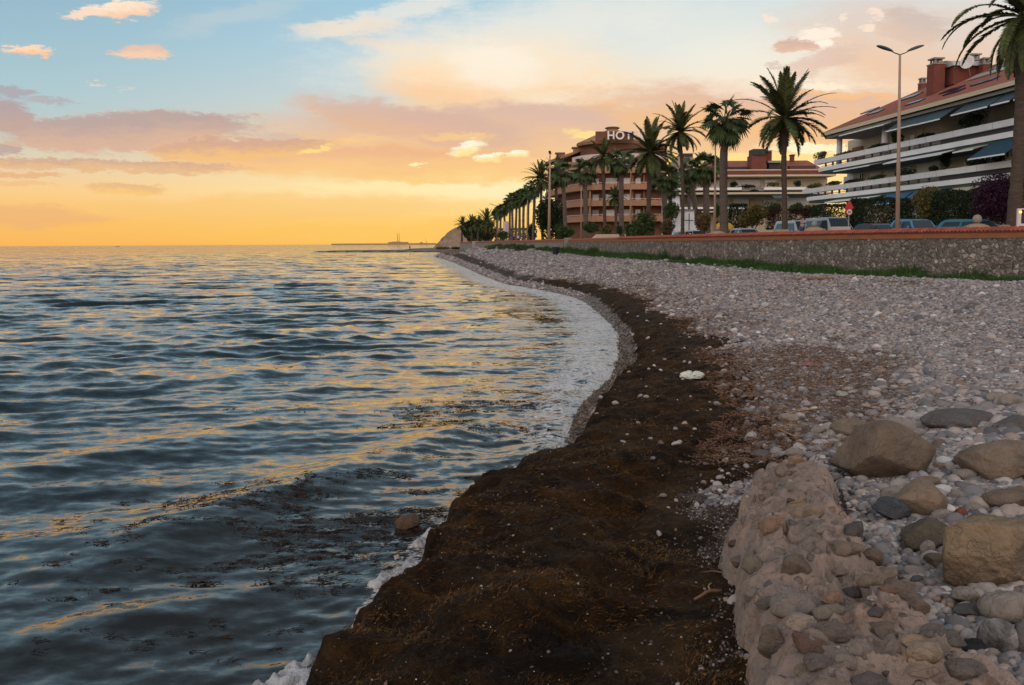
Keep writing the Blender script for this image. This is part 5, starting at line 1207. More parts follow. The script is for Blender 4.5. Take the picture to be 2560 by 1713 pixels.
# sign letters
def text_mesh(s, size, ext, mat, name, parent, loc, rot):
    cu = bpy.data.curves.new(name, 'FONT'); cu.body = s; cu.size = size; cu.extrude = ext; cu.align_x = 'LEFT'; cu.offset = size*.022
    o = bpy.data.objects.new('tmp', cu); COL.objects.link(o); dg = bpy.context.evaluated_depsgraph_get(); dg.update()
    me = bpy.data.meshes.new_from_object(o.evaluated_get(dg)); bpy.data.objects.remove(o); me.name = name; me.materials.clear()
    r_ = link(name, me, parent, mat); r_.location = loc; r_.rotation_euler = rot; return r_
xl = (1516-1280)/FPX*187.6-16; signm = pm('sign_white', (.78, .74, .72), rough=.5)
for ch_ in 'HOTEL':
    L_ = text_mesh(ch_, 2.05, .09, signm, 'sign_letter', hot, (xl, 187.4-190-.2, 19.15), (R(90), 0, 0)); co = np.array([v.co[:] for v in L_.data.vertices]); xl += co[:, 0].max()+.18
    MB().box((co[:, 0].mean(), .1, -.3), (.08, .08, 2.2)).build('sign_post', hdark, L_) if False else None
MB().box((19.3-16, 187.75-190, 19.75), (7.2, .16, 1.75)).build('sign_board', hdark, hot)
# right lower wing of the hotel
for z in (3.0, 5.9, 8.9): MB().box((32-16+1, 3.0, z-.6), (9.5, 1.0, 1.0)).build('balcony_parapet', horange, hot); MB().box((32-16+1, 2.45, z), (9.5, .08, .1)).build('balcony_rail', hrail, hot)
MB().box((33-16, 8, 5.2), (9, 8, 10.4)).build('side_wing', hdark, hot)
MB().add([(28.2-16, 3.4, 10.4), (37.8-16, 3.4, 10.4), (37.8-16, 9, 12.2), (28.2-16, 9, 12.2), (28.2-16, 13, 10.4), (37.8-16, 13, 10.4)], [(0, 1, 2, 3), (3, 2, 5, 4), (0, 3, 4), (1, 5, 2), (0, 4, 5, 1)]).build('wing_roof', rooft, hot)
MB().box((29.9-16, -1.2, 9.0), (.5, 1.6, 12)).build('corner_pier', pm('bright_orange', (.62, .20, .055), rough=.8), hot)  # brighter, more saturated orange than the hotel brick
# small white kiosk wall between the palms, yellow awning stall
kio = thing('kiosk', 'small white roadside kiosk with a dark cross-shaped mast before it', 'kiosk', (mx(1710, 118), 118, PZ))
MB().box((0, 0, 1.9), (2.6, 2.2, 3.6)).build('wall', white, kio); MB().box((0, 0, 3.78), (2.9, 2.5, .14)).build('roof', conc, kio)
MB().tube([(.25, -1.6, 0), (.25, -1.6, 3.4)], .06, 6).box((.25, -1.6, 2.6), (1.0, .1, .1)).box((.25, -1.6, .9), (.6, .3, .3)).build('mast', darkg, kio)
stl = thing('beach_stall', 'yellow rounded stall roof behind the thick-trunked palm', 'stall', (mx(1808, 96), 96, PZ))
MB().ell((0, 0, 1.25), (1.0, .9, .75), 3).build('roof', pm('yellow_plastic', (.62, .36, .03), rough=.5), stl, smooth=True); MB().box((0, 0, .55), (1.6, 1.3, 1.2)).build('counter', conc, stl)
# ------------------------------------------------------------------ palms
trunkm = pm('palm_trunk', (.060, .044, .034), (.10, .075, .058), rough=.95, scale=2.5, stretch=(1, 1, 6), bump=.04, bscale=5)
trunkg = pm('fan_trunk', (.13, .105, .085), (.085, .068, .055), rough=.95, scale=2, stretch=(1, 1, 5), bump=.04, bscale=5)
datem = leafmat('date_leaf', (.050, .066, .022), (.080, .090, .028), .25); fanm = leafmat('fan_leaf', (.042, .068, .024), (.068, .095, .032), .25); deadm = leafmat('dead_leaf', (.14, .095, .05), (.09, .06, .035), .1)
def date_crown(seed, nf=56, L=3.3, emin=-45, emax=86, droop=1.0, npair=44, lf=.155):
    g = np.random.default_rng(seed); VV = []; FF = []; n0 = 0
    for i in range(nf):
        az = i*2.39996+g.normal(0, .3); q = (i+.5)/nf; e = R(emax-(emax-emin)*q**.85+g.normal(0, 8)); Lf = L*(.72+.28*math.sin(math.pi*min(1, q*1.15+.15)))*g.uniform(.9, 1.08)
        m_ = 15; p = np.array([0.0, 0, 0]); pts = [p]; h = np.array([math.cos(az), math.sin(az), 0]); ee = e; dr = droop*g.uniform(.8, 1.25)*(R(62) if q > .12 else R(35))
        els = [e]
        for k in range(m_):
            f = (k+1)/m_; ee = e-dr*f**1.7*max(.25, math.cos(e*.9)); ee = max(ee, R(-86)); d = h*math.cos(ee)+np.array([0, 0, math.sin(ee)]); p = p+d*Lf/m_; pts.append(p); els.append(ee)
        pts = np.array(pts); V, F = tube(pts, np.linspace(.045, .008, len(pts))*L/3.3, 3, False); VV.append(V); FF += [tuple(int(a_)+n0 for a_ in f) for f in F]; n0 += len(V)
        side = np.array([-math.sin(az), math.cos(az), 0]); twist = g.normal(0, .25)
        ts = np.linspace(.10, .995, npair); 
        for s_ in (-1, 1):
            P = np.stack([np.interp(ts, np.linspace(0, 1, m_+1), pts[:, c]) for c in range(3)], -1); ea = np.interp(ts, np.linspace(0, 1, m_+1), els)
            fw = h[None]*np.cos(ea)[:, None]+np.array([0, 0, 1])*np.sin(ea)[:, None]; upv = -h[None]*np.sin(ea)[:, None]+np.array([0, 0, 1])*np.cos(ea)[:, None]
            ll = L*lf*np.sin(np.pi*np.clip(ts*.86+.13, 0, 1))**.7*g.uniform(.8, 1.15, npair)
            vup = g.uniform(.15, .6, npair)+twist*s_
            D_ = fw*.75+side[None]*s_*.85+upv*vup[:, None]*.55; D_ /= np.linalg.norm(D_, axis=1)[:, None]; D_[:, 2] -= .18
            wv_ = np.cross(D_, upv); wv_ /= np.linalg.norm(wv_, axis=1)[:, None]+1e-9; w_ = .036*L/3.3+.004
            A = P-fw*w_; B = P+fw*w_; T = P+D_*ll[:, None]; Mi = P+D_*ll[:, None]*.55+upv*.02
            V = np.stack([A, B, Mi+fw*w_*.9, T, Mi-fw*w_*.9], 1).reshape(-1, 3); VV.append(V)
            for k in range(npair): b0 = n0+k*5; FF.append((b0, b0+1, b0+2, b0+4)); FF.append((b0+4, b0+2, b0+3, b0+3))
            n0 += len(V)
    V = np.vstack(VV); q4 = np.array([f for f in FF if len(set(f)) == 4]); q3 = np.array([f[:3] for f in FF if len(set(f)) == 3])
    return npmesh('crown', V, [q4, q3], False)
def fan_crown(seed, nf=38, L=1.15, fr=.95, emin=-55, emax=80):
    g = np.random.default_rng(seed); VV = []; q3 = []; n0 = 0; q4 = []
    for i in range(nf):
        az = i*2.39996+g.normal(0, .15); q = (i+.5)/nf; e = R(emax-(emax-emin)*q**.9+g.normal(0, 6)); h = np.array([math.cos(az), math.sin(az), 0]); Lp = L*g.uniform(.75, 1.15)
        pts = []; p = np.zeros(3); ee = e
        for k in range(5): pts.append(p); ee = e-.45*(k/4)**1.4; p = p+(h*math.cos(ee)+np.array([0, 0, math.sin(ee)]))*Lp/4
        pts = np.array(pts); V, F = tube(pts, .022, 3, False); VV.append(V); q4 += [tuple(a_+n0 for a_ in f) for f in F]; n0 += len(V)
        C_ = pts[-1]; fw = h*math.cos(ee)+np.array([0, 0, math.sin(ee)]); side = np.array([-h[1], h[0], 0]); upv = np.cross(fw, side); roll = g.normal(0, .5); side, upv = side*math.cos(roll)+upv*math.sin(roll), upv*math.cos(roll)-side*math.sin(roll)
        ns_ = 20
        for k in range(ns_):
            a_ = (k/(ns_-1)-.5)*R(235); d = fw*math.cos(a_)+side*math.sin(a_); r_ = fr*(.78+.22*math.cos(a_))*g.uniform(.88, 1.08); da = R(235)/ns_*.62
            d1 = fw*math.cos(a_-da)+side*math.sin(a_-da); d2 = fw*math.cos(a_+da)+side*math.sin(a_+da)
            mid_ = C_+d*r_*.55; P1 = C_+d1*r_*.6-upv*.03; P2 = C_+d2*r_*.6-upv*.03; tip = C_+d*r_+np.array([0, 0, -.30*r_*g.uniform(.3, 1.3)])
            VV.append(np.array([C_, P1, tip, P2])); q4.append((n0, n0+1, n0+2, n0+3)); n0 += 4
    return npmesh('crown', np.vstack(VV), np.array(q4), False)
def skirt(seed, n=260, r0=.25, L=1.2):
    g = np.random.default_rng(seed); a = g.uniform(0, 6.28, n); z = g.uniform(-.9, .1, n); P = np.stack([np.cos(a)*r0, np.sin(a)*r0, z], -1)
    Dv = np.stack([np.cos(a)*.35, np.sin(a)*.35, -np.ones(n)], -1)+g.normal(0, .12, (n, 3)); V, F = ribbons(P, Dv, g.uniform(.5, 1, n)*L, g.uniform(.05, .12, n), 3, .12, seed)
    return npmesh('dead_leaves', V, F, False)
DC = [date_crown(s_, *a_) for s_, a_ in ((1, (54, 4.05, -36, 88, .80)), (2, (44, 4.3, -46, 84, .95)), (3, (36, 4.2, -42, 84, 1.0, 34)))]
DBIG = date_crown(9, 40, 4.5, -58, 80, 1.15, 84, .098)
FCm = [fan_crown(s_) for s_ in (11, 12)]; SK = [skirt(s_) for s_ in (21, 22)]
def palm(kind, label, uc, vc, ub, Y, scale, rad, var=0, group=None, rz=0, zb=PZ, Yb=None, me=None, sk=None):
    C_ = at(uc, vc, Y); Bx = (ub-1280)/FPX*Y; hor = CAMZ
    t_ = thing('date_palm' if kind == 'd' else 'fan_palm', label, 'palm tree', (Bx, Y, zb), 0, group)
    H = C_[2]-zb; top = np.array([C_[0]-Bx, 0, H]); n = max(16, int(H*5)); k = np.linspace(0, 1, n); g = np.random.default_rng(int(uc))
    P = np.stack([top[0]*k**1.3+.05*np.sin(k*6+uc), .04*np.sin(k*5+uc*2), k*H], -1); P[0, 2] = -.1
    if kind == 'd': rr_ = rad*(.92+.10*(1-k)**3*2.0)*(1+.05*g.normal(size=n)); bul = np.exp(-((H-k*H)-.9*scale)**2/(.55*scale)**2); rr_ = rr_*(1+.75*bul); rr_ = np.where(H-k*H < .25, rr_*.8, rr_)
    else: rr_ = rad*(1.0+.22*(1-k)**2)*(1+.05*g.normal(size=n))
    V, F = tube(P, rr_, 14); MB().add(V, F).build('trunk', trunkm if kind == 'd' else trunkg, t_, smooth=True)
    cr = link('crown', me or (DC[var] if kind == 'd' else FCm[var]), t_, datem if kind == 'd' else fanm); s_ = scale
    cr.location = top; cr.scale = (s_, s_, s_); cr.rotation_euler = (0, 0, rz)
    if kind == 'f' or sk: d_ = link('dead_leaves', SK[var % 2], t_, deadm); d_.location = top+np.array([0, 0, -.15]); q = s_*(1.0 if kind == 'f' else .7); d_.scale = (q*max(1, rad/.25), q*max(1, rad/.25), q); d_.rotation_euler = (0, 0, rz)
    return t_
palm('d', 'foreground date palm cut by the right edge, with thick dark trunk', 2562, 42, 2529, 47, 1.0, .31, me=DBIG, rz=.4)
palm('d', 'tall full-crowned date palm between the cream and white apartment blocks', 1961, 296, 1958, 74, 1.0, .20, 0, 'palms along the promenade', 1.0, sk=True)
palm('f', 'stout fan palm with shaggy green leaves and thick grey trunk', 1811, 300, 1807, 79, 1.12, .29, 0, 'palms along the promenade', .3)
palm('d', 'slender date palm with thin dark trunk left of the stout fan palm', 1701, 330, 1707, 95, .78, .17, 1, 'palms along the promenade', 2.0)
palm('d', 'wide arching date palm in front of the right end of the hotel', 1626, 382, 1617, 105, 1.02, .26, 1, 'palms along the promenade', .8)
palm('f', 'fan palm in front of the hotel sign letters', 1549, 402, 1556, 118, 1.0, .27, 1, 'palms along the promenade', 1.3)
palm('d', 'thin-trunked date palm before the middle of the hotel balconies', 1508, 392, 1512, 130, .76, .22, 2, 'palms along the promenade', 2.2)
palm('f', 'fan palm before the left curve of the hotel balconies', 1463, 428, 1464, 145, 1.15, .32, 0, 'palms along the promenade', 2.6)
palm('d', 'small young palm at the foot of the hotel balconies', 1537, 495, 1541, 140, .5, .22, 1, 'palms along the promenade', .5)
palm('f', 'bushy palm in shade left of the hotel wing', 1405, 432, 1416, 160, 1.25, .3, 1, 'palms along the promenade', .5)
palm('d', 'leaning-crowned palm just right of the tall lamp post left of the hotel', 1388, 438, 1398, 172, 1.0, .28, 2, 'palms along the promenade', .2)
palm('d', 'drooping palm just left of the tall lamp post by the hotel wing', 1352, 447, 1357, 185, .95, .25, 1, 'palms along the promenade', 1.2)
palm('f', 'dark fan palm with two-tone trunk between hotel and cream block', 1660, 442, 1664, 122, 1.05, .30, 0, 'palms along the promenade', 2.1)
palm('f', 'short fan palm just behind the dark one between hotel and cream block', 1676, 470, 1674, 132, .8, .25, 1, 'palms along the promenade', 1.1)
palm('f', 'left palm of the pair before the left end of the cream block', 1727, 425, 1742, 128, 1.0, .30, 1, 'palms along the promenade', .2)
palm('f', 'right palm of the pair before the left end of the cream block', 1762, 418, 1768, 122, 1.15, .36, 0, 'palms along the promenade', 1.9)
palm('f', 'squat fan palm peeping out behind the stout fan palm', 1722, 460, 1724, 138, .75, .2, 0, 'palms along the promenade', .9, zb=PZ)
fr = [(1336, 468, 1.2, 215, 0, 'tallest of the far row, next to the dark tree'), (1321, 482, 1.2, 235, 1, 'second of the far row from the dark tree'), (1309, 490, 1.25, 245, 0, 'third of the far row, above the thin lamp pole'), (1300, 494, 1.2, 250, 1, 'fourth of the far row, crown merged with the third'), (1291, 500, 1.2, 258, 0, 'middle palm of the far row'),
      (1281, 500, 1.3, 265, 1, 'far row palm with a crown poking up left of centre'), (1276, 508, 1.1, 270, 0, 'far row palm left of centre with lower crown'), (1262, 520, 1.15, 280, 1, 'far row palm above the white banners'), (1252, 526, 1.1, 290, 0, 'far row palm left of the banners'), (1244, 533, 1.1, 295, 1, 'last palm of the far row before the gap')]
for i, (u, v, s_, Y, va, lb) in enumerate(fr):
    t_ = palm('f', lb, u, v, u+(i % 3)-1, Y, s_, .30, va, 'row of far palms above the sea wall', i*.7)
for i, (u, v, s_, Y, va) in enumerate(((1217, 552, 1.15, 330, 0), (1156, 562, .9, 360, 1), (1196, 560, 1.0, 345, 2), (1180, 562, 1.0, 350, 1), (1226, 566, .9, 315, 2))):
    palm('d', ['date palm standing highest in the far green clump', 'leftmost date palm sticking out beside the cliff top', 'date palm in the middle of the far green clump', 'date palm left of the middle of the far green clump', 'small date palm at the right end of the far green clump'][i], u, v, u, Y, s_, .35, va, 'palms in the far green clump', i*1.3)

# ------------------------------------------------------------------ trees, hedges, bushes
def bush(u0, u1, v0, v1, Y, mat, label, seed, n=2200, size=.11, name='bush', box=False, cat='bush', depth=None, group=None, lumps=14):
    k = Y/FPX; hor = 608+(1280-(u0+u1)/2)*.0054; cx_ = ((u0+u1)/2-1280)*k; z1 = CAMZ+(hor-v0)*k; z0 = max(PZ, CAMZ+(hor-v1)*k); rx = (u1-u0)/2*k
    if z0 > z1-.5: z0 = PZ
    return plant(name, label, cat, (cx_, Y, z0), (rx, depth or rx*.8, (z1-z0)/2), mat, n, size, seed, group, True, box, lumps)
bush(1340, 1412, 488, 600, 168, LD, 'big dark conifer-like tree behind the tall lamp post', 501, 9000, .20, 'tree', cat='tree')
bush(1384, 1436, 556, 600, 140, LG, 'two-lobed bright green bush above the wall pillar', 502, 2800, .14)
bush(1243, 1277, 576, 600, 240, LG, 'round dark green bush under the white banners', 503, 1500, .20)
bush(1204, 1234, 582, 602, 265, LD, 'low round bush left of the white banners', 504, 1200, .2)
bush(1322, 1345, 556, 600, 225, LD, 'narrow dark tree beside the thin far lamp pole', 505, 1500, .2, 'tree', cat='tree')
bush(1152, 1200, 548, 606, 362, LG, 'left leafy tree of the far green clump', 506, 4000, .35, 'tree', cat='tree')
bush(1180, 1226, 540, 606, 352, LG, 'tallest leafy tree of the far green clump', 507, 4500, .35, 'tree', cat='tree')
bush(1205, 1240, 560, 606, 340, LO, 'right leafy tree of the far green clump', 508, 3000, .33, 'tree', cat='tree')
bush(1240, 1330, 572, 604, 330, LD, 'long dark hedge behind the far palm trunks', 509, 3500, .3, 'hedge', True, 'hedge', 3)
bush(1455, 1500, 551, 585, 128, LG, 'olive-green bush at the foot of the hotel entrance', 510, 1800, .12)
bush(1500, 1535, 560, 590, 124, LO, 'yellowish low bush between two hotel palms', 511, 1500, .12)
bush(1538, 1562, 560, 588, 112, LG, 'small bright green bush by the fan palm foot', 512, 900, .1)
bush(1574, 1648, 532, 604, 98, LG, 'large dark green bush spilling over the wall coping', 513, 4500, .12)
bush(1560, 1592, 556, 596, 104, LG, 'green bush left of the large one by the coping', 514, 1500, .11)
bush(1644, 1686, 540, 596, 102, LB, 'rusty brown dry bush right of the large green one', 515, 2600, .10)
bush(1732, 1782, 528, 588, 92, LB, 'tall brown dry bush beside the white kiosk', 516, 3200, .09)
bush(1730, 1756, 522, 560, 96, LB, 'thin brown dry bush top left of the tall one', 517, 1400, .09)
bush(1782, 1812, 545, 582, 100, LO, 'yellow-green bush behind the thin lamp pole', 518, 1500, .1)
bush(1822, 1862, 512, 590, 104, LD, 'dark hedge block right of the stout fan palm', 519, 3600, .11, 'hedge', True, 'hedge')
bush(1843, 1922, 508, 575, 96, LO, 'large golden-brown bush in front of the cream block', 520, 5200, .10)
bush(1905, 1955, 502, 545, 112, LG, 'green bush above the golden-brown one', 521, 2600, .11)
bush(1920, 2020, 524, 572, 104, LM, 'dark maroon hedge behind the vans', 522, 4200, .10, 'hedge', True, 'hedge', 1.5)
bush(1968, 2006, 504, 540, 118, LG, 'round green shrub right of the tall date palm trunk', 523, 2200, .11)
bush(1995, 2025, 510, 536, 122, LO, 'small yellow-green shrub beside the round one', 524, 900, .11)
bush(2006, 2044, 520, 540, 116, LG, 'low green hedge below the far balcony tip', 525, 1400, .11, 'hedge', True, 'hedge', 1)
bush(2036, 2140, 513, 575, 82, LD, 'near-black trimmed hedge behind the second van', 526, 6500, .085, 'hedge', True, 'hedge', 1.5)
bush(2130, 2262, 498, 575, 72, LD, 'long dark hedge behind the round speed sign', 527, 9000, .08, 'hedge', True, 'hedge', 1.2)
bush(2268, 2370, 468, 560, 66, LO, 'loose olive tree in front of the lower balcony awnings', 528, 6500, .075, 'tree', cat='tree')
bush(2250, 2420, 500, 575, 70, LD, 'dark hedge behind the bright blue car', 529, 9000, .08, 'hedge', True, 'hedge', 1.2)
bush(2340, 2460, 480, 575, 64, LD, 'tall dark hedge left of the purple shrub', 530, 9000, .075, 'hedge', True, 'hedge', 1.2)
bush(2418, 2552, 434, 575, 60, LP, 'large domed dark purple shrub near the foreground palm', 531, 14000, .07, 'shrub', cat='shrub', lumps=22)
bush(2500, 2640, 470, 575, 62, LD, 'dark hedge behind the white amber-lit panel', 532, 8000, .075, 'hedge', True, 'hedge', 1.2)
bush(1655, 1700, 500, 560, 116, LG, 'green shrubs in front of the left end of the cream block', 533, 2500, .11)
bush(1780, 1800, 500, 545, 118, LG, 'slim green shrub between the pole and the stout palm', 534, 1500, .1)

# grass along the foot of the wall
g = np.random.default_rng(41); Wd = resample(WP, .25); Wd = Wd[(Wd[:, 1] > 30) & (Wd[:, 1] < 230)]
n = 120000; k = (g.uniform(0, 1, n)**1.8*len(Wd)).astype(int); wdt = np.interp(Wd[k, 1], [30, 45, 60, 90, 140, 230], [3.8, 3.6, 3.4, 2.8, 2.2, 2.2])
dd_ = g.uniform(0, 1, n)**1.25*wdt
X_ = Wd[k, 0]-dd_+g.normal(0, .05, n); Y_ = Wd[k, 1]+g.uniform(-.2, .2, n)
nn = fb2(X_, Y_, .55, 3, 95); okk = nn > (-.38+.45*(dd_/wdt)**1.5); X_, Y_, nn, dd_, wdt = X_[okk], Y_[okk], nn[okk], dd_[okk], wdt[okk]; n = len(X_)
hh = (.20+.62*np.clip(nn+.25, 0, 1))*(1.15-.75*dd_/wdt)*g.uniform(.6, 1.3, n)*np.interp(Y_, [30, 55, 200], [1.25, 1.1, 1.5])
Dv = np.stack([g.normal(-.25, .45, n), g.normal(0, .45, n), np.ones(n)], -1)
V, F = ribbons(np.stack([X_, Y_, hland(X_, Y_)-.02], -1), Dv, hh, g.uniform(.02, .045, n)*np.interp(Y_, [30, 90, 200], [.8, 1.8, 4]), 3, .3, 42)
gm = pm('grass', (.028, .072, .020), (.060, .115, .028), rough=.7, scale=.7, isl=.5, spec=.15)
tag(link('grass', npmesh('grass', V, F, False), mat=gm), 'dark green grass and weeds growing along the foot of the sea wall', 'grass', kind='stuff')
for i, (u, v, ru, lb) in enumerate(((1300, 625, 22, 'low green succulent mound, right one before the far wall'), (1262, 624, 22, 'low green succulent mound, middle one before the far wall'), (1228, 623, 12, 'small green mound at the left end before the far wall'), (1150, 628, 16, 'dark weeds on the slope below the cove'))):
    P = hit(u, v+3); kx = P[1]/FPX; plant('ground_shrub', lb, 'shrub', P-np.array([0, 0, .1]), (ru*kx, 1.6, .45 if i < 3 else .3), LG if i < 3 else LD, 1200, .12, 560+i, None, False, lumps=16)


# ------------------------------------------------------------------ vehicles
tyre = pm('tyre', (.02, .02, .02), rough=.9); rimm = pm('rim', (.4, .4, .4), rough=.3, metal=.8); lampm = pm('headlamp', (.6, .6, .58), rough=.15); taill = pm('tail_lamp', (.3, .02, .02), rough=.3)
def car(name, label, u, Y, rz, paint, kind='hatch', group='cars parked along the sea front road', cat='car', L=4.0, W=1.72, H=1.5):
    x = (u-1280)/FPX*Y; t_ = thing(name, label, cat, (x, Y, PZ-.13), rz, group); pmat = pm('paint_'+name+str(round(sum(paint), 3)), paint, rough=.28, spec=.5, coat=.5)
    if kind == 'van':
        low = [(-L/2, .35), (-L/2, 1.0), (L/2-.05, 1.0), (L/2, .9), (L/2, .35)]; cab = [(-L/2+.03, 1.0), (-L/2+.12, H-.06), (-L/2+.25, H), (L/2-1.45, H), (L/2-1.25, H-.06), (L/2-.45, 1.05), (L/2-.4, 1.0)]
    else:
        low = [(-L/2, .32), (-L/2-.02, .62), (-L/2+.06, .90), (L/2-1.0, .92), (L/2-.25, .78), (L/2, .60), (L/2-.02, .32)]; cab = [(-L/2+.10, .90), (-L/2+.28, H-.16), (-L/2+.55, H-.03), (-L/2+1.1, H), (.05, H-.03), (.45, H-.14), (L/2-.95, .92)]
    def hull(prof, wb, wt, zlo, zhi, ins=0.0):
        n = len(prof); V = []; ys = [(-1, 0), (-1, 1), (1, 1), (1, 0)]
        rows = []
        for sgn, edge in ((-1, 0), (-1, 1), (1, 1), (1, 0)):
            for px_, pz in prof:
                k = (pz-zlo)/(zhi-zlo+1e-9); wv_ = (wb+(wt-wb)*k)/2; sc = 1.0 if edge else .965
                V.append((px_*sc if not edge else px_*.99, sgn*(wv_ if not edge else wv_-.10), (pz-(zlo+zhi)/2)*(1.0 if edge else .97)+(zlo+zhi)/2))
        F = [(r*n+i, r*n+(i+1) % n, (r+1)*n+(i+1) % n, (r+1)*n+i) for r in range(3) for i in range(n)]+[tuple(range(n)), tuple(range(4*n-1, 3*n-1, -1))]
        return V, F
    V, F = hull(low, W, W, .3, 1.0); b_ = MB().add(V, F); V, F = hull(cab, W-.02, W*.74, .9, H); b_.add(V, F); b_.build('body', pmat, t_, smooth=False)
    # glass: side panes and the two screens, set proud of the cabin
    zg0, zg1 = (1.02, H-.22) if kind == 'van' else (.97, H-.16)
    def wy(z): return (W-.02+(W*.74-W+.02)*((z-.9)/(H-.9)))/2+.012
    cx0, cx1 = (-L/2+.35, L/2-.9) if kind == 'van' else (-L/2+.45, L/2-1.15)
    panes = [(cx0, cx0+(cx1-cx0)*.45), (cx0+(cx1-cx0)*.5, cx1)]
    for s_ in (-1, 1):
        for i, (a_, b2) in enumerate(panes):
            fx = .5 if i == 1 else 0; rx_ = .18 if i == 0 else 0
            mb = MB(); q = [(a_, zg0), (b2+fx*.3, zg0), (b2-fx*.55, zg1), (a_+rx_, zg1)]
            mb.add([(px_, s_*wy(z), z) for px_, z in q]+[(px_, s_*(wy(z)-.06), z) for px_, z in q], [(0, 1, 2, 3), (7, 6, 5, 4), (0, 4, 5, 1), (1, 5, 6, 2), (2, 6, 7, 3), (3, 7, 4, 0)]); mb.build('side_window', glass, t_)
    fr_, fr2 = ((L/2-.40, 1.04), (L/2-1.25, H-.10)) if kind == 'van' else ((L/2-1.0, .95), (.42, H-.14))
    bk_, bk2 = ((-L/2+.0, 1.1), (-L/2+.09, H-.15)) if kind == 'van' else ((-L/2+.08, .98), (-L/2+.30, H-.16))
    for nm, (xa, za), (xb, zb2), sg in (('windscreen', fr_, fr2, 1), ('rear_window', bk_, bk2, -1)):
        hw1, hw2 = W*.40, W*.34; o_ = .03*sg
        mb = MB().add([(xa+o_, -hw1, za), (xa+o_, hw1, za), (xb+o_, hw2, zb2+.02), (xb+o_, -hw2, zb2+.02), (xa-o_, -hw1, za-.03), (xa-o_, hw1, za-.03), (xb-o_, hw2, zb2-.03), (xb-o_, -hw2, zb2-.03)], [(0, 1, 2, 3), (7, 6, 5, 4), (0, 4, 5, 1), (1, 5, 6, 2), (2, 6, 7, 3), (3, 7, 4, 0)]); mb.build(nm, glass, t_)
    for sx_ in (-L*.31, L*.32):
        for s_ in (-1, 1):
            w_ = MB().lathe([(.30, -.10), (.325, -.06), (.325, .06), (.30, .10)], (0, 0, 0), 18).build('wheel', tyre, t_); w_.location = (sx_, s_*(W/2-.10), .32); w_.rotation_euler = (R(90), 0, 0)
            MB().lathe([(.19, -.105), (.19, .105)], (0, 0, 0), 12).build('rim', rimm, w_)
    for s_ in (-1, 1):
        MB().box((L/2-.10, s_*W*.36, .66), (.2, .34, .16)).build('headlight', lampm, t_, bevel=.02); MB().box((-L/2+.02, s_*W*.42, .80), (.1, .18, .28)).build('tail_light', taill, t_)
        MB().ell((cx1-.05, s_*(W/2+.08), 1.02), (.07, .10, .07), 1).build('wing_mirror', pmat, t_)
    return t_
road_a = lambda Y: math.atan2(*(lambda q: (q[1], q[0]))((lambda i: WP[min(i+1, len(WP)-1)]-WP[i-1])(int(np.argmin(abs(WP[:, 1]-Y))))))
car('parked_van', 'white van with dark side windows just right of the tall date palm trunk', 1988, 78, road_a(78)+math.pi, (.36, .38, .39), 'van', cat='van', L=4.9, W=1.9, H=1.82)
car('parked_van', 'pale van with dark side behind the small stone ball, nearest of two', 2068, 72, road_a(70)+math.pi, (.24, .27, .29), 'van', cat='van', L=4.9, W=1.9, H=1.90)
car('parked_car', 'small dark red car left of the tall double lamp post', 2196, 62, road_a(60)+math.pi, (.055, .015, .02), H=1.30, L=4.0)
car('parked_car', 'bright blue hatchback right of the tall double lamp post', 2286, 60, road_a(58)+math.pi, (.05, .20, .34), H=1.52, L=3.6)
car('parked_car', 'teal blue car behind the largest stone ball', 2436, 54.5, road_a(52)+math.pi+.25, (.03, .15, .22), H=1.38, L=4.2)
car('parked_car', 'white and dark car at the foot of the stout fan palm, right side', 1862, 86, road_a(84)+math.pi, (.42, .42, .42), H=1.38)
car('parked_car', 'dark car with pale bonnet left of the stout fan palm foot', 1828, 92, road_a(90)+math.pi, (.06, .06, .07), H=1.34)
car('parked_car', 'silver blue car in front of the white kiosk', 1710, 104, road_a(102)+math.pi, (.35, .42, .48), H=1.38)
car('parked_car', 'small white car under the tall brown bush', 1742, 98, road_a(96)+math.pi, (.60, .60, .60), H=1.40)

# ------------------------------------------------------------------ lamp posts, signs and other street furniture
polem = pm('lamp_pole', (.40, .27, .19), (.34, .23, .165), rough=.6, scale=1); headm = pm('lamp_head', (.07, .09, .10), rough=.5)
def lamp(u, v, ub, Y, label, arms=((-1, .85), (1, .85)), rb=.13, rt=.06, face=0.0):
    T = at(u, v, Y); bx_ = (ub-1280)/FPX*Y; t_ = thing('street_lamp', label, 'street lamp', (bx_, Y, PZ), 0, 'street lamps along the promenade'); H = T[2]-PZ; lean = T[0]-bx_
    MB().tube([(0, 0, 0), (lean*.5, 0, H*.5), (lean, 0, H)], [rb, (rb+rt)/2, rt], 12).lathe([(rb*1.7, 0), (rb*1.7, .05), (rb*1.1, .3)], (0, 0, 0), 12).build('pole', polem, t_, smooth=True)
    for sg, ln in arms:
        c_, s_ = math.cos(face), math.sin(face); a_ = MB().tube([(0, 0, 0), (.35*ln*sg, 0, .10), (.6*ln*sg, 0, .22)], [.035, .03, .03], 6).build('arm', headm, t_); a_.location = (lean, 0, H); a_.rotation_euler = (0, 0, face)
        V, F = ICO[3]; W_ = V*np.array([.58*ln, .19, .12]); W_[:, 2] = np.where(W_[:, 2] < 0, W_[:, 2]*.35, W_[:, 2]); W_[:, 1] *= (1-.25*V[:, 0]*sg*-1); ca, sa = math.cos(.33*sg), math.sin(.33*sg)
        W_ = np.stack([W_[:, 0]*ca-W_[:, 2]*sa, W_[:, 1], W_[:, 0]*sa+W_[:, 2]*ca], -1)+np.array([.98*ln*sg, 0, .32])
        hd = link('lamp_head', npmesh('lamp_head', W_, F), t_, headm); hd.location = (lean, 0, H); hd.rotation_euler = (0, 0, face)
lamp(2250, 137, 2240, 55, 'tall double-headed street lamp in front of the white apartment block')
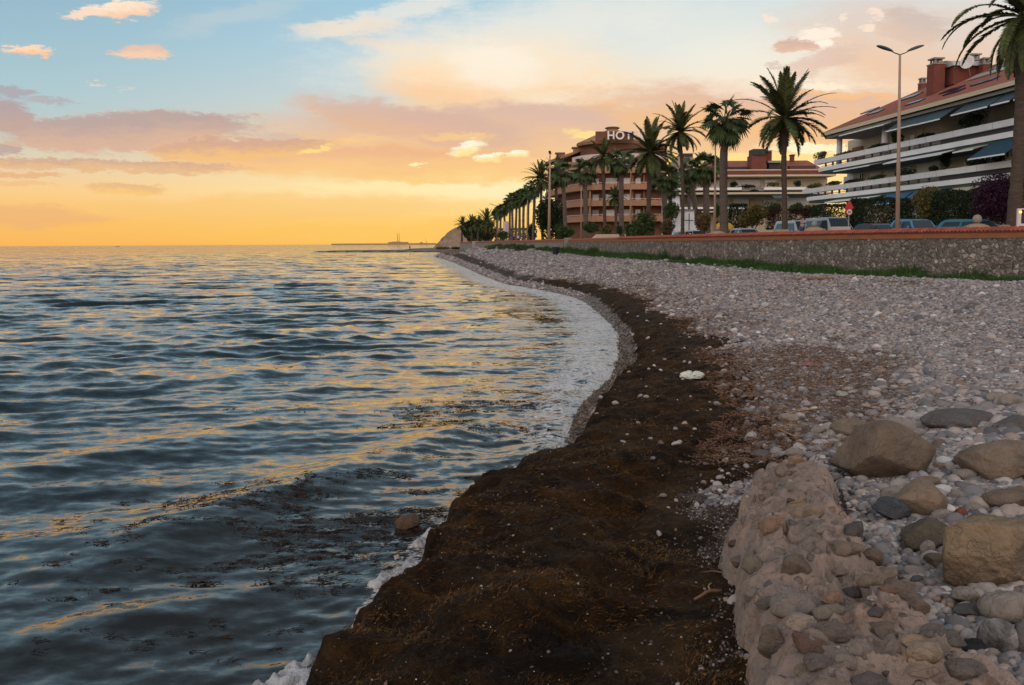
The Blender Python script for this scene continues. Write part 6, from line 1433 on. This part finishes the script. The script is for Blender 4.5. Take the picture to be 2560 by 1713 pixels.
lamp(1375, 388, 1373, 150, 'tall street lamp standing before the dark tree left of the hotel', rb=.24, rt=.10, arms=((1, 1.0), (-1, 1.0)), face=R(86))
lamp(1453, 446, 1453, 165, 'slim street lamp before the left curve of the hotel', rb=.13, rt=.07, face=R(80))
lamp(1577, 398, 1576, 120, 'slim street lamp before the right half of the hotel', rb=.13, rt=.06, face=R(70))
lamp(1789, 352, 1785, 84, 'slim street lamp just left of the stout fan palm', rb=.14, rt=.05, face=R(60))
lamp(1319, 500, 1319, 205, 'thin far street lamp among the row of palms', rb=.14, rt=.08, face=R(85))
lamp(1246, 515, 1246, 290, 'thinnest far street lamp left of the white banners', rb=.15, rt=.1, arms=((1, 1.8), (-1, 1.8)), face=R(10))
# road sign: red triangle over a round speed limit
sg = thing('road_sign', 'road sign with red triangle above a round 30 limit', 'road sign', ((2118-1280)/FPX*63, 63, PZ)); Zs = lambda v: CAMZ+(603.5-v)/FPX*63-PZ
post_grey = pm('post_grey', (.28, .28, .27), rough=.5); sred = pm('sign_red', (.50, .03, .035), rough=.4); swh = pm('sign_face', (.75, .74, .72), rough=.4); sbk = pm('sign_black', (.02, .02, .02), rough=.5)
MB().tube([(0, .04, 0), (0, .04, Zs(506))], .035, 8).build('post', post_grey, sg)
def tri(c, r_, y, th, nm, mat, par): 
    q = [(c[0]+r_*math.cos(a_), c[1]+r_*math.sin(a_)) for a_ in (R(90), R(210), R(330))]
    return MB().add([(x, y, z) for x, z in q]+[(x, y+th, z) for x, z in q], [(0, 2, 1)[::-1], (3, 4, 5)[::-1], (0, 1, 4, 3), (1, 2, 5, 4), (2, 0, 3, 5)]).build(nm, mat, par)
zc = Zs(514.5); tr = tri((0, zc), .34, -.02, .02, 'warning_triangle', sred, sg); tri((0, zc-.0), .235, -.026, .005, 'triangle_face', swh, tr)
MB().prism([(-.11, -.0), (.11, 0), (.07, .06), (.03, .035), (-.03, .035), (-.07, .06)], -.002, .004).build('hump_symbol', sbk, tr).location = (0, -.03, zc-.09); tr.children[-1].rotation_euler = (R(90), 0, 0)
MB().box((0, .0, Zs(523.5)), (.36, .03, .16)).build('red_plate', sred, sg)
zc = Zs(530.8); rd_ = MB().lathe([(.20, -.012), (.20, .012)], (0, 0, 0), 28).build('limit_disc', sred, sg); rd_.location = (0, -.02, zc); rd_.rotation_euler = (R(90), 0, 0)
MB().lathe([(.158, .0125), (.158, .018)], (0, 0, 0), 28).build('disc_face', swh, rd_)
nb = text_mesh('30', .23, .003, sbk, 'number', sg, (-.125, -.045, zc-.08), (R(90), 0, 0))
# stone balls on low rounded plinths
ballm = pm('stone_ball', (.30, .27, .23), (.22, .20, .17), rough=.9, scale=5, bump=.01); plm = pm('plinth', (.36, .25, .17), (.30, .21, .15), rough=.9, scale=2)
for u, v, Y, r_, lb in ((2443, 548, 47.5, .215, 'largest stone ball on a low plinth behind the wall, nearest the camera'), (2036, 560.5, 60, .17, 'stone ball on a low plinth in front of the pale van'), (1794, 572, 75, .17, 'small stone ball at the foot of the slim lamp')):
    P = at(u, v, Y); t_ = thing('stone_ball', lb, 'stone ball', (P[0], P[1], PZ), 0, 'stone balls on plinths along the promenade'); zc = P[2]-PZ
    V, F = ICO[4]; q = link('ball', npmesh('ball', V*r_, F), t_, ballm); q.location = (0, 0, zc)
    MB().lathe([(.62, 0), (.62, zc-r_-.22), (.52, zc-r_-.10), (.32, zc-r_-.02), (.08, zc-r_+.015)], (0, 0, 0), 24).build('plinth', plm, t_, smooth=True)
# pale low ramps beside the plinths
for u0, u1, v, Y, lb, mt in ((2060, 2120, 567, 59, 'low pale stone hump right of the ball before the van', pm('pale_stone', (.46, .38, .33), (.40, .33, .29), rough=.9)), (1925, 1968, 574, 66, 'low pale bench-like block at the foot of the tall date palm', plm), (1465, 1580, 586, 122, 'long low cream parapet wall below the hotel', pm('cream_parapet', (.50, .42, .33), rough=.9)), (2496, 2512, 562.5, 44.8, 'small pale block left of the amber-lit panel', plm)):
    x0, x1 = (u0-1280)/FPX*Y, (u1-1280)/FPX*Y; z = at((u0+u1)/2, v, Y)[2]-PZ; t_ = MB().add([(-(x1-x0)/2, -.4, 0), ((x1-x0)/2, -.4, 0), ((x1-x0)/2, .4, 0), (-(x1-x0)/2, .4, 0), (-(x1-x0)/2*.55, -.3, z), ((x1-x0)/2*.96, -.3, z), ((x1-x0)/2*.96, .3, z), (-(x1-x0)/2*.55, .3, z)], [(0, 3, 2, 1), (4, 5, 6, 7), (0, 1, 5, 4), (1, 2, 6, 5), (2, 3, 7, 6), (3, 0, 4, 7)]).build('low_stone_block', mt, bevel=.04); t_.location = ((x0+x1)/2, Y, PZ); tag(t_, lb, 'stone block')
# white framed panel with an amber lamp by the right edge
P = at(2548, 562, 44); ap = thing('advertising_panel', 'white framed panel with a glowing amber lamp at the right edge', 'panel', (P[0], 44, PZ)); zt_ = at(2548, 521.5, 44)[2]-PZ
mb = MB(); mb.box((-.03, 0, zt_/2), (.15, .12, zt_)); mb.box((1.25, 0, zt_/2), (.15, .12, zt_)); mb.box((.61, 0, zt_-.02), (1.13, .12, .05)); mb.box((.61, 0, .45), (1.13, .12, .14)); mb.box((.61, 0, .74), (1.13, .12, .1)); mb.build('frame', pm('frame_white', (.62, .56, .54), rough=.5), ap)
MB().box((.61, 0, (zt_+.8)/2), (1.12, .06, zt_-.85)).build('panel', pm('panel_dark', (.03, .015, .03), rough=.2), ap)
MB().ell((.0, -.08, zt_-.155), (.055, .04, .055), 2).build('amber_lamp', pm('amber_glow', (.9, .45, .05), emis=(1.0, .42, .04), estr=3.2), ap, smooth=True)
# litter bin on the beach by the wall
P = hit(1389, 638); bn_ = thing('litter_bin', 'dark blue litter bin on the beach against the sea wall', 'bin', P); k = P[1]/FPX
MB().lathe([(.30, 0), (.40, 19*k*.8), (.50, 19*k*.82), (.50, 19*k)], (0, 0, 0), 16).build('bin_body', pm('bin_blue', (.015, .022, .035), rough=.5), bn_, smooth=False); MB().lathe([(.47, 19*k), (.40, 20*k+.03), (.1, 20.3*k+.03)], (0, 0, .004), 16).build('bin_lid', pm('bin_lid', (.02, .03, .045), rough=.4), bn_)
# banners
for i, (u, Y, w_, col, lb) in enumerate(((1263, 262, 6.0, (.60, .52, .55), 'left pale feather banner among the far palms'), (1270, 260, 5.5, (.50, .42, .50), 'right lilac feather banner among the far palms'))):
    x = (u-1280)/FPX*Y; t_ = thing('banner', lb, 'banner', (x, Y, PZ), 0, 'tall feather banners'); kk = Y/FPX
    MB().tube([(-.35, 0, 0), (-.35, 0, 5.6)], .04, 6).build('pole', post_grey, t_); MB().add([(-.3, -.02, 1.2), (.1, -.02, 1.0), (.45, -.02, 4.9), (.2, -.02, 5.6), (-.3, -.02, 5.9), (-.3, .02, 1.2), (.1, .02, 1.0), (.45, .02, 4.9), (.2, .02, 5.6), (-.3, .02, 5.9)], [(0, 1, 2, 3, 4), (9, 8, 7, 6, 5)]+[(j, j+5, (j+1) % 5+5, (j+1) % 5) for j in range(5)]).build('cloth', pm('banner%d' % i, col, rough=.8), t_)
P = at(1335, 590, 215); ws = thing('street_sign', 'small white arrow sign before the dark tree', 'sign', (P[0], 215, PZ)); MB().tube([(0, 0, 0), (0, 0, 2.2)], .06, 6).build('post', post_grey, ws); MB().box((0, -.08, 2.5), (.8, .05, .55)).build('sign_plate', swh, ws)

# ------------------------------------------------------------------ people
skin = pm('skin', (.36, .21, .15), rough=.6); hairm = pm('hair', (.03, .02, .015), rough=.7)
def person(label, pos, rz, h, shirt, trou, pose='stand', hair=True, group=None):
    """one continuous skinned figure (body) with clothing meshes around it"""
    t_ = thing('person', label, 'person', pos, rz, group); s = h/1.72
    sw = .12 if pose == 'walk' else .0
    J = {'pel': (0, 0, .94), 'wst': (0, 0, 1.08), 'chs': (0, -.01, 1.30), 'nk': (0, 0, 1.46), 'hd': (0, -.02, 1.55), 'hd2': (0, -.02, 1.66),
         'hl': (.10, 0, .90), 'kl': (.11, -sw, .49), 'al': (.11, sw*.4, .08), 'tl': (.12, sw*.4-.15, .03), 'hr': (-.10, 0, .90), 'kr': (-.11, sw*.7, .49), 'ar': (-.11, sw*1.8, .09), 'tr': (-.12, sw*1.8-.14, .03),
         'sl': (.18, 0, 1.40), 'el': (.24, .02+sw*.3, 1.13), 'wl': (.25, -.08+sw*.6, .88), 'fl': (.25, -.11+sw*.6, .79), 'sr': (-.18, 0, 1.40), 'er': (-.24, .02-sw*.3, 1.13), 'wr': (-.25, -.08-sw*.8, .88), 'fr': (-.25, -.11-sw*.8, .79)}
    if pose == 'reach': J['er'] = (-.25, -.22, 1.25); J['wr'] = (-.18, -.46, 1.28); J['fr'] = (-.17, -.54, 1.29)
    RD = {'pel': .135, 'wst': .115, 'chs': .14, 'nk': .055, 'hd': .085, 'hd2': .075, 'hl': .09, 'kl': .06, 'al': .042, 'tl': .035, 'hr': .09, 'kr': .06, 'ar': .042, 'tr': .035, 'sl': .06, 'el': .042, 'wl': .028, 'fl': .026, 'sr': .06, 'er': .042, 'wr': .028, 'fr': .026}
    E = [('pel', 'wst'), ('wst', 'chs'), ('chs', 'nk'), ('nk', 'hd'), ('hd', 'hd2'), ('pel', 'hl'), ('hl', 'kl'), ('kl', 'al'), ('al', 'tl'), ('pel', 'hr'), ('hr', 'kr'), ('kr', 'ar'), ('ar', 'tr'), ('chs', 'sl'), ('sl', 'el'), ('el', 'wl'), ('wl', 'fl'), ('chs', 'sr'), ('sr', 'er'), ('er', 'wr'), ('wr', 'fr')]
    def skinned(nm, names, edges, grow, mat):
        me = bpy.data.meshes.new(nm); ix = {k: i for i, k in enumerate(names)}
        me.from_pydata([tuple(c*s for c in J[k]) for k in names], [(ix[a_], ix[b_]) for a_, b_ in edges if a_ in ix and b_ in ix], [])
        o = link(nm, me, t_); md = o.modifiers.new('skin', 'SKIN'); 
        for i, k in enumerate(names): r_ = RD[k]*s*grow; me.skin_vertices[0].data[i].radius = (r_, r_)
        me.skin_vertices[0].data[0].use_root = True
        sb = o.modifiers.new('sub', 'SUBSURF'); sb.levels = 2; sb.render_levels = 2; me.materials.append(mat); return o
    body = skinned('body', list(J), E, 1.0, skin)
    skinned('shirt', ['chs', 'wst', 'pel', 'sl', 'el', 'sr', 'er'], E, 1.16, shirt); skinned('trousers', ['pel', 'hl', 'kl', 'al', 'hr', 'kr', 'ar'], E, 1.2, trou)
    if hair: MB().ell((0, .012*s, 1.655*s), (.092*s, .105*s, .10*s), 2).build('hair', hairm, t_, smooth=True)
    for sg in (-1, 1): MB().ell((sg*.03*s, -.10*s, 1.62*s), (.012*s, .008*s, .01*s), 1).build('eye', pm('eye', (.03, .03, .03), rough=.3), t_)
    MB().ell((0, -.115*s, 1.59*s), (.014*s, .02*s, .02*s), 1).build('nose', skin, t_)
    for sg in (-1, 1): MB().box((sg*.11*s, -.05*s, .035*s), (.09*s, .26*s, .07*s)).build('shoe', hairm, t_, bevel=.01)
    return t_
cl_st = pm('striped_shirt', (.06, .08, .16), (.35, .35, .38), scale=1, rough=.9, stretch=(.1, .1, 14), lo=.45, hi=.55, detail=0); cl_w = pm('white_shirt', (.65, .62, .60), rough=.9); cl_d = pm('dark_cloth', (.02, .02, .025), rough=.9)
cl_r = pm('red_shirt', (.35, .05, .04), rough=.9); cl_b = pm('blue_trousers', (.04, .05, .09), rough=.9)
P = at(2008, 560, 67); person('person in a blue and white striped top standing between the two vans', (P[0], 67, PZ), R(-60), 1.72, cl_st, cl_b)
P = at(1295, 595, 195); person('person in a white top with dark legs on the far promenade', (P[0], 195, PZ), R(20), 1.75, cl_w, cl_d, 'walk')
P = at(1284, 595, 200); person('person in dark clothes left of the one in white', (P[0], 200, PZ), R(10), 1.7, cl_d, cl_d, 'walk')
P = ground(1027, 620.3, .8); P = np.array([-37.5, 352, max(gz(-37.5, 352), .1)]); P[0] = (1027-1280)/FPX*352
person('lone person in dark clothes fishing on the far low spit', (P[0], 352, max(gz(P[0], 352), .3)), R(120), 1.75, cl_d, cl_d, 'reach')

# ------------------------------------------------------------------ headland, spit, harbour
g = np.random.default_rng(77); nx, ny = 120, 60; hx = np.linspace(-34, -8, nx)[None, :]; hy = np.linspace(418, 480, ny)[:, None]; HX = hx+0*hy; HY = hy+0*hx
prof = np.interp(HX, [-34, -32, -29.5, -27, -24, -21, -18, -8], [0, 2.8, 5.4, 7.4, 9.2, 10.6, 11.2, 11.4])*np.clip(1.0, 0, 1)
facey = sm(HY, 418, 426+1.5*fb2(HX, HY, .3, 3, 3)); HZ = prof*(.10+.90*facey)+1.6*fb2(HX, HY, .22, 5, 6)*facey*sm(prof, 0, 5)-.4
HZ += .35*fb2(HX, HY, 1.1, 4, 7)*facey
me = npmesh('cliff', np.stack([HX, HY, HZ], -1).reshape(-1, 3), gridfaces(ny, nx), True)
clm = bpy.data.materials.new('cliff_rock'); clm.use_nodes = True; t = NT(clm.node_tree); b = t.n['Principled BSDF']; geo = t.new('ShaderNodeNewGeometry'); pos = geo.outputs['Position']
nz_ = t.new('ShaderNodeSeparateXYZ'); t.l.new(geo.outputs['True Normal'], nz_.inputs[0])
c = t.mix(t.mapr(t.noise(pos, .35, 6, .65), .35, .65), (.20, .135, .09), (.30, .215, .155)); c = t.mix(t.mapr(t.noise(t.mapping(pos, scale=(1, 1, .3)), 1.1, 5, .6), .5, .7, 0, .6), c, (.10, .065, .04))
t.l.new(t.mix(t.mapr(nz_.outputs[2], .78, .92), c, (.05, .055, .02)), b.inputs['Base Color']); b.inputs['Roughness'].default_value = .95
tag(link('cliff', me, mat=clm), kind='structure')
me = None
for i, (u, v, ru, lb, mt) in enumerate(((1108, 616, 20, 'yellow-green shrubs on the far low shore under the cliff', LO), (1145, 618, 16, 'dark green shrubs on the far shore before the distant wall', LG))):
    P = np.array([(u-1280)/FPX*372, 372, .4]); plant('shore_shrub', lb, 'shrub', P, (ru*.15, 2.5, .55), mt, 1500, .25, 580+i, None, False, lumps=18)
for i, (u, v, s_, lb) in enumerate(((1120, 634, 2.6, 'largest dark rock at the tip of the near cove'), (1136, 637, 2.0, 'dark rock right of the largest one in the cove'), (1108, 632, 1.8, 'low dark rock at the waterline of the cove'), (1150, 633, 2.2, 'grey rock where the cove meets the wall'))):
    P = hit(u, v); me = rockmesh('cove_rock', (s_, s_*1.2, s_*.5), 600+i, 9, .12, 4); me.materials.append(rockmat('rock_dark', *BRN)); o = bpy.data.objects.new('cove_rock', me); COL.objects.link(o); o.location = (P[0], P[1], max(P[2], 0)+.1); tag(o, lb, 'rock')
YH = 3200.0; hzm = pm('harbour_haze', (.40, .25, .16), (.36, .23, .15), rough=.95, scale=.05)  # light pinkish tan: distance haze put into the base colour
def hb(mb, u0, u1, v0, v1, y0=0, y1=30): k = YH/FPX; return mb.box((((u0+u1)/2-1280)*k, YH+(y0+y1)/2, CAMZ+(609.8-(v0+v1)/2)*k), ((u1-u0)*k, y1-y0, (v1-v0)*k))
mb = MB(); hb(mb, 832, 1090, 608.3, 611.6); tag(mb.build('breakwater', hzm), 'long low harbour breakwater on the horizon', 'breakwater')
pw = thing('power_station', 'low distant works with two tall thin chimneys on the horizon', 'factory', (0, 0, 0)); hb(MB(), 970, 1019, 605, 608.2, 32, 60).build('hall', hzm, pw); hb(MB(), 980, 1000, 603.8, 604.95, 34, 58).build('roof_house', hzm, pw)
for u in (992.5, 996.8):
    k = YH/FPX; x = (u-1280)*k; MB().tube([(x, YH+45, 5), (x, YH+45, CAMZ+(609.8-594)*k), (x, YH+45, CAMZ+(609.8-582)*k)], [1.0, .8, .45], 8).build('chimney', pm('chimney_haze', (.36, .17, .10), rough=.9), pw)
k = YH/FPX; cr_ = thing('harbour_crane', 'thin leaning harbour crane on the horizon left of the cliff', 'crane', ((1068-1280)*k, YH+20, 0)); MB().tube([(0, 0, 0), (0, 0, 9)], 1.0, 6).build('mast', hzm, cr_); MB().tube([(0, 0, 7), (-5, 0, 22)], .3, 5).build('jib', hzm, cr_); MB().tube([(1, 0, 7), (-1, 0, 12)], .5, 5).build('counter_jib', hzm, cr_)
vl = thing('far_village', 'distant domed hill town silhouette beside the crane', 'town', ((1050-1280)*k, YH+80, 0)); MB().add([(-32, 0, 0), (-12, 0, 4.5), (-6, 0, 5.0), (0, 0, 9), (4, 0, 5.5), (26, 0, 4), (60, 0, 2.5), (60, 0, 0), (-32, 20, 0), (-12, 20, 4.5), (-6, 20, 5.0), (0, 20, 9), (4, 20, 5.5), (26, 20, 4), (60, 20, 2.5), (60, 20, 0)], [tuple(range(8))[::-1], tuple(range(8, 16))]+[(i, (i+1) % 8, (i+1) % 8+8, i+8) for i in range(8)]).build('houses', hzm, vl)
bt = thing('boat', 'tiny boat far out on the horizon at the left', 'boat', ((300-1280)/FPX*2400, 2400, 0)); MB().add([(-5, -1.5, .6), (5, -1.5, .6), (6.5, 0, 1.6), (5, 1.5, .6), (-5, 1.5, .6), (-4.5, -1.2, -.3), (4, -1.2, -.3), (5, 0, -.3), (4, 1.2, -.3), (-4.5, 1.2, -.3)], [(0, 1, 2, 3, 4), (9, 8, 7, 6, 5)]+[(i, i+5, (i+1) % 5+5, (i+1) % 5) for i in range(5)]).build('hull', cl_d, bt); MB().box((-1, 0, 1.6), (3, 2, 2)).build('cabin', cl_w, bt)
